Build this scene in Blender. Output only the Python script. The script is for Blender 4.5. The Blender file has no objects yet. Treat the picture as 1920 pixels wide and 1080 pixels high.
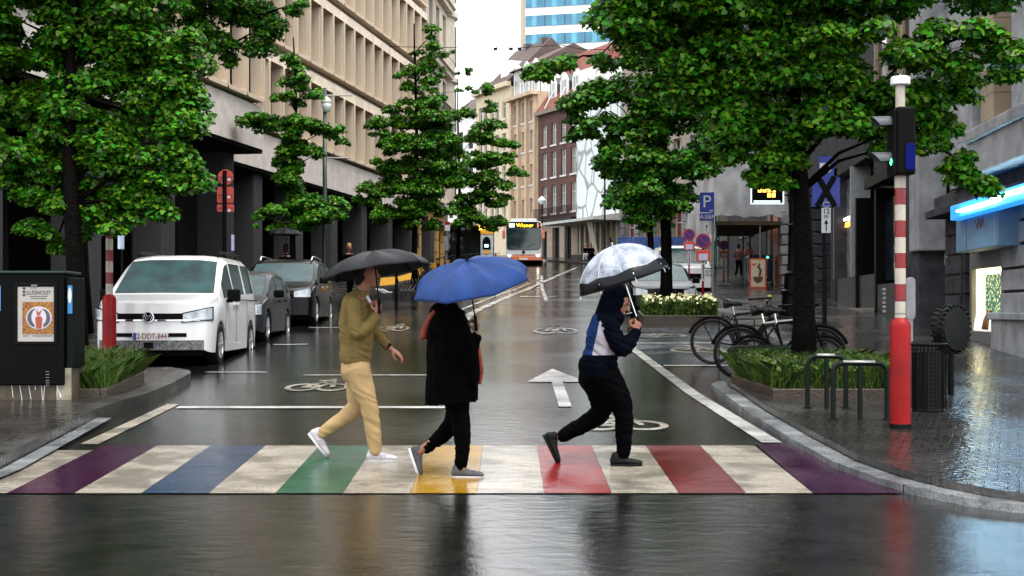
import bpy, bmesh, math, random
import numpy as np
from mathutils import Vector, Matrix, noise
PI = math.pi; R = math.radians
sc = bpy.context.scene
col = sc.collection
random.seed(7)

# ---------------------------------------------------------------- camera
F = 2600.0; HZ = 580.0; CH = 1.87
cam_d = bpy.data.cameras.new("camera"); cam = bpy.data.objects.new("camera", cam_d); col.objects.link(cam)
cam.location = (0, 0, CH); cam.rotation_euler = (R(90), 0, 0)
cam_d.sensor_width = 36; cam_d.lens = 36*F/1920; cam_d.shift_y = 40/1920
cam_d.clip_start = .1; cam_d.clip_end = 1500
sc.camera = cam
# ---------------------------------------------------------------- world + sun
SUN_EL, SUN_ROT = R(66), R(145)
w = bpy.data.worlds.new("World"); sc.world = w; w.use_nodes = True
nt = w.node_tree; nt.nodes.clear()
sky = nt.nodes.new('ShaderNodeTexSky'); sky.sky_type = 'NISHITA'; sky.sun_disc = False
sky.sun_elevation = SUN_EL; sky.sun_rotation = SUN_ROT; sky.air_density = 2.0; sky.dust_density = 6
bw = nt.nodes.new('ShaderNodeRGBToBW')
mxs = nt.nodes.new('ShaderNodeMixRGB'); mxs.inputs[0].default_value = .93
cl = nt.nodes.new('ShaderNodeMixRGB'); cl.inputs[0].default_value = .85; cl.inputs[2].default_value = (15.0, 15.3, 15.8, 1)
bg = nt.nodes.new('ShaderNodeBackground'); bg.inputs[1].default_value = .072
wo = nt.nodes.new('ShaderNodeOutputWorld')
nt.links.new(sky.outputs[0], bw.inputs[0]); nt.links.new(sky.outputs[0], mxs.inputs[1]); nt.links.new(bw.outputs[0], mxs.inputs[2])
nt.links.new(mxs.outputs[0], cl.inputs[1]); nt.links.new(cl.outputs[0], bg.inputs[0]); nt.links.new(bg.outputs[0], wo.inputs[0])
sd = bpy.data.lights.new("sun", 'SUN'); sd.energy = 1.5; sd.angle = R(28); sd.color = (1, .97, .92)
sun = bpy.data.objects.new("sun", sd); col.objects.link(sun); sun.location = (0, -20, 60)
# direction towards the sun (same azimuth as the sky's)
sdir = Vector((math.sin(SUN_ROT)*math.cos(SUN_EL), math.cos(SUN_ROT)*math.cos(SUN_EL), math.sin(SUN_EL)))
sun.rotation_euler = sdir.to_track_quat('Z', 'Y').to_euler()
sc.view_settings.view_transform = 'Standard'; sc.view_settings.look = 'None'
sc.view_settings.exposure = 1.35; sc.view_settings.gamma = 1.0
sc.render.engine = 'CYCLES'
sc.cycles.max_bounces = 7; sc.cycles.diffuse_bounces = 3; sc.cycles.glossy_bounces = 4; sc.cycles.transparent_max_bounces = 12
sc.cycles.caustics_reflective = False; sc.cycles.caustics_refractive = False

# ---------------------------------------------------------------- geometry of the street
def gz(y): return .0462*y if y < 60 else 2.772 + .06*(y-60)
def at(px, py, d): return Vector(((px-960)/F*d, d, CH + (HZ-py)/F*d))
def rd(px, py, off=0.0):                     # pixel on the road -> ground point
    y = F*(CH-off)/(py-459.9)
    for _ in range(8):
        if y > 60: y = F*(CH - gz(y) - off)/(py-HZ) if py > HZ else F*(gz(y)+off-CH)/(HZ-py) * .5 + y*.5
    return Vector(((px-960)/F*y, y, gz(y)+off))
def gp(x, y, off=0.0): return Vector((x, y, gz(y)+off))

# ---------------------------------------------------------------- object helpers
def tag(o, label=None, cat=None, group=None, kind=None):
    if label: o['label'] = label
    if cat: o['category'] = cat
    if group: o['group'] = group
    if kind: o['kind'] = kind
    return o
def thing(name, label, cat, loc=(0, 0, 0), rz=0, group=None):
    o = bpy.data.objects.new(name, None); col.objects.link(o)
    o.location = loc; o.rotation_euler = (0, 0, rz); o.empty_display_size = .2
    return tag(o, label, cat, group)
def dup(root, loc, rz=None, label=None, name=None):
    def cp(o, par):
        c = o.copy(); col.objects.link(c); c.parent = par
        for ch in list(o.children): cp(ch, c)
        return c
    r = cp(root, None); r.location = loc
    if rz is not None: r.rotation_euler = (0, 0, rz)
    if label: r['label'] = label
    return r

MATS = {}
def M(name, c=(.5, .5, .5), rough=.6, metal=0, var=.12, vs=6, bump=0, bs=60, emit=0, spec=.5, coat=0, rvar=0, trans=0, detail=4, obj=True):
    if name in MATS: return MATS[name]
    m = bpy.data.materials.new(name); m.use_nodes = True; n = m.node_tree; b = n.nodes['Principled BSDF']
    tc = n.nodes.new('ShaderNodeTexCoord'); src = tc.outputs['Object']
    if rough >= .75: spec = .08
    if max(c) < .021 and not emit: c = tuple(x*.3 for x in c); spec *= .35; coat *= .5
    b.inputs['Roughness'].default_value = rough; b.inputs['Metallic'].default_value = metal
    b.inputs['Specular IOR Level'].default_value = spec; b.inputs['Coat Weight'].default_value = coat; b.inputs['Coat Roughness'].default_value = .08
    b.inputs['Transmission Weight'].default_value = trans
    nz = n.nodes.new('ShaderNodeTexNoise'); nz.inputs['Scale'].default_value = vs; nz.inputs['Detail'].default_value = detail
    n.links.new(src, nz.inputs['Vector'])
    rp = n.nodes.new('ShaderNodeValToRGB'); rp.color_ramp.elements[0].position = .3; rp.color_ramp.elements[1].position = .7
    rp.color_ramp.elements[0].color = tuple(x*(1-var) for x in c)+(1,); rp.color_ramp.elements[1].color = tuple(min(1, x*(1+var)) for x in c)+(1,)
    n.links.new(nz.outputs[0], rp.inputs[0]); n.links.new(rp.outputs[0], b.inputs['Base Color'])
    if rvar:
        mr = n.nodes.new('ShaderNodeMapRange'); mr.inputs[1].default_value = .35; mr.inputs[2].default_value = .65
        mr.inputs[3].default_value = max(.02, rough-rvar); mr.inputs[4].default_value = rough+rvar
        n.links.new(nz.outputs[0], mr.inputs[0]); n.links.new(mr.outputs[0], b.inputs['Roughness'])
    if bump:
        bn = n.nodes.new('ShaderNodeTexNoise'); bn.inputs['Scale'].default_value = bs; bn.inputs['Detail'].default_value = 3
        n.links.new(src, bn.inputs['Vector'])
        bp = n.nodes.new('ShaderNodeBump'); bp.inputs['Strength'].default_value = bump; bp.inputs['Distance'].default_value = .02
        n.links.new(bn.outputs[0], bp.inputs['Height']); n.links.new(bp.outputs[0], b.inputs['Normal'])
    if emit:
        b.inputs['Emission Color'].default_value = c+(1,); b.inputs['Emission Strength'].default_value = emit
    MATS[name] = m; return m

class MB:
    def __init__(s): s.v = []; s.f = []; s.m = []; s.cur = 0
    def add(s, vs, fs, mi=None):
        o = len(s.v); s.v += [tuple(p) for p in vs]; s.f += [tuple(i+o for i in f) for f in fs]
        s.m += [s.cur if mi is None else mi]*len(fs); return s
    def box(s, c, d, rz=0, mi=None, rot=None):
        x, y, z = d[0]/2, d[1]/2, d[2]/2
        P = [Vector(p) for p in ((-x,-y,-z),(x,-y,-z),(x,y,-z),(-x,y,-z),(-x,-y,z),(x,-y,z),(x,y,z),(-x,y,z))]
        Mx = rot if rot is not None else Matrix.Rotation(rz, 3, 'Z'); c = Vector(c)
        return s.add([Mx @ p + c for p in P], [(3,2,1,0),(4,5,6,7),(0,1,5,4),(1,2,6,5),(2,3,7,6),(3,0,4,7)], mi)
    def bx(s, x0, x1, y0, y1, z0, z1, mi=None):
        return s.box(((x0+x1)/2, (y0+y1)/2, (z0+z1)/2), (abs(x1-x0), abs(y1-y0), abs(z1-z0)), 0, mi)
    def tube(s, pts, r, n=8, mi=None, cap=True, ref=None, closed=False):
        pts = [Vector(p) for p in pts]; k = len(pts); rr = r if isinstance(r, (list, tuple)) else [r]*k
        V = []; up = Vector((0, 0, 1)) if ref is None else Vector(ref)
        for i, p in enumerate(pts):
            if closed: t = pts[(i+1) % k]-pts[i-1]
            else: t = pts[min(i+1, k-1)]-pts[max(i-1, 0)]
            t.normalize(); u = up
            if abs(t.dot(u)) > .97: u = Vector((0, 1, 0)) if abs(t.y) < .9 else Vector((1, 0, 0))
            a = (u-t*u.dot(t)).normalized(); b = t.cross(a)
            ra, rb = rr[i] if isinstance(rr[i], (list, tuple)) else (rr[i], rr[i])
            V += [p+a*math.cos(2*PI*j/n)*ra+b*math.sin(2*PI*j/n)*rb for j in range(n)]
        Fc = []
        for i in range(k if closed else k-1):
            i2 = (i+1) % k
            for j in range(n): Fc.append((i*n+j, i*n+(j+1) % n, i2*n+(j+1) % n, i2*n+j))
        if cap and not closed: Fc.append(tuple(range(n))[::-1]); Fc.append(tuple((k-1)*n+j for j in range(n)))
        return s.add(V, Fc, mi)
    def cyl(s, p0, p1, r0, r1=None, n=16, mi=None): return s.tube([p0, p1], [r0, r0 if r1 is None else r1], n, mi)
    def lathe(s, prof, c=(0, 0, 0), n=20, axis='Z', mi=None, cap=True):
        V = []; c = Vector(c)
        for r, h in prof:
            for j in range(n):
                a = 2*PI*j/n; x, y = r*math.cos(a), r*math.sin(a)
                V.append(c+Vector({'Z': (x, y, h), 'Y': (x, h, y), 'X': (h, x, y)}[axis]))
        k = len(prof); Fc = [(i*n+j, i*n+(j+1) % n, (i+1)*n+(j+1) % n, (i+1)*n+j) for i in range(k-1) for j in range(n)]
        if cap: Fc += [tuple(range(n))[::-1], tuple((k-1)*n+j for j in range(n))]
        return s.add(V, Fc, mi)
    def prism(s, poly, h, fn=None, mi=None):      # poly 2D, extruded from h[0] to h[1]; fn maps (a,b,h) to a point
        fn = fn or (lambda a, b, c: (a, b, c)); n = len(poly)
        V = [fn(a, b, h[0]) for a, b in poly]+[fn(a, b, h[1]) for a, b in poly]
        return s.add(V, [tuple(range(n))[::-1], tuple(range(n, 2*n))]+[(j, (j+1) % n, n+(j+1) % n, n+j) for j in range(n)], mi)
    def ring(s, outer, inner, h, fn=None, mi=None):
        fn = fn or (lambda a, b, c: (a, b, c)); n = len(outer)
        V = [fn(a, b, z) for z in h for L in (outer, inner) for a, b in L]
        Fc = []
        for j in range(n):
            k = (j+1) % n
            Fc += [(j, n+j, n+k, k), (2*n+j, 2*n+k, 3*n+k, 3*n+j), (j, k, 2*n+k, 2*n+j), (n+j, 3*n+j, 3*n+k, n+k)]
        return s.add(V, Fc, mi)
    def mesh(s, name, mats, smooth=False):
        me = bpy.data.meshes.new(name); me.from_pydata(s.v, [], s.f)
        for m in (mats if isinstance(mats, (list, tuple)) else [mats]): me.materials.append(m)
        me.polygons.foreach_set('material_index', s.m)
        if smooth: me.polygons.foreach_set('use_smooth', [True]*len(s.f))
        bm = bmesh.new(); bm.from_mesh(me); bmesh.ops.recalc_face_normals(bm, faces=bm.faces[:]); bm.to_mesh(me); bm.free()
        me.update(); return me
    def build(s, name, mats, parent=None, smooth=False, bevel=0, loc=None, rot=None, auto=False):
        o = bpy.data.objects.new(name, s.mesh(name, mats, smooth)); col.objects.link(o); o.parent = parent
        if loc is not None: o.location = loc
        if rot is not None: o.rotation_euler = rot
        if bevel:
            b = o.modifiers.new('b', 'BEVEL'); b.width = bevel; b.segments = 2; b.limit_method = 'ANGLE'; b.angle_limit = R(40)
        if auto:
            o.data.set_sharp_from_angle(angle=R(35))
        return o
def text(s, name, size, m, parent, loc, rot, ex=.004, align='CENTER', sx=1):
    c = bpy.data.curves.new(name, 'FONT'); c.body = s; c.size = size; c.extrude = ex; c.align_x = align; c.align_y = 'CENTER'; c.resolution_u = 3
    t = bpy.data.objects.new(name, c); col.objects.link(t)
    bpy.context.view_layer.update()
    me = bpy.data.meshes.new_from_object(t.evaluated_get(bpy.context.evaluated_depsgraph_get()))
    bpy.data.objects.remove(t); me.materials.clear(); me.materials.append(m)
    for v in me.vertices: v.co.x *= sx
    o = bpy.data.objects.new(name, me); col.objects.link(o); o.parent = parent; o.location = loc; o.rotation_euler = rot
    return o
def rrect(x0, x1, y0, y1, r, n=4):
    P = []
    for cx, cy, a0 in ((x1-r, y0+r, -90), (x1-r, y1-r, 0), (x0+r, y1-r, 90), (x0+r, y0+r, 180)):
        for i in range(n+1):
            a = R(a0+90*i/n); P.append((cx+r*math.cos(a), cy+r*math.sin(a)))
    return P
XZ = lambda a, b, h: (a, h, b)
YZ = lambda a, b, h: (h, a, b)

# ---------------------------------------------------------------- special materials
def nodes(name):
    m = bpy.data.materials.new(name); m.use_nodes = True; n = m.node_tree; return m, n, n.nodes['Principled BSDF']
def wet_mat(name, c, dark, *a, **k): return wet_mat_(name, c, dark, *a, **k)
def wet_mat_(name, c, dark, r0=.06, r1=.3, bump=.25, bs=90, brick=None, mortar=(.008, .008, .008), ps=.35, chip=False):
    m, n, b = nodes(name); L = n.links.new
    tc = n.nodes.new('ShaderNodeTexCoord'); mp = n.nodes.new('ShaderNodeMapping'); L(tc.outputs['Object'], mp.inputs[0])
    def nz(s, d=4, src=mp):
        t = n.nodes.new('ShaderNodeTexNoise'); t.inputs['Scale'].default_value = s; t.inputs['Detail'].default_value = d; L(src.outputs[0], t.inputs['Vector']); return t
    n1 = nz(ps, 5); n2 = nz(85, 3); n3 = nz(2.6, 9)
    rp = n.nodes.new('ShaderNodeValToRGB'); e = rp.color_ramp.elements; e[0].position = .40; e[1].position = .58
    e[0].color = dark+(1,); e[1].color = c+(1,); L(n3.outputs[0], rp.inputs[0])
    sp = n.nodes.new('ShaderNodeMixRGB'); sp.blend_type = 'MULTIPLY'; sp.inputs[0].default_value = .7; L(rp.outputs[0], sp.inputs[1])
    r2 = n.nodes.new('ShaderNodeValToRGB'); r2.color_ramp.elements[0].position = .4; r2.color_ramp.elements[0].color = (.35, .35, .35, 1); r2.color_ramp.elements[1].position = .62
    L(n2.outputs[0], r2.inputs[0]); L(r2.outputs[0], sp.inputs[2])
    colr = sp.outputs[0]
    if chip:
        mpc = n.nodes.new('ShaderNodeMapping'); mpc.inputs['Scale'].default_value = (1, .4, 1); L(tc.outputs['Object'], mpc.inputs[0])
        c1 = nz(24, 8, mpc); c2 = nz(1.7, 3); ad0 = n.nodes.new('ShaderNodeMath'); ad0.operation = 'MULTIPLY_ADD'; L(c2.outputs[0], ad0.inputs[0]); ad0.inputs[1].default_value = .7; L(c1.outputs[0], ad0.inputs[2])
        rc_ = n.nodes.new('ShaderNodeValToRGB'); rc_.color_ramp.elements[0].position = 1.0; rc_.color_ramp.elements[0].color = (0, 0, 0, 1); rc_.color_ramp.elements[1].position = 1.08; L(ad0.outputs[0], rc_.inputs[0])
        mc = n.nodes.new('ShaderNodeMixRGB'); L(rc_.outputs[0], mc.inputs[0]); L(colr, mc.inputs[1]); mc.inputs[2].default_value = (.11, .10, .08, 1); colr = mc.outputs[0]
    hsrc = n2.outputs[0]
    bmp = n.nodes.new('ShaderNodeBump'); bmp.inputs['Strength'].default_value = bump; bmp.inputs['Distance'].default_value = .0022
    if brick:
        bk = n.nodes.new('ShaderNodeTexBrick'); bk.inputs['Scale'].default_value = 1; bk.inputs['Brick Width'].default_value = brick[0]; bk.inputs['Row Height'].default_value = brick[1]
        bk.inputs['Mortar Size'].default_value = brick[2]; bk.inputs['Mortar Smooth'].default_value = .6; bk.inputs['Bias'].default_value = 0
        mp2 = n.nodes.new('ShaderNodeMapping'); mp2.inputs['Rotation'].default_value = (0, 0, brick[3]); L(tc.outputs['Object'], mp2.inputs[0]); L(mp2.outputs[0], bk.inputs['Vector'])
        bk.inputs['Color1'].default_value = (.75, .75, .75, 1); bk.inputs['Color2'].default_value = (1.25, 1.2, 1.1, 1); bk.inputs['Mortar'].default_value = (.12, .12, .12, 1)
        mm = n.nodes.new('ShaderNodeMixRGB'); mm.blend_type = 'MULTIPLY'; mm.inputs[0].default_value = 1; L(colr, mm.inputs[1]); L(bk.outputs[0], mm.inputs[2]); colr = mm.outputs[0]
        b2 = n.nodes.new('ShaderNodeBump'); b2.inputs['Strength'].default_value = .9; b2.inputs['Distance'].default_value = .012; b2.invert = True
        ad = n.nodes.new('ShaderNodeMath'); ad.operation = 'MULTIPLY_ADD'; n4 = nz(13, 2); L(n4.outputs[0], ad.inputs[0]); ad.inputs[1].default_value = -.9; L(bk.outputs['Fac'], ad.inputs[2])
        L(ad.outputs[0], b2.inputs['Height']); L(b2.outputs[0], bmp.inputs['Normal'])
    else:
        b2 = n.nodes.new('ShaderNodeBump'); b2.inputs['Strength'].default_value = .6; b2.inputs['Distance'].default_value = .0085; mp3 = n.nodes.new('ShaderNodeMapping'); mp3.inputs['Scale'].default_value = (5, 9, 1); L(tc.outputs['Object'], mp3.inputs[0]); n4 = nz(1.0, 5, mp3)
        L(n4.outputs[0], b2.inputs['Height']); L(b2.outputs[0], bmp.inputs['Normal'])
    L(hsrc, bmp.inputs['Height']); L(bmp.outputs[0], b.inputs['Normal']); L(colr, b.inputs['Base Color'])
    mr = n.nodes.new('ShaderNodeMapRange'); mr.inputs[1].default_value = .38; mr.inputs[2].default_value = .62; mr.inputs[3].default_value = r0; mr.inputs[4].default_value = r1
    L(n1.outputs[0], mr.inputs[0]); L(mr.outputs[0], b.inputs['Roughness'])
    b.inputs['Specular IOR Level'].default_value = .5 if chip else 1.0
    MATS[name] = m; return m
ASPH = wet_mat('wet_asphalt', (.015, .0145, .013), (.007, .007, .0065), .055, .17, .5)
SETT = wet_mat('wet_setts', (.026, .024, .022), (.010, .0095, .009), .08, .3, .3, brick=(.16, .11, .012, .35), ps=.6)
SETTL = wet_mat('wet_brick_paving', (.030, .023, .016), (.012, .010, .008), .1, .35, .3, brick=(.22, .11, .012, .5), ps=.6)
KERBD = wet_mat('dark_kerb_stone', (.035, .033, .03), (.015, .014, .013), .15, .4, .3, brick=(1.0, 9, .012, PI/2), ps=1)
KERB = wet_mat('wet_kerb_stone', (.22, .24, .27), (.11, .12, .135), .12, .35, .3, brick=(1.0, 9, .012, PI/2), ps=1)
EARTH = wet_mat('dark_ground', (.04, .035, .03), (.02, .018, .015), .3, .6, .3)
def paint(name, c, k=.75):
    return wet_mat('paint_'+name, c, tuple(x*k for x in c), .10, .30, .4, ps=.8, chip=True)
PW = paint('white', (.38, .34, .28), .5); PWL = paint('line_white', (.55, .55, .52), .65)
PWO = paint('worn_white', (.20, .20, .19), .4); PY = paint('yellow', (.36, .19, .008)); PR = paint('red', (.26, .018, .018)); PRD = paint('dark_red', (.13, .010, .014))
PG = paint('green', (.005, .085, .045)); PB = paint('blue', (.010, .036, .085)); PP = paint('purple', (.034, .003, .028)); PBL = paint('bay_blue', (.015, .028, .045))

# ---------------------------------------------------------------- ground, road, pavements
def strip(name, st, top, side=None, h=0.0, kerbw=0, bottom=True, lo=0):
    """st = [(y, x0, x1)...]; a slab following the street's slope"""
    S = []
    for a, b in zip(st, st[1:]):
        n = max(1, int((b[0]-a[0])/2.5))
        for i in range(n): t = i/n; S.append([a[k]+(b[k]-a[k])*t for k in range(3)])
    S.append(list(st[-1])); m = MB(); V = []
    for y, x0, x1 in S: V += [gp(x0, y, h), gp(x1, y, h), gp(x0, y, lo-.03), gp(x1, y, lo-.03)]
    Fc = []
    for i in range(len(S)-1):
        a = 4*i; b = a+4; Fc.append((a, a+1, b+1, b))
    m.add(V, Fc, 0)
    if h > .05:
        Fs = []
        for i in range(len(S)-1):
            a = 4*i; b = a+4; Fs += [(a, b, b+2, a+2), (a+1, a+3, b+3, b+1)]
        Fs += [(0, 2, 3, 1), (4*len(S)-4, 4*len(S)-3, 4*len(S)-1, 4*len(S)-2)]; m.add(V, Fs, 1 if side else 0)
    return tag(m.build(name, [top]+([side] if side else [])), kind='structure')
gm = MB(); ys = [-60, 0, 20, 40, 60, 80, 100, 130, 170, 260, 500, 1100]; 
zz = lambda y: gz(min(y, 150))-.03
gm.add([(x, y, zz(y)) for y in ys for x in (-400, 400)], [(2*i, 2*i+1, 2*i+3, 2*i+2) for i in range(len(ys)-1)])
tag(gm.build('ground', EARTH), kind='structure')
strip('road', [(-40, -14, 14), (60, -14, 16), (100, -40, 16), (150, -60, 20)], ASPH)
# left: bulb-out kerb line then parking bays
LK = [(-40, -9.5), (7, -4.75), (9, -4.3), (11.4, -4.2), (14.8, -4.42), (15.6, -4.37), (16.4, -4.28), (17.6, -4.29), (19.0, -4.38), (19.4, -4.5)]
strip('footway', [(y, -22, x-.28) for y, x in LK]+[(19.9, -22, -5.0)], SETTL, KERBD, .12)
strip('footway', [(19.9, -24, -6.95), (42, -24, -6.95), (60, -22, -5.2), (80, -22, -3.6), (94, -22, -3.4)], SETTL, KERBD, .12)
strip('kerb', [(y, x-.28, x-.02) for y, x in LK], KERBD, None, .125)
strip('gutter_stones', [(9, -4.3, -4.14), (11.4, -4.2, -4.04), (14.8, -4.43, -4.27)], KERB, None, .03)
strip('kerb', [(19.4, -4.9, -4.52), (19.9, -5.0, -4.9)], KERBD, None, .124)
strip('kerb', [(19.92, -6.95, -6.75), (42, -6.95, -6.75), (60, -5.2, -5.0), (80, -3.6, -3.4), (94, -3.4, -3.2)], KERBD, None, .125)
# right
RK = [(9.55, 3.85), (9.7, 3.5), (9.95, 3.25), (10.35, 3.02), (10.8, 2.85), (11.6, 2.69), (13.1, 2.62), (15.2, 2.57), (18.1, 2.6), (18.5, 2.75)]
strip('footway', [(8.9, 5.2, 24), (9.2, 4.5, 24)]+[(y, x+.2, 24) for y, x in RK], SETT, KERBD, .12)
strip('footway', [(18.5, 4.6, 26), (29, 5.3, 27), (33.5, 5.3, 27)], SETT, KERBD, .121)
strip('kerb', [(8.7, 5.2, 5.3), (9.2, 4.1, 4.5)]+[(y, x, x+.19) for y, x in RK], KERB, None, .06)
strip('kerb', [(18.5, 4.4, 4.6), (29, 5.1, 5.3)], KERBD, None, .125)
strip('footway', [(29.3, 2.7, 5.3), (33.2, 2.9, 5.3)], SETT, KERBD, .123)
strip('footway', [(33.5, 5.3, 27), (60, 6.8, 30), (84, 8.2, 32), (90, 7.2, 32), (102, 3.9, 14), (112, 1.2, 10), (126, -5.2, 6), (136, -9, 4)], SETT, KERBD, .12)

def mark(name, quads, m, h=.008):
    b = MB()
    for q in quads:
        # subdivide along y so it follows the slope
        b.add([gp(x, y, h) for x, y in q], [tuple(range(len(q)))])
    return tag(b.build(name, m), kind='structure')
cols = [PW, PP, PW, PB, PW, PG, PW, PY, PW, PR, PW, PRD, PW, PP]
for i, m in enumerate(cols):
    x = -4.3+.505*i; k = .006
    x1 = x+.505-.003
    if i == 13: mark('crosswalk_stripe', [[(x, 10.42), (2.95, 10.42), (2.66, 12.2), (2.58, 13.0), (x+.02, 13.0)]], m); continue
    y1 = 12.9 if i else 12.6
    s0 = .1 if i == 0 else 0
    mark('crosswalk_stripe', [[(x+s0, 10.42), (x1, 10.42), (x1-.01, y1), (x-.01, y1)]], m)
mark('edge_line', [[(2.36, 13.1), (2.55, 13.1), (2.36, 17.5), (2.19, 17.5)], [(2.19, 17.5), (2.36, 17.5), (2.24, 26), (2.09, 26)]], PWL)
mark('edge_line', [[(-4.05, 13.0), (-3.88, 13.0), (-3.9, 16.3), (-4.05, 16.3)]], PW, .007)
mark('stop_line', [[(-3.85, 15.85), (-.75, 15.85), (-.75, 16.05), (-3.85, 16.05)]], PWL, .009)
mark('bay_line', [[(-3.0, 19.85), (-1.0, 19.85), (-1.0, 19.97), (-3.0, 19.97)]], PWL, .009)
mark('arrow_marking', [[(.54, 16.0), (.69, 16.0), (.69, 18.9), (.54, 18.9)], [(.2, 18.9), (1.02, 18.9), (.61, 20.9)]], PWL, .01)
def bike_mark(cx, cy, w, l, m=PW):
    b = MB(); r = w*.27
    for sx in (-1, 1):
        n = 20; o = [(cx+sx*(w/2-r)+r*math.cos(2*PI*i/n), cy+l*.3*math.sin(2*PI*i/n)) for i in range(n)]
        q = [(cx+sx*(w/2-r)+r*.68*math.cos(2*PI*i/n), cy+l*.3*.68*math.sin(2*PI*i/n)) for i in range(n)]
        b.add([gp(x, y, .01) for x, y in o+q], [(i, (i+1) % n, n+(i+1) % n, n+i) for i in range(n)])
    def ln(x0, y0, x1, y1, t=.035):
        d = Vector((x1-x0, (y1-y0)*.35)).normalized(); nx, ny = -d.y*t, d.x*t*2.5
        b.add([gp(x0+nx, y0+ny, .012), gp(x1+nx, y1+ny, .012), gp(x1-nx, y1-ny, .012), gp(x0-nx, y0-ny, .012)], [(0, 1, 2, 3)])
    a, c = cx-(w/2-r), cx+(w/2-r); h = l*.45
    ln(a, cy, a+r*.9, cy+h); ln(a, cy, cx, cy); ln(cx, cy, c-r*.3, cy+h); ln(a+r*.8, cy+h*.8, c-r*.4, cy+h*.8); ln(c, cy, c-r*.5, cy+h*1.5); ln(a+r*.4, cy+h*1.2, a+r*1.3, cy+h*1.2)
    tag(b.build('bicycle_marking', m), kind='structure')
bike_mark(1.12, 14.35, 1.0, 1.3); bike_mark(-2.55, 18.2, .85, 1.6); bike_mark(.95, 30.2, 1.0, 3.4, PWO); bike_mark(-2.65, 31, .7, 3.0)
bike_mark(3.3, 24.6, 1.0, 2.0); bike_mark(3.05, 28.6, 1.1, 1.8)
mark('bay_line', [[(2.35, 21.4), (4.2, 21.4), (4.2, 21.58), (2.35, 21.58)], [(2.25, 26.3), (4.6, 26.3), (4.6, 26.5), (2.25, 26.5)]], PWL, .01)
mark('bay_line', [[(-4.5, 26.1), (-4.45, 25.9), (-3.85, 26.0), (-3.85, 26.2)], [(-4.6, 31.3), (-3.9, 31.3), (-3.9, 31.5), (-4.6, 31.5)], [(-4.5, 20.3), (-3.6, 20.3), (-3.6, 20.42), (-4.5, 20.42)]], PWL, .01)
mark('bay_surface', [[(2.28, 21.7), (4.35, 21.7), (4.6, 26.2), (2.2, 26.2)], [(2.2, 26.6), (4.9, 26.6), (4.9, 29.2), (2.2, 29.2)]], PBL, .005)
# long curved lane lines
def cline(pts, wd, h=.01):
    b = MB(); n = len(pts); V = []
    for x, y in pts: V += [gp(x-wd/2, y, h), gp(x+wd/2, y, h)]
    b.add(V, [(2*i, 2*i+1, 2*i+3, 2*i+2) for i in range(n-1)]); tag(b.build('lane_line', PWL), kind='structure')
cline([(-1.2, 34), (-1.1, 38), (-.9, 41), (-.5, 46), (0, 52), (.6, 58), (1.3, 65), (2.1, 72), (3.0, 80), (4.2, 90)], .22)
cline([(-1.7, 34), (-1.6, 38), (-1.4, 41), (-1.0, 46), (-.5, 52), (.1, 58), (.8, 65)], .12)
cline([(1.15, 46), (1.3, 60), (1.6, 75)], .14)
mark('bay_line', [[(.3, 50), (1.6, 50), (1.6, 50.6), (.3, 50.6)]], PWL, .013)
# ================================================================ buildings
def brickmat(name, c1, c2, mo, sc_=3.0, rough=.85, off=.5, bw=.5, rh=.25, ms=.015):
    m, n, b = nodes(name); L = n.links.new
    tc = n.nodes.new('ShaderNodeTexCoord'); mp = n.nodes.new('ShaderNodeMapping'); mp.inputs['Rotation'].default_value = (R(90), 0, 0); L(tc.outputs['Object'], mp.inputs[0])
    bk = n.nodes.new('ShaderNodeTexBrick'); bk.inputs['Scale'].default_value = sc_; bk.inputs['Brick Width'].default_value = bw; bk.inputs['Row Height'].default_value = rh; bk.inputs['Mortar Size'].default_value = ms
    bk.inputs['Color1'].default_value = c1+(1,); bk.inputs['Color2'].default_value = c2+(1,); bk.inputs['Mortar'].default_value = mo+(1,); L(mp.outputs[0], bk.inputs[0])
    nz = n.nodes.new('ShaderNodeTexNoise'); nz.inputs['Scale'].default_value = .9; nz.inputs['Detail'].default_value = 6; L(tc.outputs['Object'], nz.inputs[0])
    rp = n.nodes.new('ShaderNodeValToRGB'); rp.color_ramp.elements[0].position = .3; rp.color_ramp.elements[0].color = (.55, .53, .5, 1); rp.color_ramp.elements[1].position = .65
    L(nz.outputs[0], rp.inputs[0]); mm = n.nodes.new('ShaderNodeMixRGB'); mm.blend_type = 'MULTIPLY'; mm.inputs[0].default_value = .8
    L(bk.outputs[0], mm.inputs[1]); L(rp.outputs[0], mm.inputs[2]); L(mm.outputs[0], b.inputs['Base Color']); b.inputs['Roughness'].default_value = rough
    bp = n.nodes.new('ShaderNodeBump'); bp.inputs['Strength'].default_value = .5; bp.inputs['Distance'].default_value = .02; bp.invert = True; L(bk.outputs['Fac'], bp.inputs['Height']); L(bp.outputs[0], b.inputs['Normal'])
    MATS[name] = m; return m
GLASS = M('window_glass', (.02, .025, .028), .04, var=.3, vs=.6, spec=.7)
GLASSL = M('pale_window_glass', (.25, .27, .28), .1, var=.5, vs=.9, spec=.6)
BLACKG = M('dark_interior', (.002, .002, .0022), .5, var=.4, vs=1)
CONC = M('tan_concrete', (.50, .405, .305), .85, var=.10, vs=55, bump=.3, bs=70, detail=2)
CONCS = M('smooth_concrete', (.60, .52, .42), .8, var=.16, vs=1.6, bump=.1, bs=30)
CONCB = M('grey_concrete_beam', (.52, .47, .43), .85, var=.14, vs=2.2, bump=.2, bs=60)
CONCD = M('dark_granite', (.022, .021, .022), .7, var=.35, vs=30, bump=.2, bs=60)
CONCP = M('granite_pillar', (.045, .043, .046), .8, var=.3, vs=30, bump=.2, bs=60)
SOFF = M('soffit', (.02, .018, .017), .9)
WHT = M('white_frame', (.62, .61, .58), .5, var=.08)
DKM = M('dark_metal', (.006, .0065, .007), .4, var=.3, spec=.25)
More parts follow.
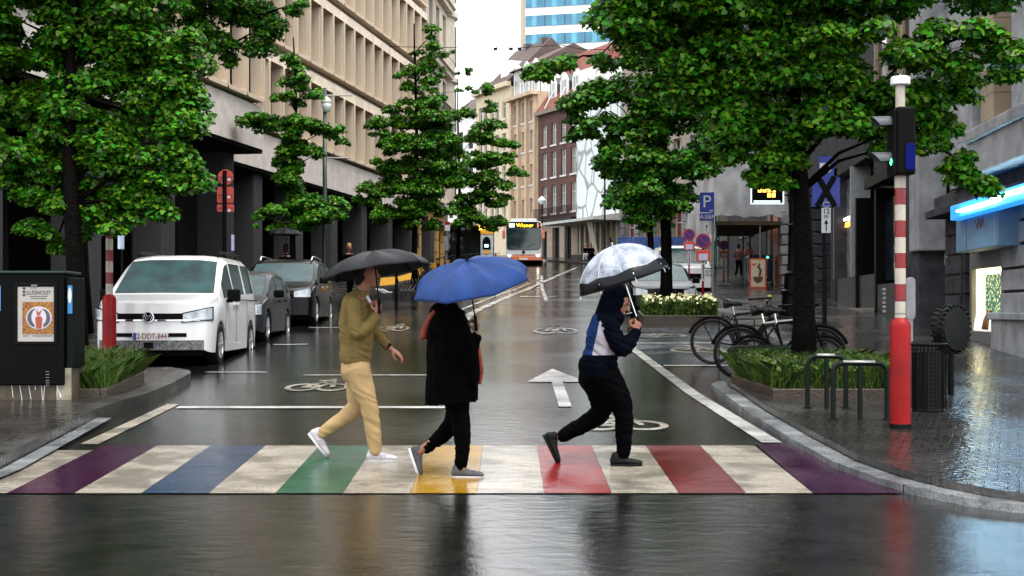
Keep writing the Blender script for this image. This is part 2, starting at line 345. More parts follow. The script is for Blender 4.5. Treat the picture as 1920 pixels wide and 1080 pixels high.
def facade(root, W, z0, z1, wins, wall, depth=10, rec=.22, frame=None, glass=None, fw=.07, part='wall', mull=1, tr=1, sill=None, name='window', gable=True):
    xs = sorted({0, W}|{a for q in wins for a in (q[0], q[1])}); zs = sorted({z0, z1}|{a for q in wins for a in (q[2], q[3])})
    m = MB()
    for i in range(len(xs)-1):
        for k in range(len(zs)-1):
            cx, cz = (xs[i]+xs[i+1])/2, (zs[k]+zs[k+1])/2
            if any(q[0] < cx < q[1] and q[2] < cz < q[3] for q in wins): continue
            m.add([(xs[i], 0, zs[k]), (xs[i+1], 0, zs[k]), (xs[i+1], 0, zs[k+1]), (xs[i], 0, zs[k+1])], [(0, 1, 2, 3)])
    for a, b, c, d in [q[:4] for q in wins]:
        r = rec+.14
        m.add([(a, 0, c), (b, 0, c), (b, 0, d), (a, 0, d), (a, r, c), (b, r, c), (b, r, d), (a, r, d)], [(0, 4, 5, 1), (1, 5, 6, 2), (2, 6, 7, 3), (3, 7, 4, 0)])
    D = depth
    m.add([(0, 0, z0), (W, 0, z0), (W, D, z0), (0, D, z0), (0, 0, z1), (W, 0, z1), (W, D, z1), (0, D, z1)], [(1, 2, 6, 5), (2, 3, 7, 6), (3, 0, 4, 7), (4, 5, 6, 7)])
    me = bpy.data.meshes.new(part); me.from_pydata(m.v, [], m.f); me.materials.append(wall)
    o = bpy.data.objects.new(part, me); col.objects.link(o); o.parent = root
    cache = {}
    for q in wins:
        a, b, c, d = q[:4]; ww, hh = round(b-a, 2), round(d-c, 2)
        if (ww, hh) not in cache:
            f = MB(); f.bx(0, ww, rec, rec+.07, 0, fw); f.bx(0, ww, rec, rec+.07, hh-fw, hh); f.bx(0, fw, rec, rec+.07, fw, hh-fw); f.bx(ww-fw, ww, rec, rec+.07, fw, hh-fw)
            for k in range(mull): x = ww*(k+1)/(mull+1); f.bx(x-.035, x+.035, rec+.005, rec+.065, fw, hh-fw)
            for k in range(tr): z = hh*(.68 if tr == 1 else (k+1)/(tr+1)); f.bx(fw, ww-fw, rec+.008, rec+.062, z-.03, z+.03)
            g = MB(); g.add([(.01, rec+.05, .01), (ww-.01, rec+.05, .01), (ww-.01, rec+.05, hh-.01), (.01, rec+.05, hh-.01)], [(0, 1, 2, 3)])
            fo = f.build(name, frame or WHT, root); go = g.build('pane', glass or GLASS, fo); cache[(ww, hh)] = (fo, go)
            if sill: s_ = MB(); s_.bx(-.1, ww+.1, -.08, .1, -.14, -.003); so = s_.build('sill', sill, fo); cache[(ww, hh)] = (fo, go, so)
            fo.location = (a, 0, c)
        else:
            src = cache[(ww, hh)]; fo = src[0].copy(); col.objects.link(fo); fo.location = (a, 0, c)
            for s2 in src[1:]: g2 = s2.copy(); col.objects.link(g2); g2.parent = fo
    return o
class Fac:                                    # a facade plane: root point, direction of local +x
    def __init__(s, x, y, dx, dy, z=None):
        d = math.hypot(dx, dy); s.d = (dx/d, dy/d); s.p = (x, y); s.z = gz(y) if z is None else z; s.rz = math.atan2(dy, dx)
    def u(s, px, off=0):                      # local x where the picture column px meets the plane (off = local y)
        k = (px-960)/F; ox = s.p[0]-s.d[1]*off; oy = s.p[1]+s.d[0]*off
        return (k*oy-ox)/(s.d[0]-k*s.d[1])
    def uz(s, px, py, off=0):
        t = s.u(px, off); y = s.p[1]+s.d[0]*off+s.d[1]*t
        return t, CH+(HZ-py)/F*y-s.z
    def root(s, name, label, cat, group=None): return thing(name, label, cat, (s.p[0], s.p[1], s.z), s.rz, group)

# ---- left concrete office block (main wing)
ZL = 0
LM = Fac(-18.46+.169*30, 30, .169, 1, 0.0)
rt = LM.root('office_building', 'tan concrete office building of deep vertical window bays over a dark arcade on the left', 'building')
BW = 1.643
def bay_mesh():
    w_, h_ = BW-.03, 2.66; m = MB()
    o = rrect(0, w_, 0, h_, .14, 3); i_ = rrect(.09, w_-.09, .13, h_-.02, .07, 3)
    m.ring(o, i_, (-.5, .02), XZ, 0)
    i2 = rrect(.12, w_-.12, .17, h_-.03, .06, 3); m.ring(i_, i2, (-.40, -.02), XZ, 0)
    return m
bm_ = bay_mesh(); fr = MB(); fr.bx(.12, .2, -.04, .0, .17, 2.6); fr.bx(BW-.25, BW-.17, -.04, 0, .17, 2.6); fr.bx(.2, BW-.25, -.04, 0, 1.9, 1.97)
pn = MB().add([(.05, -.012, .05), (BW-.08, -.012, .05), (BW-.08, -.012, 2.6), (.05, -.012, 2.6)], [(0, 1, 2, 3)])
def bays(root, u0, n, zs, yoff=0):
    first = None
    for z in zs:
        for k in range(n):
            if first is None:
                f = bm_.build('window_bay', [CONC], root); a = fr.build('window_frame', DKM, f); b = pn.build('pane', GLASS, f); first = (f, a, b); 
            else:
                f = first[0].copy(); col.objects.link(f); f.parent = root
                for s_ in first[1:]: c = s_.copy(); col.objects.link(c); c.parent = f
            f.location = (u0+k*BW, yoff, z)
rows = [8.62, 12.05, 15.45, 18.85]
u46 = 15.9
bays(rt, u46+.2, 20, rows)
def band_mesh(root, u0, u1, z, yoff=0, name='spandrel'):
    m = MB(); P = [(-.42, z), (-.42, z+.42), (-.30, z+.50), (-.08, z+.75), (.25, z+.75), (.25, z)]
    m.prism([(a+yoff, b) for a, b in P], (u0, u1), YZ); return m.build(name, CONCS, root)
for z in rows: band_mesh(rt, u46, u46+33.2, z+2.66)
b = MB(); b.bx(.002, 49.2, .02, 12, 7.3, 23.5); b.build('wall', CONC, rt)
b = MB(); b.bx(u46-1, 49.2, -.34, .02, 7.12, 8.45); b.prism([(-.34, 8.45), (-.12, 8.62), (.02, 8.62), (.02, 8.45)], (u46-1, 49.2), YZ); b.build('beam', CONCB, rt)
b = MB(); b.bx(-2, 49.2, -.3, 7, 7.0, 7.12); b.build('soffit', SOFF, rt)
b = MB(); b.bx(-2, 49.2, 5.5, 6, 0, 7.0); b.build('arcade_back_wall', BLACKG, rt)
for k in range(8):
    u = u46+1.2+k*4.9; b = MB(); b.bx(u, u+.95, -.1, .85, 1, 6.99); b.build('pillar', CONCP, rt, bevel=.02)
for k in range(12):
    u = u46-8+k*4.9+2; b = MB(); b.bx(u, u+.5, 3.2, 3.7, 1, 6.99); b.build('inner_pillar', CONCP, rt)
# near wing, standing forward
LW = Fac(-18.46+.169*22+2.13, 22-.36, .169, 1, 0.0)
rw = LW.root('office_building', 'forward wing of the concrete building, a slab edge over dark pillars behind the no-entry signs', 'building')
uE = (45.8-21.64)/math.cos(math.atan(.169))
bays(rw, uE-.25-12*BW, 12, [8.62, 12.05])
for z in (8.62, 12.05): band_mesh(rw, 0, uE, z+2.66)
b = MB(); b.bx(0, uE-.05, .02, 2.2, 7.3, 16.3); b.build('wall', CONC, rw)
b = MB(); b.bx(0, uE, -.34, .02, 7.12, 8.5); b.prism([(-.34, 8.5), (-.12, 8.62), (.02, 8.62), (.02, 8.5)], (0, uE), YZ); b.build('beam', CONCB, rw)
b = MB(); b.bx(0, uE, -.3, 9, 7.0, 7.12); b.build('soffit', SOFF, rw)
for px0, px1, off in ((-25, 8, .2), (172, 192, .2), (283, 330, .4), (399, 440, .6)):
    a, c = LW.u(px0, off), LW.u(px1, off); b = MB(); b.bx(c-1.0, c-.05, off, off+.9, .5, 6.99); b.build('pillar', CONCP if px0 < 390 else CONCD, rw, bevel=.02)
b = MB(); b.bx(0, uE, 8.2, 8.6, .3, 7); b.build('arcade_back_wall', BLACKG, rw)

# ---- stone corner building beyond
STONE = M('cream_stone', (.50, .44, .36), .85, var=.15, vs=1.5, bump=.2, bs=25)
YEL = brickmat('yellow_ashlar', (.52, .33, .09), (.46, .28, .07), (.12, .08, .03), 1, bw=1.6, rh=.75, ms=.03)
SB = Fac(-5.25, 78.3, .1, 1)
rs = SB.root('stone_building', 'pale stone building with iron balcony and rounded bay beyond the concrete block', 'building')
wz = []
for z in (5.2, 9.4, 13.6, 17.8):
    for u in (1.0, 3.6, 6.3, 9.0): wz.append((u, u+1.3, z, z+3.0))
facade(rs, 11.2, 4.2, 26, wz, STONE, 9, frame=DKM, mull=1)
facade(rs, 11.2, -.3, 4.2, [(.8, 3.2, .3, 3.5), (4.2, 6.6, .1, 3.5), (7.4, 9.4, .3, 3.5)], YEL, 8.9, frame=M('red_door', (.16, .02, .015), .4), part='ground_floor_wall', name='shop_window')
for z in (4.1, 8.6, 12.8, 17.0, 21.2):
    b = MB(); b.bx(-.1, 11.6, -.35, 0.0, z, z+.35); b.bx(-.1, 11.7, -.5, 0, z+.35, z+.47); b.build('cornice', STONE, rs)
b = MB(); b.lathe([(1.5, 4.3), (1.75, 5), (1.75, 25.6), (1.9, 25.8)], (12.0, 1.4, 0), 20)
for z in (8.4, 12.6, 16.8, 21): b.lathe([(1.76, z), (1.95, z+.1), (1.95, z+.35), (1.76, z+.5)], (12.0, 1.4, 0), 20)
b.build('round_bay', STONE, rs, smooth=True, auto=True)
for z in (5.4, 9.6, 13.8, 18):
    for a in (-75, -45, -15):
        aa = R(a); c = (12.0+1.74*math.cos(aa), 1.4+1.74*math.sin(aa), z+1.3); b = MB(); b.box(c, (.12, .6, 2.6), aa); b.build('bay_window', GLASS, rs)
for z in (9.3, 17.5):
    b = MB(); b.bx(.6, 7, -.9, -.351, z-.15, z-.0); 
    for k in range(22): b.bx(.7+k*.29, .73+k*.29, -.86, -.83, z, z+1)
    b.bx(.6, 7, -.88, -.82, z+1, z+1.05); b.build('balcony', DKM, rs)

# ---- facades at the bend: far to near (left to right)
DX, DY = .465, -1
def bend(x0px, x1px):                        # start point at left px, width to right px
    base = Fac(5.3, 110, DX, DY); u0, u1 = base.u(x0px), base.u(x1px)
    x, y = base.p[0]+base.d[0]*u0, base.p[1]+base.d[1]*u0
    return Fac(x, y, DX, DY), u1-u0
BRK = brickmat('brown_brick', (.115, .042, .028), (.09, .034, .024), (.20, .15, .12), 3.2)
TILE = brickmat('red_roof_tiles', (.30, .09, .06), (.22, .07, .05), (.08, .03, .03), 2.4, ms=.03)
TILD = brickmat('brown_roof_tiles', (.13, .085, .07), (.10, .07, .06), (.04, .03, .03), 2.4, ms=.03)
def winrow(f, specs):
    out = []
    for px0, px1, pya, pyb in specs:
        u0, zt = f.uz(px0, pya); u1, _ = f.uz(px1, pya); _, zb = f.uz((px0+px1)/2, pyb); _, zt = f.uz((px0+px1)/2, pya)
        out.append((u0, u1, zb, zt))
    return out
# brick house
fC, WC = bend(1009.5, 1083)
rc = fC.root('brick_house', 'dark brown brick townhouse with tall white windows and red tiled roof beside the bus', 'building')
ev = 11.9
us = [WC*(.085+k*.245) for k in range(4)]
wv = [(u+.1, u+1.0, z, z+h) for z, h in ((3.6, 2.3), (6.6, 2.1), (9.25, 1.8)) for u in us]
facade(rc, WC, 2.9, ev, wv, BRK, 9, .15, sill=WHT, glass=GLASSL)
facade(rc, WC, -.6, 2.9, [(.5, 1.6, -.3, 2.2), (2.6, 3.9, -.3, 2.4), (4.8, 6.0, -.3, 2.4)], M('tan_stone_base', (.34, .28, .22), .8, var=.2, vs=3), 8.9, .3, frame=DKM, part='ground_floor_wall', name='shop_window')
b = MB(); b.bx(0, WC, -.55, -.0, 2.9, 3.05)
for k in range(40): b.bx(.1+k*WC/41, .125+k*WC/41, -.52, -.49, 3.05, 4.0)
b.bx(0, WC, -.53, -.48, 4.0, 4.05); b.build('balcony', DKM, rc)
b = MB(); b.bx(-.1, WC+.1, -.4, .0, ev, ev+.3); b.build('eaves', M('eaves', (.2, .16, .12), .7), rc)
def roofp(root, W, z, h, d, m, dd=9):
    b = MB(); b.add([(0, -.3, z), (W, -.3, z), (W, d, z+h), (0, d, z+h), (0, dd, z), (W, dd, z)], [(0, 1, 2, 3), (3, 2, 5, 4), (1, 5, 2), (0, 3, 4)]); return b.build('roof', m, root)
roofp(rc, WC, ev+.3, 5.2, 3.6, TILE)
DORM = M('white_dormer', (.74, .73, .71), .5, var=.08)
SLATE = M('slate', (.035, .036, .04), .4, var=.3)
def dormer(root, u, z, w_=1.25, h_=2.3, y0=-.1, y1=3):
    b = MB(); pts = [(u, z), (u+w_, z), (u+w_, z+h_*.72), (u+w_*.75, z+h_*.93), (u+w_/2, z+h_), (u+w_*.25, z+h_*.93), (u, z+h_*.72)]
    b.prism(pts, (y0, y0+.12), XZ); o = b.build('dormer', DORM, root)
    b = MB(); b.prism([(u+.03, z), (u+w_-.03, z), (u+w_-.03, z+h_*.7), (u+w_/2, z+h_*.96), (u+.03, z+h_*.7)], (y0+.12, y1), XZ); b.build('cheek', SLATE, o)
    b = MB(); b.bx(u+.25, u+w_-.25, y0-.02, y0, z+.2, z+h_*.75); b.build('pane', GLASSL, o)
    b = MB(); b.bx(u+w_/2-.03, u+w_/2+.03, y0-.04, y0-.02, z+.2, z+h_*.75); b.build('glazing_bar', DORM, o)
for k in range(3): dormer(rc, .9+k*2.15, ev+.7, 1.35, 2.5, .5)
for k in range(3):
    b = MB(); b.tube([(1.9+k*2.15, -.35, ev+.4), (2.3+k*2.15, .3, ev+1.9)], .05, 6); b.build('roof_ladder', DORM, rc)
# pale art deco house
fB, WB_ = bend(958.5, 1008.5)
rb = fB.root('townhouse', 'narrow pale tan townhouse with ribbed piers and white arched dormers left of the brick house', 'building')
TANS = M('tan_render', (.54, .41, .29), .85, var=.12, vs=2, bump=.1, bs=20)
eb = 13.8
wv = [(u, u+.95, z, z+1.75) for z in (3.1, 6.0, 8.9, 11.4) for u in (.55, 2.15, 3.75)]
facade(rb, WB_, 2.4, eb, wv, TANS, 9, .2, sill=WHT, glass=GLASSL)
facade(rb, WB_, -.8, 2.4, [(.5, 2.2, -.4, 1.9), (2.9, 4.6, -.4, 1.9)], TANS, 8.9, .2, frame=DKM, part='ground_floor_wall', name='shop_window')
for u in (.15, 1.6, 3.2, 4.85): b = MB(); b.bx(u, u+.32, -.25, 0, 2.4, eb-.3); b.build('pier', TANS, rb)
b = MB(); b.bx(-.15, WB_+.1, -.7, 0.0, eb-.3, eb); b.build('cornice', TANS, rb)
for k in range(3): dormer(rb, .35+k*1.75, eb, 1.4, 2.9, .1, 3.2)
b = MB(); b.bx(0, WB_, .3, 8, eb, eb+2.3); b.build('mansard', DORM, rb)
roofp(rb, WB_, eb+2.3, 2.0, 3.4, TILD)
# cream houses further left
fA, WA = bend(893, 957.5)
ra = fA.root('townhouse', 'cream townhouse with brown tiled roof and chimneys, third house left of the canopy', 'building')
CREAM = M('cream_render', (.66, .56, .40), .85, var=.08, vs=2)
ea = 14.6
wv = [(u, u+.8, z, z+1.6) for z in (3.2, 6.1, 9.0, 11.9) for u in (.6, 1.7, 3.2, 4.3, 5.8, 6.9)]
facade(ra, WA, -.8, ea, [q for q in wv if q[1] < WA-.3], CREAM, 9, .15, glass=GLASS, sill=WHT)
b = MB(); b.bx(-.1, WA+.05, -.5, 0, ea, ea+.4); b.build('cornice', CREAM, ra); roofp(ra, WA, ea+.4, 4.2, 4, TILD)
for u in (3.0, 6.3): b = MB(); b.bx(u, u+.55, 3.4, 4.2, ea+2.5, ea+4.7); b.build('chimney', SLATE, ra)
for u in (1.2, 4.4): b = MB(); b.bx(u, u+1.4, .5, 3, ea+.9, ea+2.6); b.build('dormer', DORM, ra)
fA2, WA2 = bend(835, 892)
ra2 = fA2.root('townhouse', 'whitest townhouse at the far left of the bend, half hidden by street trees', 'building')
WHR = M('white_render', (.78, .77, .73), .8, var=.06, vs=2)
wv = [(u, u+1.2, z, z+1.8) for z in (3.4, 6.6, 9.6) for u in (.8, 3.2, 5.6, 8.0) if u+1.3 < WA2]
facade(ra2, WA2, 2.6, 13.0, wv, WHR, 9, .15, glass=GLASS, frame=DKM)
facade(ra2, WA2, -1, 2.6, [(.6, 3.2, -.8, 2.1), (3.7, 7.2, -.8, 2.1)], M('dark_shopfront', (.03, .03, .03), .5), 8.9, .2, frame=DKM, part='shopfront', name='shop_window')
roofp(ra2, WA2, 13, 3, 4, TILD)
# white cellular facade with canopy
fD, WD = bend(1084, 1166)
rD = fD.root('modern_building', 'white building with irregular cell pattern over a flat canopy right of the brick house', 'building')
CELL, n_, b_ = nodes('white_cell_cladding')
tc = n_.nodes.new('ShaderNodeTexCoord'); mp = n_.nodes.new('ShaderNodeMapping'); mp.inputs['Scale'].default_value = (.62, .62, .42); n_.links.new(tc.outputs['Object'], mp.inputs[0])
vo = n_.nodes.new('ShaderNodeTexVoronoi'); vo.feature = 'DISTANCE_TO_EDGE'; vo.inputs['Scale'].default_value = 1.0; n_.links.new(mp.outputs[0], vo.inputs['Vector'])
rp = n_.nodes.new('ShaderNodeValToRGB'); rp.color_ramp.elements[0].position = .02; rp.color_ramp.elements[0].color = (.2, .22, .22, 1); rp.color_ramp.elements[1].position = .06; rp.color_ramp.elements[1].color = (.60, .66, .65, 1)
n_.links.new(vo.outputs[0], rp.inputs[0]); n_.links.new(rp.outputs[0], b_.inputs['Base Color']); b_.inputs['Roughness'].default_value = .35
b = MB(); b.bx(0, WD, -.15, 9, 3.3, 12.8); b.build('cladding', CELL, rD)
b = MB(); b.bx(0, WD, .0, 8.9, 12.8, 15); b.build('attic', WHR, rD)
b = MB(); b.prism([(-2.6, 2.75), (-2.6, 2.95), (0, 3.28), (0, 2.75)], (-1.5, WD+.3), YZ); b.build('canopy', M('canopy_grey', (.42, .42, .40), .6), rD)
b = MB(); b.bx(0, WD, .6, 8, -1, 3.3); b.build('dark_glass_wall', BLACKG, rD)
TC = M('tan_column', (.42, .37, .29), .8)
for k in range(9): b = MB(); u = .3+k*.85; b.bx(u, u+.3, -.1, .3, -.5, 2.74); b.build('column', TC, rD)
b = MB(); b.tube([(WD-2.2, -1.6, 2.8), (WD-.9, -1.6, -.2)], [(.4, .25), (.28, .2)], 4); b.build('leaning_column', TC, rD)
# beige row to the right of it
fG, WG = bend(1168, 1352)
rg = fG.root('stone_terrace', 'beige terrace with grey rusticated pilasters and maroon shop panels behind the blue barriers', 'building')
BEI = M('beige_stone', (.33, .29, .24), .85, var=.15, vs=1.5)
MAR = M('maroon_panel', (.16, .025, .018), .5)
wv = []
ww = WG/6
for k in range(6):
    for z in (5.6, 10.0, 14.4): wv.append((k*ww+ww*.25, k*ww+ww*.75, z, z+2.8))
facade(rg, WG, 4.3, 19, wv, BEI, 9, .25, glass=GLASS)
facade(rg, WG, -.8, 4.3, [(k*ww+ww*.22, k*ww+ww*.86, .3, 3.6) for k in range(6)], BEI, 8.9, .3, frame=WHT, glass=MAR, mull=1, part='ground_floor_wall', name='shop_window', tr=1)
RUS = M('grey_rusticated', (.22, .23, .24), .8, var=.2, vs=4)
for k in range(7):
    b = MB(); u = min(k*ww, WG-.5)
    for j in range(9): b.bx(u-.2, u+.45, -.22, -.0, -.7+j*.54, -.7+j*.54+.48)
    b.build('pilaster', RUS, rg)
b = MB(); b.bx(0, WG, -.4, 0, 4.2, 4.6); b.build('cornice', BEI, rg)
# tower
ft = Fac(6, 252, math.cos(R(-15)), math.sin(R(-15)), 0)
u0 = ft.u(984.5); ft = Fac(6+ft.d[0]*u0, 252+ft.d[1]*u0, ft.d[0], ft.d[1], 0)
rT = ft.root('office_tower', 'white office tower with blue ribbon windows rising behind the tiled roofs', 'building')
b = MB(); b.bx(0, 34, 0, 20, 0, 72); b.bx(-.9, -.003, .2, 20, 0, 72, 1); b.build('wall', [M('tower_white', (.8, .8, .8), .5, var=.02), M('tower_edge', (.45, .36, .27), .7)], rT)
BG = M('blue_ribbon_glass', (.035, .19, .30), .12, var=.25, vs=.5, spec=.6)
BGL = M('pale_blue_blind', (.10, .33, .46), .3, var=.2, vs=.5)
for k in range(20):
    z = 2.1+k*3.42; b = MB(); b.bx(.1, 33.8, -.12, -.003, z, z+1.95)
    for j in range(9):
        b.bx(1.3+j*3.72, 2.2+j*3.72, -.14, -.12, z, z+1.93, 1)
        b.bx(3.75+j*3.72-.05, 3.75+j*3.72+.05, -.2, -.12, z, z+1.95, 2)
    b.build('ribbon_window', [BG, BGL, SLATE], rT)

# ---- right-hand facade line: local +x runs from far to near
def rfac(d0, d1, shift=0):
    xf = lambda d: 8.3+.085*(d-23.3)+shift
    return Fac(xf(d0), d0, xf(d1)-xf(d0), d1-d0, gz(d1)+.12), math.hypot(xf(d0)-xf(d1), d0-d1)
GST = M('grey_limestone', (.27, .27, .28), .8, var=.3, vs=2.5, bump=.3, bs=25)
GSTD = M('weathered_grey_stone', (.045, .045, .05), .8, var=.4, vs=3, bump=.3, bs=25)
TBR = brickmat('tan_stone_blocks', (.33, .25, .17), (.28, .22, .15), (.18, .14, .1), 1, bw=.9, rh=.42, ms=.012)
f1, W1 = rfac(29.6, 17)
r1 = f1.root('stone_building', 'grey and tan stone building at right edge with blue neon strip and lit display window', 'building')
U = lambda px, off=0: f1.u(px, off)
Zp = lambda px, py, off=0: f1.uz(px, py, off)[1]
# ground storey rustication
def blocks(u0, u1, z0, z1, n, y, m, nm='rusticated_pier'):
    b = MB(); h = (z1-z0)/n
    for k in range(n): b.bx(u0, u1, y, y+.5, z0+k*h+.025, z0+(k+1)*h-.02)
    b.bx(u0+.02, u1-.02, y+.04, y+.46, z0, z1, 1); return b.build(nm, [m, BLACKG], r1, bevel=.012)
zb = -.8; zl = Zp(1850, 388)
ua, ub, uc, ud = U(1772), U(1803), U(1816), U(1882)
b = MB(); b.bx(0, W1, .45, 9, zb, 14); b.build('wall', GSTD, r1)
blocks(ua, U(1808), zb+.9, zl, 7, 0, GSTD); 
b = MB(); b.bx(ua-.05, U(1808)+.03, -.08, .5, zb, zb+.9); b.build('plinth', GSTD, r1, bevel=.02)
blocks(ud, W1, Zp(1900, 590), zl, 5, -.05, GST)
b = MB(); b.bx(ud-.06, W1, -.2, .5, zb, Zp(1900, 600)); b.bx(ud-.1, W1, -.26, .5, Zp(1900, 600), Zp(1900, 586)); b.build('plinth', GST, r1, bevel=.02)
# upper storeys
b = MB(); b.bx(ua-.2, W1, -.35, .5, zl, zl+.16); b.bx(ua-.1, W1, -.2, .5, zl+.16, zl+.42); b.build('ledge', GSTD, r1, bevel=.02)
for px0, px1, m, y, nm in ((1700, 1722, GSTD, -.15, 'pier'), (1781, 1822, GST, -.3, 'pier'), (1822, 1838, TBR, -.02, 'jamb'), (1838, 1862, TBR, -.2, 'jamb'), (1896, 2050, GST, -.45, 'pier')):
    z = zl+.42 if px0 > 1750 else zb
    b = MB(); b.bx(U(px0, y), U(px1, y), y, .6, z, 14); b.build(nm, m, r1, bevel=.02)
b = MB(); u0, u1 = U(1884), U(2000); b.bx(u0-.1, u1, -.6, .5, zl+.42, Zp(1900, 262)); b.bx(u0-.16, u1, -.68, .5, Zp(1900, 262), Zp(1900, 240)); b.build('pier_base', GST, r1, bevel=.03)
b = MB(); u0, u1 = U(1812, -.3), U(1826, -.3); b.bx(U(1780, -.4), U(1826, -.4), -.42, .5, Zp(1815, 285, -.4), Zp(1815, 262, -.4)); b.bx(U(1780, -.4), U(1824, -.4), -.38, .5, Zp(1815, 262, -.4), Zp(1815, 250, -.4)); b.build('moulding', GST, r1, bevel=.03)
b = MB(); b.bx(U(1838), U(1890), .05, .45, zl+.42, Zp(1860, 300)); b.build('blue_sign_band', M('blue_band', (.02, .09, .22), .5), r1)
for a, c in ((1862, 1890), (1740, 1778)):
    b = MB(); b.bx(U(a), U(c), .42, .44, zl+.9 if a > 1800 else 4, 13.5); b.build('window', M('grey_glass', (.06, .075, .085), .1, var=.4, vs=1), r1)
# display window
zt, zs_ = Zp(1848, 502), Zp(1848, 622)
b = MB(); b.bx(uc, ud-.05, .0, .3, zb, zb+.02+0*zs_); b.ring([(uc, zb+.35), (ud-.08, zb+.35), (ud-.08, zl-.75), (uc, zl-.75)], [(uc+.16, zs_), (ud-.24, zs_), (ud-.24, zt), (uc+.16, zt)], (.02, .14), XZ); b.bx(uc-.1, ud-.08, -.12, .3, zb+.28, zb+.35); b.build('display_window', M('grey_window_surround', (.13, .125, .12), .6), r1, bevel=.01)
LIT, n_, b_ = nodes('lit_display'); L = n_.links.new
tc = n_.nodes.new('ShaderNodeTexCoord'); v1 = n_.nodes.new('ShaderNodeTexNoise'); v1.inputs['Scale'].default_value = 9; v1.inputs['Detail'].default_value = 6; L(tc.outputs['Object'], v1.inputs['Vector'])
rp = n_.nodes.new('ShaderNodeValToRGB'); rp.color_ramp.elements[0].position = .42; rp.color_ramp.elements[0].color = (.62, .55, .2, 1); rp.color_ramp.elements[1].position = .6; rp.color_ramp.elements[1].color = (.95, .92, .55, 1)
L(v1.outputs[0], rp.inputs[0]); L(rp.outputs[0], b_.inputs['Emission Color']); L(rp.outputs[0], b_.inputs['Base Color']); b_.inputs['Emission Strength'].default_value = 1.5
b = MB(); b.bx(uc+.1, ud-.2, .10, .12, zs_-.02, zt+.02); b.build('lit_panel', LIT, r1)
LEAFY, n_, b_ = nodes('leafy_print'); L = n_.links.new
tc = n_.nodes.new('ShaderNodeTexCoord'); v1 = n_.nodes.new('ShaderNodeTexVoronoi'); v1.inputs['Scale'].default_value = 16; L(tc.outputs['Object'], v1.inputs['Vector'])
rp = n_.nodes.new('ShaderNodeValToRGB'); rp.color_ramp.elements[0].position = .25; rp.color_ramp.elements[0].color = (.55, .52, .25, 1); rp.color_ramp.elements[1].position = .45; rp.color_ramp.elements[1].color = (.03, .09, .06, 1)
L(v1.outputs[0], rp.inputs[0]); L(rp.outputs[0], b_.inputs['Emission Color']); L(rp.outputs[0], b_.inputs['Base Color']); b_.inputs['Emission Strength'].default_value = .8
uu = uc+.1+(ud-.2-uc-.1)*.38
b = MB(); b.bx(uu, ud-.28, .075, .095, zs_+.42*(zt-zs_)*.6, zt-.12); b.build('leafy_poster', LEAFY, r1)
b = MB(); b.prism([(uc+.2, zs_), (ud-.3, zs_), (ud-.3, zs_+.28), (uc+.9, zs_+.3), (uc+.35, zs_+.26)], (.03, .09), XZ); b.build('cushion', M('white_cloth', (.8, .78, .7), .8, emit=.35), r1, bevel=.03)
b = MB(); b.tube([(uu+.35, .04, zs_+.05), (uu+.4, .04, zs_+.2), (uu+.5, .04, zs_+.36)], [(.05, .12), (.05, .1), (.04, .06)], 10); b.build('ornament', M('terracotta', (.35, .16, .08), .8), r1, smooth=True)
# blue cabinet and neon
zc0, zc1 = Zp(1840, 473), Zp(1840, 398)
b = MB(); b.bx(U(1801, -.3), U(1880, -.3), -.38, .0, zc0, zc1+.05); o_ = b.build('service_cabinet', M('blue_grey_metal', (.12, .22, .32), .5, var=.15, vs=3), r1, bevel=.015)
for px in (1811, 1868): b = MB(); b.bx(U(px, -.39)-.006, U(px, -.39)+.006, -.384, -.378, zc0+.01, zc1); b.build('seam', BLACKG, o_)
b = MB()
for k in range(2): b.tube([(U(1828+k*6, -.39), -.385, zc0+.5), (U(1832+k*6, -.39), -.385, zc0+.35), (U(1836+k*6, -.39), -.385, zc0+.52), (U(1838+k*6, -.39), -.385, zc0+.38)], .012, 5)
b.build('graffiti', M('graffiti_red', (.22, .06, .06), .6), o_)
NEON = M('blue_neon', (.10, .50, 1.0), .3, emit=14, var=.02); NEONW = M('neon_core', (.6, .9, 1.0), .3, emit=22, var=.02)
rn = thing('neon_tube', 'long glowing blue neon tube above the pale blue service cabinet', 'neon light', r1.location, f1.rz)
b = MB(); zN = zl-.12; b.bx(U(1788, -.5), W1, -.56, -.353, zN-.10, zN+.16, 0); b.build('housing', M('neon_housing', (.01, .15, .45), .4, emit=1.0), rn, bevel=.02)
b = MB(); b.tube([(U(1795, -.6), -.6, zN+.02), (U(1862, -.6), -.6, zN+.02)], .018, 8); b.tube([(U(1858, -.6), -.6, zN+.07), (W1, -.6, zN+.07)], .018, 8); b.build('tube', NEONW, rn)
b = MB(); b.tube([(U(1803, -.02), -.03, zc0), (U(1803, -.02), -.03, zb+1.2), (U(1799, -.02), -.05, zb+1.0)], .02, 6); b.build('drainpipe', GSTD, r1)
b = MB(); b.bx(U(1761), U(1778), .40, .446, -.6, 13.8); b.build('recess_shade_strip', BLACKG, r1)  # black strip laid on the wall, painting the shade of a recess
for k in range(5):
    b = MB(); z = 4.1+k*1.9; b.bx(U(1724), U(1758), .38, .448, z, z+1.5); b.build('stone_panel', GST, r1, bevel=.03)
b = MB(); b.bx(U(1706, -.2), U(1722, -.2), -.22, .4, 2.2, 14); b.build('carved_edge', GST, r1, bevel=.04)
b = MB(); b.bx(U(1738)-.05, U(1738)+.07, .37, .45, 1.9, 2.15); b.build('intercom', M('grey_plastic', (.3, .3, .3), .5), r1)

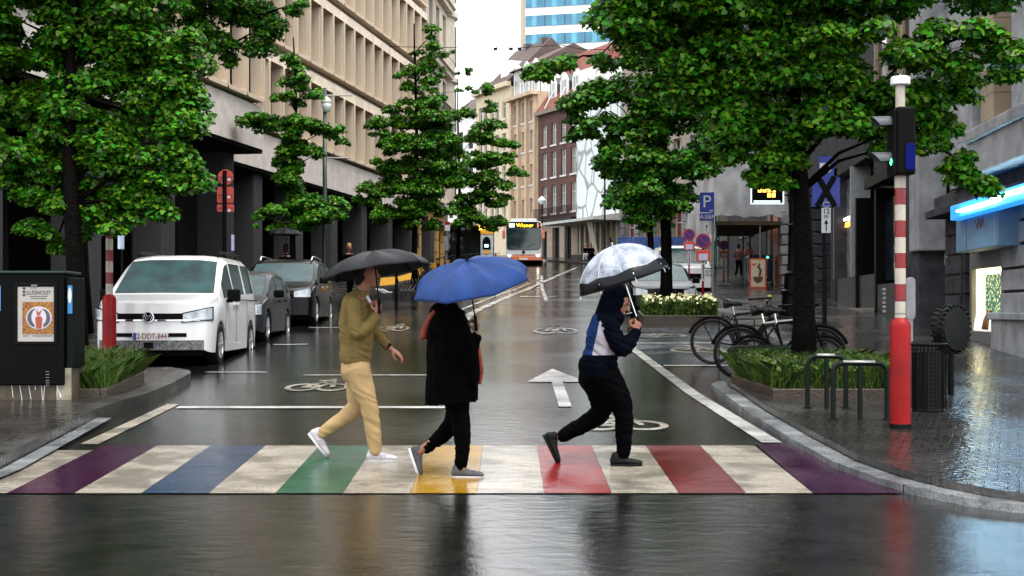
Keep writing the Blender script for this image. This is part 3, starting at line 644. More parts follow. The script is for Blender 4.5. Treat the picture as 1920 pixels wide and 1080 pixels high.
# shop to the left of it
f2, W2 = rfac(36.2, 29.7, .05)
r2 = f2.root('shop_building', 'black framed corner shop with dark glass and ventilation grille behind the striped pole', 'shop')
U2 = f2.u; Z2 = lambda px, py: f2.uz(px, py)[1]
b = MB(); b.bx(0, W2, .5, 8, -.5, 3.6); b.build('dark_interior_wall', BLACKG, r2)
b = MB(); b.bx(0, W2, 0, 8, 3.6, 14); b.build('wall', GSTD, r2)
b = MB(); b.bx(0, W2, -.25, .0, 3.5, 3.75); b.build('cornice', DKM, r2)
for k in range(2):
    for z in (4.6, 8.6): b = MB(); u = .7+k*3.1; b.ring([(u, z), (u+1.9, z), (u+1.9, z+2.9), (u, z+2.9)], [(u+.15, z+.15), (u+1.75, z+.15), (u+1.75, z+2.75), (u+.15, z+2.75)], (-.12, -.0), XZ); o = b.build('window_surround', TBR, r2); b = MB(); b.bx(u+.15, u+1.75, -.03, -.005, z+.15, z+2.75); b.build('pane', GLASS, o)
b = MB(); b.bx(U2(1640), W2-.02, .0, .5, -.5, Z2(1660, 532)); b.build('stall_riser', M('black_tile', (.03, .032, .036), .4, var=.3), r2)
b = MB(); b.bx(U2(1645), U2(1682), .2, .22, Z2(1660, 525), 3.2); b.build('shop_window', M('shop_glass', (.012, .02, .03), .06, var=.8, vs=2, spec=.6), r2)
for px in (1606, 1643, 1684): b = MB(); b.bx(U2(px)-.1, U2(px)+.1, -.03, .5, -.3, 3.5); b.build('mullion', DKM, r2)
b = MB(); 
for i in range(2):
    for k in range(6): b.bx(U2(1657)+i*.17, U2(1657)+i*.17+.11, -.03, -.0, Z2(1662, 586)+k*.11, Z2(1662, 586)+k*.11+.065)
b.build('vent_grille', M('pale_grille', (.5, .52, .48), .5), r2)
b = MB(); b.bx(U2(1668), U2(1677), .12, .14, Z2(1672, 516), Z2(1672, 492)); b.build('vest_reflection', M('fluorescent_yellow', (.45, .75, .02), .5, emit=.3), r2)  # glowing patch painted for a cyclist's yellow vest mirrored in the glass
b = MB(); b.bx(U2(1606), U2(1640), -.3, .5, -.6, Z2(1620, 578)); b.build('door_step', M('door_step_stone', (.24, .21, .18), .8), r2, bevel=.02)
b = MB(); b.tube([(U2(1704), -.12, -.4), (U2(1704), -.12, 9)], .09, 10); b.build('downpipe', M('tan_pipe', (.25, .18, .11), .6), r2)
f3, W3 = rfac(43, 36.3, .1)
r3 = f3.root('shop_building', 'grey shop with glazed window and orange neon lettering behind the blue parking sign', 'shop')
U3 = f3.u; Z3 = lambda px, py: f3.uz(px, py)[1]
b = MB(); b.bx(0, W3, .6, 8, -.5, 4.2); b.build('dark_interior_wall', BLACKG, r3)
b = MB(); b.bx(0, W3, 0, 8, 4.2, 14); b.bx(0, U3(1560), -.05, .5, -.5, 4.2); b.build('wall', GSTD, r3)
b = MB(); b.bx(U3(1562), W3, 0, .5, -.5, Z3(1580, 522)); b.build('stall_riser', M('black_tile'), r3)
b = MB(); b.bx(U3(1565), U3(1596), .3, .32, Z3(1580, 520), 4.1); b.build('shop_window', M('lit_shop_glass', (.22, .27, .28), .12, var=.7, vs=2.2, spec=.5), r3)
for px in (1566, 1598): b = MB(); b.bx(U3(px)-.1, U3(px)+.1, -.05, .5, Z3(1580, 522), 4.2); b.build('window_frame', M('grey_frame', (.25, .26, .27), .4), r3)
b = MB(); u = U3(1570); z = Z3(1580, 419); b.tube([(u+k*.075, .25, z+(.07 if k % 2 else -.05)) for k in range(11)], .02, 5); b.build('neon_script', M('orange_neon', (1, .28, .02), .4, emit=3), r3)
b = MB(); b.prism([(U3(1578)+.42*math.cos(2*PI*i/20), Z3(1580, 440)+.4*math.sin(2*PI*i/20)) for i in range(20)], (.27, .285), XZ); b.build('round_sticker', M('mauve', (.2, .12, .19), .6), r3)
b = MB(); b.bx(U3(1566), U3(1596), .2, .26, Z3(1580, 410), Z3(1580, 405)); b.build('strip_light', M('strip_light', (.9, .95, 1), .4, emit=1.6), r3)
# red notice
f4, W4 = rfac(66, 43.1, .15)
r4 = f4.root('stone_building', 'ornate carved stone facade with orange shopfront beyond the black lantern post', 'building')
U4 = f4.u; Z4 = lambda px, py: f4.uz(px, py)[1]
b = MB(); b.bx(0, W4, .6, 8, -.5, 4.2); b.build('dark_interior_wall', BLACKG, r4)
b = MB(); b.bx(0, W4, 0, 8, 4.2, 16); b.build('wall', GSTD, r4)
for px, m in ((1474, GST), (1500, GST), (1530, GSTD)):
    b = MB(); u = U4(px)
    for k in range(11): b.bx(u-.45, u+.45, -.25+(k % 2)*.05, .6, -.5+k*.42, -.5+k*.42+.36)
    b.build('carved_pier', m, r4, bevel=.02)
b = MB(); b.bx(U4(1453), U4(1463), -.1, .6, 0, 6.0); b.build('orange_pilaster', M('orange_wood', (.35, .10, .03), .5), r4)
b = MB(); b.bx(U4(1447), U4(1453), -.2, .6, 0, 6.0); b.build('brown_pilaster', M('brown_wood', (.13, .07, .035), .5), r4)
f5, W5 = rfac(92, 66.2, .2)
r5 = f5.root('building', 'grey building wrapped by scaffolding at the far end of the right footway', 'building')
b = MB(); b.bx(0, W5, 0, 8, -.5, 16); b.build('wall', GSTD, r5)
# red round windows etc are too small to see

# ---- scaffold tunnel with white sheeting
SH = M('white_sheeting', (.42, .42, .43), .45, var=.3, vs=1.2, bump=1.0, bs=3)
rsf = thing('scaffold', 'scaffold tunnel over the footway wrapped in crumpled white plastic sheeting', 'scaffold', gp(8.35, 57, .12))
b = MB(); nx, nz = 24, 20; V = []
for j in range(nz+1):
    for i in range(nx+1):
        x = 3.0*i/nx; z = 2.95+2.9*j/nz
        V.append((x, .22*noise.noise(Vector((x*1.5+z, z*.5, 3)))+.05*noise.noise(Vector((x*6, z*2, 1))), z+.15*noise.noise(Vector((x*2, 0, 5)))*(1 if j == 0 else 0)))
b.add(V, [(j*(nx+1)+i, j*(nx+1)+i+1, (j+1)*(nx+1)+i+1, (j+1)*(nx+1)+i) for j in range(nz) for i in range(nx)])
V2 = []
for j in range(nz+1):
    for i in range(nx+1):
        y = 9.0*i/nx; z = 1.9+3.95*j/nz+max(0, y-1)*.0
        V2.append((.0+.15*noise.noise(Vector((y*1.5, z, 7))), y, z+.3*noise.noise(Vector((y*2, 0, 9)))*(1 if j == 0 else 0)+(y*.12 if j == 0 else 0)))
b.add(V2, [(j*(nx+1)+i, j*(nx+1)+i+1, (j+1)*(nx+1)+i+1, (j+1)*(nx+1)+i) for j in range(nz) for i in range(nx)])
b.build('sheeting', SH, rsf, smooth=True)
b = MB(); b.bx(.1, 3, .2, 9, 2.6, 2.75); b.build('deck', M('deck_boards', (.10, .075, .045), .8), rsf)
for x in (.08, 1.9, 2.95):
    for y in (.3, 4.5, 8.8): b = MB(); b.cyl((x, y, 0), (x, y, 5.9), .035, n=8); b.build('scaffold_pole', M('grey_pole', (.2, .2, .2), .4), rsf)
b = MB()
for k in range(5): b.bx(.05, .09, .1+k*.28, .3+k*.28, .6, 2.7)
b.build('green_netting', M('green_net', (.02, .10, .05), .8), rsf)
# ================================================================ trees
def leafmat(name, c, tr=.25):
    m = bpy.data.materials.new(name); m.use_nodes = True; n = m.node_tree; n.nodes.clear(); L = n.links.new
    out = n.nodes.new('ShaderNodeOutputMaterial'); b = n.nodes.new('ShaderNodeBsdfPrincipled'); t = n.nodes.new('ShaderNodeBsdfTranslucent'); mx = n.nodes.new('ShaderNodeMixShader'); mx.inputs[0].default_value = tr
    gi = n.nodes.new('ShaderNodeNewGeometry'); hs = n.nodes.new('ShaderNodeHueSaturation'); hs.inputs['Color'].default_value = c+(1,)
    a = n.nodes.new('ShaderNodeMapRange'); a.inputs[3].default_value = .455; a.inputs[4].default_value = .53; L(gi.outputs['Random Per Island'], a.inputs[0]); L(a.outputs[0], hs.inputs['Hue'])
    v = n.nodes.new('ShaderNodeMapRange'); v.inputs[3].default_value = .2; v.inputs[4].default_value = 2.4; 
    wn = n.nodes.new('ShaderNodeMath'); wn.operation = 'FRACT'; w2 = n.nodes.new('ShaderNodeMath'); w2.operation = 'MULTIPLY'; w2.inputs[1].default_value = 37.7
    L(gi.outputs['Random Per Island'], w2.inputs[0]); L(w2.outputs[0], wn.inputs[0]); L(wn.outputs[0], v.inputs[0]); L(v.outputs[0], hs.inputs['Value'])
    L(hs.outputs[0], b.inputs['Base Color']); L(hs.outputs[0], t.inputs[0]); b.inputs['Roughness'].default_value = .38; b.inputs['Specular IOR Level'].default_value = .22
    L(b.outputs[0], mx.inputs[1]); L(t.outputs[0], mx.inputs[2]); L(mx.outputs[0], out.inputs[0]); MATS[name] = m; return m
LEAF = leafmat('ginkgo_leaf', (.034, .125, .006)); LEAF2 = leafmat('ginkgo_leaf_dark', (.026, .100, .006))
GRASS = leafmat('grass_blade', (.035, .068, .009), .2)
BARK = M('wet_bark', (.009, .0065, .005), .7, var=.5, vs=14, bump=1, bs=22, spec=.12)
def leaves(name, C, N, S, mat, parent, seed=0):
    """C centres (n,3), N normals (n,3), S sizes (n)"""
    rg_ = np.random.default_rng(seed); n = len(C)
    N = N/np.linalg.norm(N, axis=1)[:, None]
    a = rg_.normal(size=(n, 3)); U_ = np.cross(N, a); U_ /= np.linalg.norm(U_, axis=1)[:, None]+1e-9; V_ = np.cross(N, U_)
    shp = np.array([(0, -.55, 0), (.38, -.12, .03), (.56, .26, -.10), (.22, .44, .02), (0, .34, .05), (-.22, .44, .02), (-.56, .26, -.10), (-.38, -.12, .03)])
    P = C[:, None, :]+S[:, None, None]*(shp[None, :, 0:1]*U_[:, None, :]+shp[None, :, 1:2]*V_[:, None, :]+shp[None, :, 2:3]*N[:, None, :])
    me = bpy.data.meshes.new(name); k = 8
    me.vertices.add(n*k); me.vertices.foreach_set('co', P.reshape(-1).astype(np.float32)); me.loops.add(n*k); me.loops.foreach_set('vertex_index', np.arange(n*k, dtype=np.int32))
    me.polygons.add(n); me.polygons.foreach_set('loop_start', np.arange(0, n*k, k, dtype=np.int32)); me.polygons.foreach_set('loop_total', np.full(n, k, dtype=np.int32))
    me.materials.append(mat); me.update(calc_edges=True); o = bpy.data.objects.new(name, me); col.objects.link(o); o.parent = parent; return o
def ginkgo(label, base, trunk_r, ztop, ell, d, size, dens, seed, group, spread=1.0, mat=None, lean=(0, 0), sub=.34, rs0=None, branches=True):
    rg_ = np.random.default_rng(seed); rt_ = thing('ginkgo_tree', label, 'tree', base, 0, group)
    bz = base[2]; bvec = Vector(base)
    # trunk
    m = MB(); n = 9; pts = []; rr = []
    for i in range(n+1):
        t = i/n; z = (ztop-bz)*t
        pts.append((lean[0]*t+.05*math.sin(t*7+seed), lean[1]*t+.05*math.cos(t*5+seed), z-.05 if i == 0 else z)); rr.append(trunk_r*(1.25 if i == 0 else 1)*(1-.8*t))
    m.tube(pts, rr, 12); Cs = []; Ns = []; lim = m
    nodes_ = []; bx_ = 960+base[0]/d*F
    for q in sorted(ell, key=lambda e: abs(e[0]-bx_)):
        px, py, rx, ry = q[:4]; dd = d+(q[4] if len(q) > 4 else 0); s = F/dd; c = at(px, py, dd)-bvec
        RX, RY = rx/s, ry/s; RD = max(min(RX*1.0, 2.2), RY*.8)*spread
        vol = RX*RY*RD*4.19; k = max(4, int(vol*dens*.72/(sub**3*4.19)))
        if branches:
            rad_ = math.hypot(c.x, c.y)
            tz = min(max(c.z-.45*abs(c.x)-.3, 1.8, .36*(ztop-bz)), ztop-bz-.4); t = tz/(ztop-bz); p0 = Vector((lean[0]*t, lean[1]*t, tz)); th_ = 1
            if rad_ > 1.0 and nodes_:
                cand = [p for p in nodes_ if math.hypot(p.x, p.y) < rad_-.25]
                if cand:
                    pn_ = min(cand, key=lambda p: (p-c).length)
                    if (pn_-c).length < (p0-c).length: p0 = pn_; th_ = .55
            nodes_.append(c)
            mid = (p0+c)/2+Vector((0, 0, .12*(c-p0).length)); lim.tube([p0, mid, c], [trunk_r*.26*th_, trunk_r*.14*th_, .010], 6)
        for _ in range(k):
            v = rg_.normal(size=3); v /= np.linalg.norm(v); v *= rg_.random()**(.4)
            cc = np.array(c)+v*np.array([RX, RD, RY]); rs = sub*(.6+.7*rg_.random())*min(1, max(.5, RY/sub*1.3))
            nl = int(q[5] if len(q) > 5 else 1 and 62*(rs/sub)**2*(.34/ .34)*(sub/size)**2/3.4)
            w = rg_.normal(size=(nl, 3)); w /= np.linalg.norm(w, axis=1)[:, None]; w *= (rg_.random(nl)**.45)[:, None]
            w[:, 2] *= .5
            P = cc+w*rs; P[:, 2] -= .25*(w[:, 0]**2+w[:, 1]**2)*rs
            Nn = w*.55+np.array([0, -.12, .75])+rg_.normal(size=(nl, 3))*.42
            Cs.append(P); Ns.append(Nn)
    m.build('trunk', BARK, rt_, smooth=True)
    Cs = np.concatenate(Cs); Ns = np.concatenate(Ns)
    leaves('crown', Cs, Ns, size*(.7+.6*rg_.random(len(Cs))), mat or LEAF, rt_, seed)
    return rt_, len(Cs)
TG = 'ginkgo street trees'
T1 = [(40, 40, 90, 80), (150, 30, 90, 70), (260, 40, 90, 70), (330, 90, 60, 60), (60, 140, 90, 60), (170, 130, 60, 60), (280, 150, 80, 60), (340, 180, 45, 50), (30, 210, 50, 40), (230, 210, 60, 50),
      (310, 230, 60, 40), (120, 290, 60, 40), (200, 290, 80, 45), (290, 300, 70, 40), (340, 300, 40, 40), (180, 350, 90, 35), (280, 360, 60, 35), (60, 370, 45, 25), (90, 340, 60, 30), (300, 400, 30, 22), (140, 400, 50, 30), (240, 395, 50, 25), (60, 420, 30, 20), (350, 230, 28, 50), (200, 425, 40, 16), (110, 440, 50, 22), (70, 300, 60, 40), (330, 270, 40, 30), (260, 330, 60, 40), (20, 330, 30, 20), (180, 240, 80, 60), (250, 90, 60, 50),
      (-60, 60, 80, 100), (-60, 200, 80, 80), (100, 60, 60, 60), (130, -80, 220, 80)]
nA = ginkgo('broad leafy ginkgo filling the upper left corner, its trunk behind the dark poster cabinet', gp(-6.1, 19.3, .12), .15, 7.5, T1, 19.6, .072, 3.3, 1, TG)[1]
TB = [(420, 20, 70, 45), (500, 25, 60, 28), (555, 18, 35, 18), (440, 80, 45, 25), (495, 62, 28, 18), (380, 70, 40, 35), (340, 20, 60, 40), (425, 105, 20, 16), (450, -60, 120, 50), (300, -60, 160, 50)]
nB = ginkgo('ginkgo whose dark high branches hang in front of the concrete facade at the upper left', gp(-8.55, 27.5, .12), .18, 11.5, TB, 25.5, .072, 2.4, 2, TG, mat=LEAF2)[1]
T2 = [(550, 118, 12, 22), (560, 150, 30, 14), (580, 168, 32, 12), (545, 185, 40, 12), (505, 225, 55, 14), (465, 225, 30, 9), (560, 235, 50, 16), (605, 248, 40, 12), (640, 262, 26, 7), (555, 285, 30, 26), (590, 290, 20, 22), (510, 306, 28, 8), (540, 330, 26, 20), (560, 365, 24, 18), (600, 380, 44, 14), (530, 390, 40, 16), (580, 405, 50, 16), (510, 425, 36, 10), (560, 425, 30, 10), (620, 400, 30, 12), (495, 402, 22, 10), (545, 260, 14, 40), (550, 340, 14, 60)]
nC = ginkgo('small tiered ginkgo beside the street lamp in front of the concrete facade', gp(-6.75, 43, .12), .11, 10.3, T2, 43, .105, 2.8, 3, TG, sub=.27)[1]
T3 = [(812, 70, 4, 40), (810, 112, 10, 20), (830, 98, 30, 5), (780, 100, 22, 5), (800, 132, 50, 9), (860, 132, 28, 6), (790, 160, 38, 16), (750, 140, 24, 6), (860, 172, 40, 7), (800, 190, 50, 18), (745, 198, 30, 12), (720, 232, 40, 12), (790, 225, 60, 20), (850, 215, 40, 12), (760, 270, 60, 22), (820, 265, 50, 20), (705, 250, 20, 8), (740, 310, 50, 18), (810, 310, 50, 22), (730, 350, 60, 18), (690, 372, 30, 14), (800, 350, 50, 20), (760, 392, 60, 18), (700, 405, 34, 12), (820, 385, 40, 18), (780, 420, 50, 10), (850, 300, 30, 30), (850, 345, 20, 20), (810, 240, 16, 90)]
nD = ginkgo('tall full ginkgo before the far end of the concrete block, the taller middle tree', gp(-3.9, 56, .12), .13, 13.4, T3, 56, .115, 2.0, 4, TG, sub=.33)[1]
T4 = [(916, 172, 5, 18), (915, 205, 16, 20), (918, 235, 30, 12), (900, 260, 34, 16), (945, 265, 26, 12), (890, 300, 36, 16), (935, 300, 36, 16), (965, 325, 18, 12), (900, 335, 44, 18), (950, 345, 30, 14), (890, 370, 44, 16), (940, 380, 34, 14), (900, 405, 40, 14), (935, 415, 26, 10), (875, 390, 24, 12), (900, 425, 26, 8), (868, 340, 18, 30), (860, 420, 20, 14)]
nE = ginkgo('slender ginkgo just left of the approaching bus', gp(-2.85, 74, .12), .12, 14.4, T4, 73, .13, 2.2, 5, TG, sub=.36)[1]
T5 = [(1350, 40, 150, 50), (1205, 45, 55, 40), (1125, 105, 42, 20, .4), (1060, 120, 42, 20, .4), (1015, 136, 22, 8, .4), (1250, 110, 100, 60), (1400, 130, 110, 60), (1240, 20, 110, 50), (1500, 60, 90, 60), (1540, 70, 60, 28, -1), (1610, 75, 70, 28, -1.3), (1690, 95, 60, 30, -1.2), (1560, 150, 90, 60), (1650, 160, 80, 50), (1760, 85, 70, 35, -.8), (1850, 75, 60, 30, -.9), (1910, 95, 40, 34, -.9), (1745, 150, 60, 35), (1800, 140, 25, 22), (1895, 135, 24, 16), (1500, 200, 90, 55), (1600, 225, 70, 35), (1420, 220, 80, 50), (1350, 230, 60, 45), (1700, 225, 50, 40), (1755, 215, 45, 35), (1740, 270, 36, 24), (1785, 295, 34, 18), (1820, 325, 26, 16), (1850, 345, 14, 12), (1390, 290, 60, 22), (1470, 280, 70, 35), (1650, 280, 36, 14), (1420, 325, 28, 14), (1800, 180, 30, 20), (1640, -20, 200, 50), (1400, -70, 300, 60), (1850, -60, 150, 60), (1460, 340, 30, 18), (1440, 325, 50, 20), (1650, 255, 50, 24), (1455, 290, 40, 22), (1600, 200, 90, 60), (1450, 180, 120, 60), (1300, 180, 60, 50)]
nF = ginkgo('big spreading ginkgo on the right, its dark trunk standing in the grass planter', gp(3.72, 17.6, .12), .158, 7.6, T5, 17.4, .074, 2.6, 6, TG, lean=(-.25, 0))[1]
T6 = [(1150, 190, 60, 40), (1110, 230, 45, 25), (1190, 240, 70, 50), (1270, 210, 80, 60), (1160, 290, 50, 35), (1100, 250, 30, 14), (1220, 310, 70, 40), (1290, 300, 60, 40), (1190, 345, 45, 28), (1135, 315, 28, 16), (1240, 370, 70, 28), (1300, 305, 36, 18), (1200, 395, 60, 20), (1262, 390, 30, 16), (1180, 370, 30, 22), (1180, 130, 60, 40), (1280, 120, 80, 60), (1370, 250, 50, 50), (1120, 155, 36, 20), (1090, 190, 28, 20), (1200, 60, 40, 40), (1250, 20, 120, 50), (1370, 160, 60, 60)]
nG = ginkgo('ginkgo rising out of the flower planter right of centre, smaller than its right neighbour', gp(3.45, 31.4, .12), .15, 10.0, T6, 31, .10, 2.0, 7, TG, mat=LEAF2)[1]
T7 = [(1215, 250, 50, 60), (1210, 330, 60, 40), (1200, 380, 50, 30), (1260, 350, 50, 40), (1215, 425, 20, 10), (1250, 400, 40, 20), (1310, 290, 40, 40), (1205, 400, 22, 12)]
nH = ginkgo('farther ginkgo seen behind the flower planter tree, with a thin trunk', gp(5.4, 54, .12), .15, 11, T7, 54, .125, 1.4, 8, TG, mat=LEAF2, sub=.36)[1]
print('LEAVES', nA, nB, nC, nD, nE, nF, nG, nH)
# ================================================================ vehicles
CG = M('car_glass', (.010, .04, .042), .05, var=.5, vs=3, spec=.5, bump=.35, bs=55)
TYRE = M('tyre_rubber', (.012, .012, .013), .6, var=.2, vs=20)
RIM = M('alloy_rim', (.42, .43, .45), .3, metal=.7)
BLKP = M('black_plastic', (.005, .005, .0055), .5, var=.2, spec=.2)
CHR = M('chrome', (.7, .71, .73), .15, metal=1, var=.05)
LAMPG = M('headlamp_glass', (.45, .5, .55), .08, var=.35, vs=9, spec=.9, coat=1)
PLATE = M('plate_white', (.6, .58, .56), .4); PLT = M('plate_red', (.12, .01, .02), .5); EUB = M('plate_blue', (.02, .05, .25), .4)
def lerp(tab, x):
    if x <= tab[0][0]: return tab[0][1]
    for (a, b), (c, d) in zip(tab, tab[1:]):
        if x <= c: return b+(d-b)*(x-a)/(c-a)
    return tab[-1][1]
def smooth(tab, x, r=.12): return sum(lerp(tab, x+r*k/3) for k in (-3, -2, -1, 0, 1, 2, 3))/7
def wheel(root, x, y, r, side, front=True):
    s = side; b = MB(); wd = .2
    b.lathe([(r*.66, -wd/2), (r*.93, -wd/2), (r, -wd*.36), (r, wd*.36), (r*.93, wd/2), (r*.66, wd/2)], (0, 0, 0), 28, 'Y', cap=False)
    b.lathe([(r*.66, -wd/2*.7), (r*.66, wd/2*.7)], (0, 0, 0), 28, 'Y')
    o = b.build('wheel', TYRE, root, smooth=True, auto=True); o.location = (x, y, r)
    m = MB(); m.lathe([(r*.67, s*wd*.5), (r*.60, s*wd*.5), (r*.58, s*wd*.38)], (0, 0, 0), 28, 'Y', cap=False)
    for k in range(6):
        a = 2*PI*k/6; m.box((math.cos(a)*r*.33, s*wd*.44, math.sin(a)*r*.33), (r*.62, .03, r*.13), rot=Matrix.Rotation(-a, 3, 'Y'))
    m.lathe([(r*.16, s*wd*.3), (r*.14, s*wd*.52), (.001, s*wd*.54)], (0, 0, 0), 14, 'Y'); m.build('rim', RIM, o)
def car(name, label, loc, rz, L, W, top, belt, cowl, head, rhead, rend, pil, wb, paintm, wr=.32, bow=.16, tumble=.20, roofk=.13, sill=.22, plate=None, group=None, bumper=None):
    """local +x points backwards (0 = nose), y across; nose faces local -x"""
    rt_ = thing(name, label, 'car', loc, rz, group)
    xs = sorted(set([0, .04, .1, .2]+[round(L*i/72, 3) for i in range(1, 72)]+[L-.1, L-.04, L]+[cowl, head, rhead, rend]+[p for q in pil for p in q]))
    def sec(x):
        zt = smooth(top, x, .10 if abs(x-cowl) > .12 else .02); zb = min(smooth(belt, x), zt-.015)
        e = min(x, L-x); wbd = W/2*(1-.10*math.exp(-e/.16)-.02*math.exp(-e/.6))
        zs = sill+(.05*math.exp(-e/.1))
        for cx in wb:
            dx = abs(x-cx); ra = wr+.07
            if dx < ra: zs = max(zs, wr+math.sqrt(ra*ra-dx*dx)*.98)
        zs = min(zs, zb-.03)
        h = zt-zb; k = tumble if h > .12 else .5
        w5 = wbd-.03-k*h*.86; w6 = wbd-.05-k*h-.06
        m_ = (zs+zb)/2
        return [(wbd*.86, zs+.03), (wbd*.985, zs), (wbd, zs+(zb-zs)*.35), (wbd*1.0, zs+(zb-zs)*.7), (wbd*.975, zb), (wbd-.03, zb+h*.05), (w5, zb+h*.80), (max(w6, .1), zb+h*.95), (max(w6, .1)*.6, zt-.004), (0, zt)]
    S = [sec(x) for x in xs]; ns = len(S[0]); full = []
    for s_ in S: full.append([(-y, z) for y, z in s_]+[(y, z) for y, z in s_[-2::-1]])
    nn = 2*ns-1
    def P(x, y, z):
        f = bow*(y/(W/2))**2
        return (x+f*math.exp(-x/.5)-f*.7*math.exp(-(L-x)/.4), y, z)
    V = [P(x, y, z) for x, s_ in zip(xs, full) for y, z in s_]
    body = []; glass = {'windscreen': [], 'rear_window': [], 'side_window': []}
    for i in range(len(xs)-1):
        xm = (xs[i]+xs[i+1])/2
        for j in range(nn-1):
            q = (i*nn+j, i*nn+j+1, (i+1)*nn+j+1, (i+1)*nn+j); jj = min(j, nn-2-j)
            hh = min(S[i][-1][1]-S[i][4][1], S[i+1][-1][1]-S[i+1][4][1])
            if jj >= 7 and cowl < xm < head: glass['windscreen'].append(q)
            elif jj >= 6 and rhead < xm < rend: glass['rear_window'].append(q)
            elif jj == 5 and any(a < xm < b for a, b in pil) and hh > .08: glass['side_window'].append(q)
            else: body.append(q)
    m = MB(); m.add(V, body)
    # nose and tail caps
    for i, sg in ((0, 1), (len(xs)-1, -1)):
        s_ = S[i]; NB = 10; rows_ = []
        for y, z in s_: rows_.append([P(xs[i], -y+2*y*k/NB, z) for k in range(NB+1)])
        o = []; 
        for r_ in rows_: o += r_
        m.add(o, [(a*(NB+1)+k, a*(NB+1)+k+1, (a+1)*(NB+1)+k+1, (a+1)*(NB+1)+k) for a in range(ns-1) for k in range(NB)])
    me = m.mesh('body', [paintm], True); bm = bmesh.new(); bm.from_mesh(me); bmesh.ops.remove_doubles(bm, verts=bm.verts, dist=.002); bmesh.ops.recalc_face_normals(bm, faces=bm.faces); bm.to_mesh(me); bm.free(); me.set_sharp_from_angle(angle=R(42))
    bo = bpy.data.objects.new('body', me); col.objects.link(bo); bo.parent = rt_
    for nm, fs in glass.items():
        if not fs: continue
        sides = [fs] if nm != 'side_window' else [[q for q in fs if V[q[0]][1] < 0], [q for q in fs if V[q[0]][1] > 0]]
        for f_ in sides:
            used = sorted({a for q in f_ for a in q}); mp_ = {a: k for k, a in enumerate(used)}
            g = MB(); g.add([(V[a][0]*1.0, V[a][1]*.992, V[a][2]-.004) for a in used], [tuple(mp_[a] for a in q) for q in f_]); g.build(nm, CG, rt_, smooth=True)
    b = MB(); b.bx(.25, L-.25, -W/2*.83, W/2*.83, sill-.04, sill+.3); b.build('underbody', BLKP, rt_)
    for cx in wb:
        b = MB()
        for s_ in (-1, 1): wheel(rt_, cx, s_*(W/2-.115), wr, s_)
        b.bx(cx-wr-.03, cx+wr+.03, -W/2*.8, W/2*.8, .15, wr*2+.02); b.build('wheel_well', BLKP, rt_)
    rt_['_'] = 0; del rt_['_']
    def fstrip(nm, y0, y1, z0, z1, mat, off=.012, par=None, thick=.0, skew=0, z0b=None, z1b=None):
        n = 12; vv = []
        for k in range(n+1):
            y = y0+(y1-y0)*k/n; t = k/n; za = z0+((z0b if z0b is not None else z0)-z0)*t; zc = z1+((z1b if z1b is not None else z1)-z1)*t
            x = P(0, y, 0)[0]-off; 
            e = max(0, abs(y)-(W/2*.885)); x += e*1.6
            vv += [(x, y, za), (x, y, zc), (x+off+.05, y, za), (x+off+.05, y, zc)]
        fs = []
        for k in range(n): a = 4*k; b2 = a+4; fs += [(a, b2, b2+1, a+1), (a+1, b2+1, b2+3, a+3), (a, a+2, b2+2, b2)]
        fs += [(0, 1, 3, 2), (4*n, 4*n+2, 4*n+3, 4*n+1)]
        return MB().add(vv, fs).build(nm, mat, par or rt_)
    return rt_, fstrip, P
WHITE = M('white_van_paint', (.72, .72, .72), .22, var=.02, coat=.8)
DGREY = M('dark_grey_paint', (.022, .024, .028), .28, coat=.08, spec=.15, var=.05)
BLACK = M('black_paint', (.006, .0066, .009), .24, coat=.25, spec=.4, var=.1)
def mirror(root, x, W, z, m, s, w=.2):
    b = MB(); b.box((x, s*(W/2+.11), z), (.12, w, .19)); o = b.build('wing_mirror', m, root, bevel=.035)
# van: nose to the camera (local +x = world +y)
vx, vy = -5.53, 21.15
van, fs_, VP_ = car('van', 'white compact passenger van parked nearest at the left kerb, nose towards the crossing', gp(vx, vy), R(90.8), 4.5, 1.86,
    [(0, .98), (.10, 1.02), (.9, 1.14), (1.75, 1.74), (2.1, 1.80), (3.9, 1.79), (4.32, 1.68), (4.5, 1.05)],
    [(0, .80), (.4, .93), (1.0, 1.04), (2.2, 1.10), (4.5, 1.16)], .92, 1.72, 4.1, 4.44, [(1.22, 2.05), (2.13, 3.05), (3.2, 4.05)], (.88, 3.63), WHITE, wr=.325, bow=.20, tumble=.2, sill=.22)
GR = BLKP
fs_('grille', -.72, .72, .74, .83, GR, .014); fs_('chrome_bar', -.74, .74, .715, .735, CHR, .022)
for s in (-1, 1):
    h = fs_('headlight', s*.50, s*.90, .70, .82, LAMPG, .02, z0b=.74, z1b=.92); 
    fs_('headlight_surround', s*.48, s*.905, .685, .835, BLKP, .015, par=h, z0b=.725, z1b=.935)
    fs_('light_strip', s*.58, s*.84, .72, .735, M('lamp_white', (.8, .85, .9), .2), .026, par=h, z0b=.76, z1b=.775)
fs_('lower_grille', -.55, .55, .47, .53, BLKP, .012)
fs_('bumper_mesh', -.80, .80, .27, .42, M('bumper_mesh', (.10, .10, .10), .5, var=.9, vs=28), .012)
fs_('bumper_sensor', -.06, .08, .30, .39, BLKP, .024)
b = MB(); b.lathe([(.085, -.03), (.085, 0), (.001, 0)], (0, 0, 0), 24, 'X'); bo = b.build('badge', BLKP, van, loc=(-.02, 0, .775))
b = MB(); b.ring([(.086*math.cos(2*PI*i/24), .086*math.sin(2*PI*i/24)) for i in range(24)], [(.072*math.cos(2*PI*i/24), .072*math.sin(2*PI*i/24)) for i in range(24)], (-.045, -.02), YZ)
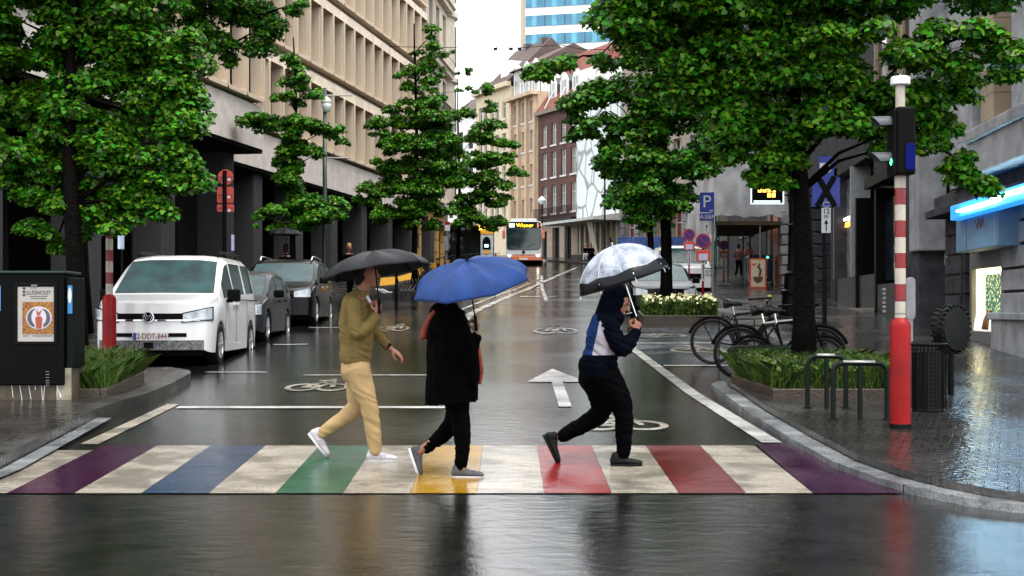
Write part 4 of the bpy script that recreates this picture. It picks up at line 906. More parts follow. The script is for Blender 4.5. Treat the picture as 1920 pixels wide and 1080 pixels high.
b.tube([(-.04, -.045, .055), (-.04, -.012, -.0), (-.04, 0, .022), (-.04, .012, 0), (-.04, .045, .055)], .008, 5); b.tube([(-.04, -.062, .03), (-.04, -.025, -.06), (-.04, 0, -.015), (-.04, .025, -.06), (-.04, .062, .03)], .008, 5)
b.build('emblem', CHR, bo)
b = MB(); b.bx(-.035, -.02, -.27, .27, .42, .54); po = b.build('number_plate', PLATE, van, loc=(0, -.02, 0))
b = MB(); b.bx(-.038, -.0345, .21, .262, .425, .535); b.build('plate_band', EUB, po)
text('2-DDT-844', 'plate_number', .118, PLT, po, (-.037, -.025, .48), (R(90), 0, R(-90)), sx=.82)
for s in (-1, 1):
    b = MB(); b.tube([(1.95, s*.66, 1.78), (2.1, s*.67, 1.84), (2.9, s*.68, 1.85), (3.75, s*.67, 1.84), (3.9, s*.66, 1.77)], .02, 8); b.build('roof_rail', BLKP, van, smooth=True)
    b = MB(); b.box((1.38, s*1.03, 1.12), (.13, .2, .2)); b.box((1.42, s*.95, 1.03), (.08, .12, .05)); b.build('wing_mirror', BLKP, van, bevel=.03)
    b = MB(); b.bx(2.1, 2.13, s*.93, s*.937, .35, 1.05); b.bx(3.12, 3.14, s*.93, s*.937, .4, 1.08); b.bx(1.2, 1.22, s*.928, s*.936, .4, 1.0); b.build('door_seam', M('seam_grey', (.2, .2, .2), .6), van)
    b = MB(); b.box((1.98, s*.945, .98), (.18, .03, .035)); b.box((2.28, s*.945, .98), (.18, .03, .035)); b.build('door_handle', WHITE, van, bevel=.01)
    b = MB(); b.tube([(1.0, s*.05, 1.165), (1.03, s*.35, 1.185), (1.07, s*.62, 1.19)], .010, 5); b.build('wiper', BLKP, van)
    b = MB(); b.bx(2.2, 4.2, s*.928, s*.934, 1.045, 1.06); b.build('side_rail', BLKP, van)
# dark grey hatchback
c2, f2_, _ = car('car', 'dark grey hatchback parked between the white van and the black estate', gp(-5.62, 26.2), R(90.5), 4.2, 1.76,
    [(0, .70), (.10, .76), (.9, .93), (1.75, 1.38), (2.2, 1.45), (3.2, 1.42), (3.9, 1.18), (4.2, .95)],
    [(0, .62), (.4, .78), (1.0, .88), (2.2, .94), (4.2, 1.02)], .95, 1.75, 3.3, 3.95, [(1.25, 2.1), (2.18, 3.0), (3.1, 3.6)], (.85, 3.4), DGREY, wr=.31)
c3, f3_, _ = car('car', 'black estate car with roof rails, farthest of the three parked on the left', gp(-5.50, 31.9), R(90.6), 4.5, 1.82,
    [(0, .82), (.10, .88), (1.0, 1.06), (1.9, 1.56), (2.3, 1.64), (3.9, 1.60), (4.3, 1.35), (4.5, 1.0)],
    [(0, .70), (.4, .88), (1.0, .98), (2.2, 1.03), (4.5, 1.10)], 1.0, 1.85, 3.95, 4.4, [(1.3, 2.2), (2.28, 3.15), (3.25, 4.05)], (.9, 3.6), BLACK, wr=.33)
c4, f4_, _ = car('car', 'black car parked behind the flower planter on the right', gp(4.05, 36.5), R(91), 4.3, 1.78,
    [(0, .72), (.10, .78), (.9, .95), (1.75, 1.40), (2.2, 1.47), (3.2, 1.44), (3.9, 1.2), (4.3, .95)],
    [(0, .62), (.4, .78), (1.0, .88), (2.2, .94), (4.3, 1.02)], .95, 1.75, 3.3, 3.95, [(1.25, 2.1), (2.18, 3.0), (3.1, 3.6)], (.85, 3.4), BLACK, wr=.31)
c6, f6_, _ = car('car', 'dark car parked farther up behind the right-hand tree trunk', gp(5.6, 57), R(92), 4.3, 1.78,
    [(0, .72), (.10, .78), (.9, .95), (1.75, 1.40), (2.2, 1.47), (3.2, 1.44), (3.9, 1.2), (4.3, .95)],
    [(0, .62), (.4, .78), (1.0, .88), (2.2, .94), (4.3, 1.02)], .95, 1.75, 3.3, 3.95, [(1.25, 2.1), (2.18, 3.0), (3.1, 3.6)], (.85, 3.4), DGREY, wr=.31)
for cc, ff, zz_, nm in ((c2, f2_, 0, 'a'), (c3, f3_, .12, 'b'), (c4, f4_, 0, 'c'), (c6, f6_, 0, 'd')):
    ff('grille', -.45, .45, .52+zz_, .62+zz_, BLKP, .014)
    for s in (-1, 1):
        ff('headlight', s*.48, s*.84, .56+zz_, .69+zz_, LAMPG, .02, z1b=.76+zz_)
        b = MB(); b.box((1.35, s*1.0, .97+zz_), (.12, .2, .15)); b.build('wing_mirror', BLKP, cc, bevel=.03)
        b = MB(); b.box((2.05, s*.895, .82+zz_), (.16, .03, .03)); b.box((2.95, s*.895, .84+zz_), (.16, .03, .03)); b.build('door_handle', CHR if cc is c3 else BLKP, cc)
    p_ = ff('number_plate', -.25, .25, .38+zz_, .48+zz_, PLATE, .02)
    if cc is c4: text('2431', 'plate_number', .1, BLKP, p_, (-.03, 0, .43), (R(90), 0, R(-90)))
for s in (-1, 1):
    b = MB(); b.tube([(1.95, s*.62, 1.58), (2.1, s*.63, 1.68), (2.9, s*.63, 1.69), (3.75, s*.62, 1.67), (3.9, s*.61, 1.6)], .022, 8); b.build('roof_rail', CHR, c3, smooth=True)
# white van farther right
c5, f5_, _ = car('van', 'white delivery van parked up the street behind the temporary no-parking signs', gp(6.7, 52.5), R(92), 5.0, 1.95,
    [(0, 1.0), (.1, 1.05), (.8, 1.2), (1.4, 1.85), (1.8, 1.95), (4.6, 1.95), (4.9, 1.8), (5, 1.2)], [(0, .85), (.5, 1.0), (1, 1.1), (5, 1.2)], .8, 1.4, 4.95, 4.98, [(1.0, 1.9)], (.9, 4.0), WHITE, wr=.34, tumble=.1)
f5_('grille', -.5, .5, .6, .8, BLKP, .014)
for s in (-1, 1): f5_('headlight', s*.55, s*.9, .75, .95, LAMPG, .02)
# bus
BX, BY = .80, 95.5
bus = thing('bus', 'city bus with orange and white front and lit destination board coming down the street', 'bus', gp(BX, BY), R(88.5))
BWH = M('bus_white', (.50, .51, .53), .3, coat=.5, var=.05); BOR = M('bus_orange', (.52, .13, .03), .3, coat=.5)
def bxp(w_, z0, z1, x0, x1, r=.25): return [( -w_/2, z0), (w_/2, z0), (w_/2, z1-r), (w_/2-r*.4, z1-r*.1), (w_/2-r, z1), (-w_/2+r, z1), (-w_/2+r*.4, z1-r*.1), (-w_/2, z1-r)]
b = MB(); b.prism(bxp(2.55, .62, 3.05, 0, 11.8), (.25, 11.8), YZ); b.build('body', BWH, bus, bevel=.06)
b = MB(); b.prism(bxp(2.5, .65, 2.98, 0, 11.8), (.02, .249), YZ); b.build('front_shell', BWH, bus, bevel=.1)
b = MB(); b.prism([(-1.25, .32), (1.25, .32), (1.27, .62), (1.15, .80), (.75, .66), (-.75, .66), (-1.15, .80), (-1.27, .62)], (-.06, .6), YZ); b.build('bumper', BOR, bus, bevel=.05)
b = MB(); b.prism([(-1.27, .35), (-1.27, .62), (1.27, .62), (1.27, .35)], (.6, 11.8), YZ); b.build('skirt', BOR, bus)
b = MB(); b.prism([(-1.16, 1.18), (-1.0, 1.08), (1.0, 1.08), (1.16, 1.18), (1.2, 2.55), (-1.2, 2.55)], (-.02, .03), YZ); b.build('windscreen', M('bus_glass', (.01, .022, .024), .07, var=.6, vs=1.6, spec=.7), bus, bevel=.03)
b = MB(); b.prism([(-1.2, 2.56), (1.2, 2.56), (1.16, 2.93), (1.02, 3.0), (-1.02, 3.0), (-1.16, 2.93)], (-.03, .03), YZ); dsp = b.build('destination_board', M('display_black', (.006, .006, .02), .2), bus)
AMB = M('amber_led', (1.0, .50, .02), .4, emit=2.2, var=.02)
text('Wiener', 'destination_text', .36, AMB, dsp, (-.045, .0-.08, 2.74), (R(90), 0, R(-90)), sx=1.05)
b = MB(); b.bx(-.04, -.03, .62, 1.0, 2.62, 2.88); b.build('route_panel', M('route_white', (.75, .75, .9), .4, emit=.7), dsp)
b = MB(); b.bx(-.04, -.03, -1.02, -.94, 2.6, 2.92); b.build('side_badge', M('badge_orange', (.9, .3, .08), .4, emit=.3), dsp)
b = MB(); b.bx(.6, 6, -.9, .9, 3.05, 3.25); b.build('roof_pod', M('roof_pod', (.55, .56, .57), .5), bus, bevel=.05)
HL = M('headlamp_on', (1.0, .85, .55), .3, emit=5, var=.02)
for s in (-1, 1):
    b = MB(); b.box((-.07, s*.98, .66), (.03, .42, .2)); h_ = b.build('headlight', LAMPG, bus, bevel=.02)
    b = MB(); b.lathe([(.085, -.1), (.001, -.105)], (0, s*.98, .66), 14, 'X'); b.build('bulb', HL, h_)
    b = MB(); b.box((-.12, s*1.36, 2.1), (.18, .2, .55)); b.tube([(-.05, s*1.1, 2.75), (-.2, s*1.3, 2.65), (-.15, s*1.36, 2.35)], .04, 6); b.build('wing_mirror', BOR, bus, bevel=.05)
b = MB(); b.lathe([(.11, -.04), (.11, -.02)], (0, 0, 0), 16, 'X'); b.build('badge', BLKP, bus, loc=(-.02, 0, .92))
b = MB(); b.bx(-.08, -.06, -.3, .3, .38, .5); b.build('number_plate', PLATE, bus)
for s in (-1, 1):
    for x in (2.6, 8.6):
        b = MB(); b.lathe([(.3, -.14), (.47, -.14), (.49, 0), (.47, .14), (.3, .14)], (0, 0, 0), 20, 'Y'); o = b.build('wheel', TYRE, bus, loc=(x, s*1.1, .49))
    for k in range(5): b = MB(); b.bx(1.2+k*2.1, 3.1+k*2.1, s*1.276, s*1.285, 1.25, 2.55); b.build('side_window', GLASS, bus)
    b = MB(); b.tube([(-.04, s*.2, 1.22), (-.05, s*.75, 1.5)], .015, 5); b.build('wiper', BLKP, bus)
# ================================================================ people
def limb(m, pts, rad, ref=(0, 1, 0), n=14, sub=4):
    """tapering closed limb through pts (Catmull-Rom), rad = r or (along a, along b~ref)"""
    pts = [Vector(p) for p in pts]; rad = [(r, r) if not isinstance(r, (tuple, list)) else r for r in rad]
    k = len(pts); Pp = []; Rr = []
    for i in range(k-1):
        p0, p1, p2, p3 = pts[max(i-1, 0)], pts[i], pts[i+1], pts[min(i+2, k-1)]
        for j in range(sub):
            t = j/sub; t2 = t*t; t3 = t2*t
            Pp.append(.5*((2*p1)+(-p0+p2)*t+(2*p0-5*p1+4*p2-p3)*t2+(-p0+3*p1-3*p2+p3)*t3)); s = t*t*(3-2*t)
            Rr.append((rad[i][0]*(1-s)+rad[i+1][0]*s, rad[i][1]*(1-s)+rad[i+1][1]*s))
    Pp.append(pts[-1]); Rr.append(rad[-1])
    t0 = (Pp[0]-Pp[1]).normalized(); t1 = (Pp[-1]-Pp[-2]).normalized()
    a = min(Rr[0]); c = min(Rr[-1])
    Pp = [Pp[0]+t0*a*.7, Pp[0]+t0*a*.45]+Pp+[Pp[-1]+t1*c*.45, Pp[-1]+t1*c*.7]
    Rr = [(Rr[0][0]*.35, Rr[0][1]*.35), (Rr[0][0]*.78, Rr[0][1]*.78)]+Rr+[(Rr[-1][0]*.78, Rr[-1][1]*.78), (Rr[-1][0]*.35, Rr[-1][1]*.35)]
    V = []; ref = Vector(ref)
    for i, p in enumerate(Pp):
        t = (Pp[min(i+1, len(Pp)-1)]-Pp[max(i-1, 0)]).normalized(); u = ref
        if abs(t.dot(u)) > .93: u = Vector((1, 0, 0))
        b = (u-t*u.dot(t)).normalized(); a_ = b.cross(t)
        V += [p+a_*math.cos(2*PI*j/n)*Rr[i][0]+b*math.sin(2*PI*j/n)*Rr[i][1] for j in range(n)]
    K = len(Pp); Fc = [(i*n+j, i*n+(j+1) % n, (i+1)*n+(j+1) % n, (i+1)*n+j) for i in range(K-1) for j in range(n)]
    Fc += [tuple(range(n))[::-1], tuple((K-1)*n+j for j in range(n))]
    m.add(V, Fc)
def fuse(m, name, mats, parent, vox=.011, sm=3, folds=0, fs=7, paintf=None, seed=0, cut=None, fold_dir=(.5, .5, 1.6)):
    me = m.mesh('tmp', mats[0] if isinstance(mats, list) else mats)
    o = bpy.data.objects.new('tmp', me); col.objects.link(o)
    r = o.modifiers.new('r', 'REMESH'); r.mode = 'VOXEL'; r.voxel_size = vox; r.use_smooth_shade = True
    if sm: s_ = o.modifiers.new('s', 'SMOOTH'); s_.factor = .5; s_.iterations = sm
    bpy.context.view_layer.update()
    ne = bpy.data.meshes.new_from_object(o.evaluated_get(bpy.context.evaluated_depsgraph_get())); bpy.data.objects.remove(o)
    ne.name = name; ne.materials.clear()
    for q in (mats if isinstance(mats, list) else [mats]): ne.materials.append(q)
    if folds:
        for v in ne.vertices:
            c = v.co; q = Vector((c.x*fs*fold_dir[0]+seed, c.y*fs*fold_dir[1], (c.z+.35*c.x)*fs*fold_dir[2]))
            w_ = noise.noise(q*.35)*3.0; q.z += w_; d = noise.noise(q)+noise.noise(q*2.1)*.35; d = .35-abs(d)*1.5
            v.co = c+v.normal*d*folds
    if cut:
        bm = bmesh.new(); bm.from_mesh(ne); bmesh.ops.delete(bm, geom=[v for v in bm.verts if cut(v.co)], context='VERTS'); bm.to_mesh(ne); bm.free()
    if paintf:
        for p in ne.polygons: p.material_index = paintf(p.center)
    for p in ne.polygons: p.use_smooth = True
    ob = bpy.data.objects.new(name, ne); col.objects.link(ob); ob.parent = parent; return ob
def hand(m, wrist, d, nrm, curl=.5, sc_=1.0, side=1, fist=False):
    """palm from wrist along d, nrm = back-of-hand normal; fingers curl away from nrm"""
    wrist = Vector(wrist); d = Vector(d).normalized(); nrm = Vector(nrm); nrm = (nrm-d*nrm.dot(d)).normalized(); s_ = d.cross(nrm)*side
    k = sc_
    limb(m, [wrist-d*.03*k, wrist+d*.02*k, wrist+d*.055*k, wrist+d*.085*k], [(.019*k, .025*k), (.017*k, .032*k), (.015*k, .038*k), (.013*k, .036*k)], ref=s_, sub=3)
    for i, (off, ln, r) in enumerate(((.030, .074, .0085), (.010, .082, .0088), (-.011, .076, .0083), (-.031, .060, .0075))):
        b = wrist+d*(.088-.006*abs(i-1))*k+s_*off*k; cur = curl*(1+.12*i); p = [b-d*.012*k]; ang = cur*.55; q = b
        for seg in (.44, .32, .26):
            dv = d*math.cos(ang)-nrm*math.sin(ang)+s_*off*.6; q = q+dv*ln*seg*k; p.append(q); ang += cur*1.05
        limb(m, p, [r*k*1.05, r*k, r*k*.9, r*k*.72], ref=s_, n=8, sub=2)
    b = wrist+d*.03*k+s_*.028*k; p = [b-s_*.01*k, b+s_*.022*k+d*.018*k-nrm*.012*k*(1+curl), b+s_*.030*k*(1-.5*curl)+d*.048*k-nrm*.026*k*(1+curl), b+s_*.022*k*(1-1.1*curl)+d*.07*k-nrm*.032*k*(1+curl*.7)]
    limb(m, p, [.012*k, .011*k, .0098*k, .0078*k], ref=nrm, n=8, sub=3)
def head(m, c, f, up=(0, 0, 1), k=1.0):
    """c centre of the skull, f facing"""
    c = Vector(c); up = Vector(up).normalized(); f = Vector(f); f = (f-up*f.dot(up)).normalized(); s_ = up.cross(f)
    def Q(a, b, h): return c+f*a*k+s_*b*k+up*h*k
    limb(m, [Q(-.012, 0, .09), Q(-.008, 0, .05), Q(0, 0, 0), Q(.018, 0, -.05), Q(.038, 0, -.095)], [(.062, .052), (.092, .072), (.094, .075), (.074, .062), (.042, .036)], ref=s_)
    limb(m, [Q(.08, 0, .012), Q(.102, 0, -.018), Q(.108, 0, -.033)], [.012, .014, .013], ref=s_, n=8)
    limb(m, [Q(.085, -.012, -.03), Q(.085, .012, -.03)], [.012, .012], ref=up, n=8)
    limb(m, [Q(.080, -.022, -.062), Q(.089, 0, -.06), Q(.080, .022, -.062)], [.007, .009, .007], ref=up, n=8)
    limb(m, [Q(.078, -.024, -.069), Q(.085, 0, -.072), Q(.078, .024, -.069)], [.007, .009, .007], ref=up, n=8)
    limb(m, [Q(.078, -.036, .028), Q(.09, 0, .026), Q(.078, .036, .028)], [.009, .010, .009], ref=up, n=8)
    limb(m, [Q(.068, 0, -.10), Q(.05, 0, -.105)], [.02, .022], ref=s_, n=8)
    for e in (-1, 1): limb(m, [Q(-.006, e*.074, .018), Q(-.012, e*.084, 0), Q(-.004, e*.076, -.028)], [.012, .013, .009], ref=f, n=8)
    return Q
def face_bits(root, Q, dark):
    for e in (-1, 1):
        b = MB(); b.tube([Q(.084, e*.031-.012, .012), Q(.088, e*.031, .013), Q(.082, e*.031+.012, .012)], .005, 6); b.build('eye', dark, root)
        b = MB(); b.tube([Q(.088, e*.032-.016, .033), Q(.094, e*.03, .038), Q(.086, e*.032+.016, .034)], .0035, 5); b.build('eyebrow', dark, root)
def shoe(parent, heel, toe, roll, mats, k=1.0, name='shoe', sole=.022, laces=True):
    """heel, toe: sole line end points; roll = up vector of the shoe"""
    heel, toe = Vector(heel), Vector(toe); d = (toe-heel); L_ = d.length; d.normalize(); up = Vector(roll); up = (up-d*up.dot(d)).normalized(); s_ = d.cross(up)
    def Q(a, b, h): return heel+d*a*L_+s_*b*k+up*h*k
    m = MB()
    limb(m, [Q(.06, 0, .05), Q(.3, 0, .05), Q(.6, 0, .042), Q(.85, 0, .034), Q(.95, 0, .03)], [(.034, .03), (.036, .033), (.03, .042), (.024, .04), (.018, .03)], ref=s_)
    limb(m, [Q(.16, 0, .06), Q(.18, 0, .10)], [(.042, .036), (.04, .034)], ref=s_); limb(m, [Q(.3, 0, .075), Q(.5, 0, .055)], [(.03, .028), (.025, .03)], ref=s_)
    o = fuse(m, name, mats[0], parent, .007, 3)
    b = MB(); n = 22; P0 = []
    for i in range(n):
        a = 2*PI*i/n; x = .5+.5*math.cos(a); w_ = .036+.012*math.sin(max(0, (x-.35))*2.4); P0.append((x, w_*math.sin(a)*(1 if x > .1 else 1)))
    V = [Q(x, y, -.0) for x, y in P0]+[Q(.5+(x-.5)*1.02, y*1.06, sole) for x, y in P0]
    b.add(V, [tuple(range(n))[::-1], tuple(range(n, 2*n))]+[(j, (j+1) % n, n+(j+1) % n, n+j) for j in range(n)]); b.build('sole', mats[1], o, bevel=.003)
    if laces:
        b = MB()
        for i in range(5): a = .34+.065*i; b.tube([Q(a, -.03, .055), Q(a+.01, 0, .092-.008*i), Q(a, .03, .055)], .0035, 5)
        b.build('laces', mats[2], o)
        if len(mats) > 3:
            b = MB()
            for i in range(3):
                for e in (-1, 1): b.tube([Q(.36+.085*i, e*.0445, .028), Q(.44+.085*i, e*.036, .078)], .005, 5)
            b.build('stripes', mats[3], o)
    return o
SKIN = M('skin', (.27, .11, .065), .5, var=.08, vs=20); SKIND = M('skin_shade', (.2, .08, .05), .5, var=.1, vs=20)
OLIVE = M('olive_jacket', (.155, .112, .040), .85, var=.18, vs=9, bump=.3, bs=140)
TAN = M('tan_trousers', (.36, .25, .12), .8, var=.10, vs=8, bump=.2, bs=120)
TEE = M('white_tee', (.6, .6, .62), .8); HAIR = M('dark_hair', (.012, .008, .006), .6, var=.4, vs=40)
SHW = M('white_leather', (.45, .43, .45), .5, var=.06); SHS = M('white_rubber', (.5, .5, .5), .6); SHST = M('shoe_stripe', (.42, .38, .42), .5)
BLKC = M('black_cloth', (.0018, .0018, .002), .85, var=.3, vs=8, bump=.25, bs=90); BLKC2 = M('black_trousers', (.002, .002, .0026), .8, var=.3, vs=8)
NAVY = M('navy_jacket', (.0028, .0055, .015), .75, var=.25, vs=8, bump=.2, bs=90); NBLUE = M('royal_blue_cloth', (.004, .02, .085), .75, var=.2); PWHT = M('white_panel_cloth', (.33, .31, .35), .7, var=.1, vs=12)
NAVT = M('navy_trousers', (.0015, .0018, .0035), .75, var=.3, vs=8)
CORAL = M('coral_scarf', (.2, .045, .03), .8, var=.2, vs=12); GREYS = M('grey_canvas', (.07, .07, .075), .8, var=.2, vs=30); BLKS = M('black_shoe', (.01, .01, .01), .6, var=.2)
def frame_of(px0, py0):
    g = rd(px0, py0); s = F/g.y
    return g, (lambda px, py, y=0.0: ((px-px0)/s, y, (py0-py)/s)), s
def person(label, loc, group=None): return thing('person', label, 'person', loc, 0, group)

# ---- man in olive jacket
g1, q, s1 = frame_of(718, 862)
p1 = person('man in olive jacket and tan trousers striding under a black umbrella', g1)
m = MB(); hc = q(688, 512); head(m, hc, (1, 0, -.08)); 
limb(m, [q(684, 530), q(678, 556)], [(.055, .055), (.062, .062)])
limb(m, [q(672, 565), q(668, 620), q(665, 690)], [(.09, .15), (.09, .14), (.09, .14)])
nS, fS = -.17, .17
limb(m, [q(668, 572, nS), q(674, 618, nS-.05), q(708, 592, nS+.03)], [.045, .036, .026])
limb(m, [q(674, 572, fS), q(700, 625, fS+.05), q(729, 655, fS+.02)], [.045, .036, .026])
hand(m, q(709, 590, nS+.03), (.25, .15, 1), (.75, -.6, 0), 1.25, 1.05, side=-1)
hand(m, q(729, 655, fS+.02), (.85, -.1, -.55), (.5, -.2, .8), .45, 1.05, side=1)
limb(m, [q(672, 690, -.09), q(693, 757, -.10), q(704, 840, -.09)], [.075, .05, .034]); limb(m, [q(660, 690, .09), q(664, 765, .09), q(604, 815, .08)], [.075, .05, .034])
fuse(m, 'body', SKIN, p1, .0055, 2)
m = MB(); limb(m, [q(680, 498), q(678, 514), q(674, 530)], [(.085, .08), (.08, .082), (.045, .055)]); limb(m, [q(680, 492), q(695, 494)], [(.05, .07), (.035, .05)]); fuse(m, 'hair', HAIR, p1, .01, 2, .006, 30)
m = MB()
limb(m, [q(676, 552), q(670, 570), q(668, 610), q(668, 650), q(667, 668)], [(.075, .09), (.135, .20), (.152, .20), (.145, .185), (.142, .18)])
limb(m, [q(667, 664), q(667, 676)], [(.142, .178), (.135, .172)])
limb(m, [q(668, 568, nS+.01), q(671, 600, nS-.05), q(676, 622, nS-.06), q(693, 612, nS-.03), q(708, 594, nS+.02)], [.074, .068, .064, .055, .045])
limb(m, [q(674, 570, fS-.01), q(688, 600, fS+.04), q(702, 628, fS+.05), q(723, 650, fS+.03)], [.072, .066, .057, .045])
limb(m, [q(673, 548), q(680, 552), q(686, 549)], [(.05, .075)]*3)
fuse(m, 'jacket', OLIVE, p1, .009, 2, .015, 8, seed=3)
m = MB(); limb(m, [q(667, 676), q(668, 682)], [(.132, .165), (.12, .16)]); limb(m, [q(684, 548, -.02), q(700, 575, -.07)], [(.02, .02), (.012, .02)]); fuse(m, 'white_shirt', TEE, p1, .009, 2)
m = MB()
limb(m, [q(667, 676), q(667, 700)], [(.125, .165), (.132, .17)])
limb(m, [q(671, 690, -.085), q(682, 725, -.09), q(694, 760, -.10), q(701, 800, -.095), q(706, 846, -.09)], [(.115, .10), (.10, .09), (.078, .075), (.07, .068), (.056, .056)])
limb(m, [q(663, 690, .085), q(668, 735, .09), q(662, 768, .09), q(632, 792, .085), q(600, 815, .08)], [(.11, .10), (.095, .088), (.078, .072), (.068, .064), (.052, .052)])
fuse(m, 'trousers', TAN, p1, .009, 2, .010, 8, seed=9)
shoe(p1, q(690, 864, -.09), q(748, 864, -.09), (0, 0, 1), [SHW, SHS, SHS, SHST]); shoe(p1, q(574, 815, .08), q(610, 860, .08), (.75, 0, .6), [SHW, SHS, SHS, SHST])
b = MB(); w0, w1 = Vector(q(722, 649, fS+.03)), Vector(q(727, 653.5, fS+.025)); b.cyl(w0, w1, .036, n=16); b.build('watch', BLKP, p1, bevel=.004)
# ---- woman in the long black coat
g2, q, s2 = frame_of(877, 893)
p2 = person('woman in wide black coat with coral scarf walking under the blue umbrella', g2)
m = MB(); head(m, q(842, 545), (1, 0, -.1)); limb(m, [q(838, 565), q(836, 590)], [.055, .06])
limb(m, [q(840, 600), q(845, 680), q(850, 730)], [(.1, .15), (.1, .15), (.1, .14)])
limb(m, [q(850, 600, -.15), q(878, 650, -.18), q(893, 625, -.10)], [.045, .036, .025]); limb(m, [q(836, 600, .15), q(840, 660, .2), q(860, 700, .16)], [.045, .036, .026])
hand(m, q(892, 624, -.10), (.15, .1, 1), (.8, -.6, 0), 1.25, .97, side=-1)
limb(m, [q(858, 735, -.08), q(866, 800, -.08), q(866, 878, -.08)], [.07, .048, .036]); limb(m, [q(852, 735, .08), q(846, 800, .08), q(783, 850, .07)], [.07, .05, .036])
fuse(m, 'body', SKIND, p2, .006, 2)
m = MB(); limb(m, [q(838, 528), q(834, 545), q(832, 566)], [(.09, .085), (.092, .09), (.065, .075)]); limb(m, [q(833, 560), q(843, 572)], [(.07, .085), (.07, .09)]); fuse(m, 'hair', HAIR, p2, .011, 3, .006, 30)
m = MB()
limb(m, [q(840, 569), q(838, 585), q(842, 620), q(845, 680), q(847, 725), q(847, 772)], [(.075, .09), (.14, .20), (.175, .23), (.195, .24), (.21, .24), (.215, .24)])
limb(m, [q(850, 590, -.16), q(866, 625, -.19), q(880, 650, -.19), q(893, 632, -.12)], [.08, .075, .068, .05]); limb(m, [q(836, 595, .16), q(838, 650, .22), q(858, 700, .17)], [.08, .075, .055])
limb(m, [q(846, 610, -.1), q(876, 655, -.14), q(882, 715, -.1)], [(.09, .12), (.09, .12), (.07, .1)])
fuse(m, 'coat', BLKC, p2, .012, 2, .022, 7, seed=5, fold_dir=(1.6, 1.6, .35), cut=lambda c: c.z < .60+.08*c.x)
m = MB(); limb(m, [q(826, 575, -.05), q(806, 600, -.02), q(794, 632, .0)], [(.03, .09), (.03, .10), (.035, .06)]); fuse(m, 'scarf', CORAL, p2, .010, 2, .012, 14); m = MB(); limb(m, [q(897, 650, -.10), q(902, 690, -.07), q(900, 718, -.05)], [(.012, .04), (.02, .06), (.014, .05)]); fuse(m, 'scarf', CORAL, p2, .010, 2, .012, 14)
m = MB(); limb(m, [q(858, 735, -.075), q(864, 790, -.08), q(868, 830, -.08), q(864, 874, -.08)], [(.1, .095), (.078, .075), (.064, .062), (.05, .05)]); limb(m, [q(853, 735, .08), q(852, 780, .08), q(838, 808, .08), q(797, 845, .075)], [(.1, .095), (.08, .075), (.07, .066), (.045, .048)])
fuse(m, 'trousers', BLKC2, p2, .012, 3, .012, 8)
shoe(p2, q(848, 895, -.08), q(908, 895, -.08), (0, 0, 1), [GREYS, SHS, SHS], k=.95); shoe(p2, q(764, 843, .07), q(782, 896, .07), (.85, 0, .25), [GREYS, SHS, SHS], k=.95)
# ---- hooded woman
g3, q, s3 = frame_of(1170, 872)
p3 = person('hooded figure in navy and white jacket hurrying under a transparent umbrella', g3)
hk = .98
m = MB(); Q3 = head(m, q(1157, 569), (1, 0, -.35), (.3, 0, 1), hk)
limb(m, [q(1148, 585), q(1140, 600)], [.055, .06]); limb(m, [q(1135, 610), q(1120, 660), q(1115, 700)], [(.1, .15), (.1, .15), (.11, .14)])
limb(m, [q(1140, 612, -.16), q(1162, 655, -.2), q(1190, 622, -.12)], [.045, .038, .026]); limb(m, [q(1140, 612, .16), q(1160, 655, .18), q(1186, 630, .02)], [.045, .038, .026])
hand(m, q(1189, 623, -.12), (.35, .2, 1), (.6, -.75, 0), 1.3, 1.05, side=-1); hand(m, q(1185, 636, .0), (.45, -.2, 1), (.7, .6, 0), 1.3, 1.0, side=1)
limb(m, [q(1138, 700, -.1), q(1165, 770, -.1), q(1166, 850, -.09)], [.08, .055, .036]); limb(m, [q(1112, 700, .1), q(1128, 770, .1), q(1050, 822, .08)], [.08, .055, .036])
fuse(m, 'body', SKIN, p3, .0055, 2); face_bits(p3, Q3, HAIR)
m = MB(); limb(m, [q(1133, 604), q(1140, 585), q(1150, 562), q(1157, 551), q(1163, 548)], [(.10, .14), (.10, .11), (.112, .105), (.10, .105), (.085, .09)])
limb(m, [q(1150, 590), q(1158, 600)], [(.08, .10), (.07, .1)]); fuse(m, 'hood', NAVY, p3, .011, 3, .010, 9)
def jp(c):
    x, z = c.x*s3+1170, 872-c.z*s3
    a, b_ = 1117+(z-602)*-.05, 1152
    if c.y > .02 and False: return 0
    t = (z-602)/(665-602)
    if 0 < t < 1:
        xl = 1122-14*t; xr = 1122+30*t+2
        if xl < x < xr and c.y < .05 and x < 1150: return 2
        if x <= xl and z > 575: return 1
    if 560 < z < 602 and x < 1118: return 1
    return 0
m = MB()
limb(m, [q(1142, 592), q(1136, 605), q(1131, 630), q(1128, 658), q(1122, 685), q(1124, 704)], [(.09, .12), (.13, .185), (.145, .20), (.145, .19), (.17, .20), (.165, .195)])
fuse(m, 'jacket', [NAVY, NBLUE, PWHT], p3, .009, 3, .012, 8, paintf=jp, seed=4)
m = MB(); limb(m, [q(1141, 607, -.15), q(1150, 632, -.20), q(1162, 654, -.205), q(1177, 642, -.17), q(1190, 622, -.125)], [.08, .074, .068, .058, .044]); limb(m, [q(1141, 607, .15), q(1160, 650, .18), q(1184, 634, .04)], [.078, .068, .046])
fuse(m, 'sleeves', NAVY, p3, .010, 2, .020, 9)
m = MB(); limb(m, [q(1122, 690), q(1122, 712)], [(.165, .19), (.165, .19)])
limb(m, [q(1135, 705, -.09), q(1158, 745, -.10), q(1168, 778, -.10), q(1168, 815, -.095), q(1167, 852, -.09)], [(.135, .12), (.105, .10), (.082, .08), (.072, .07), (.056, .056)])
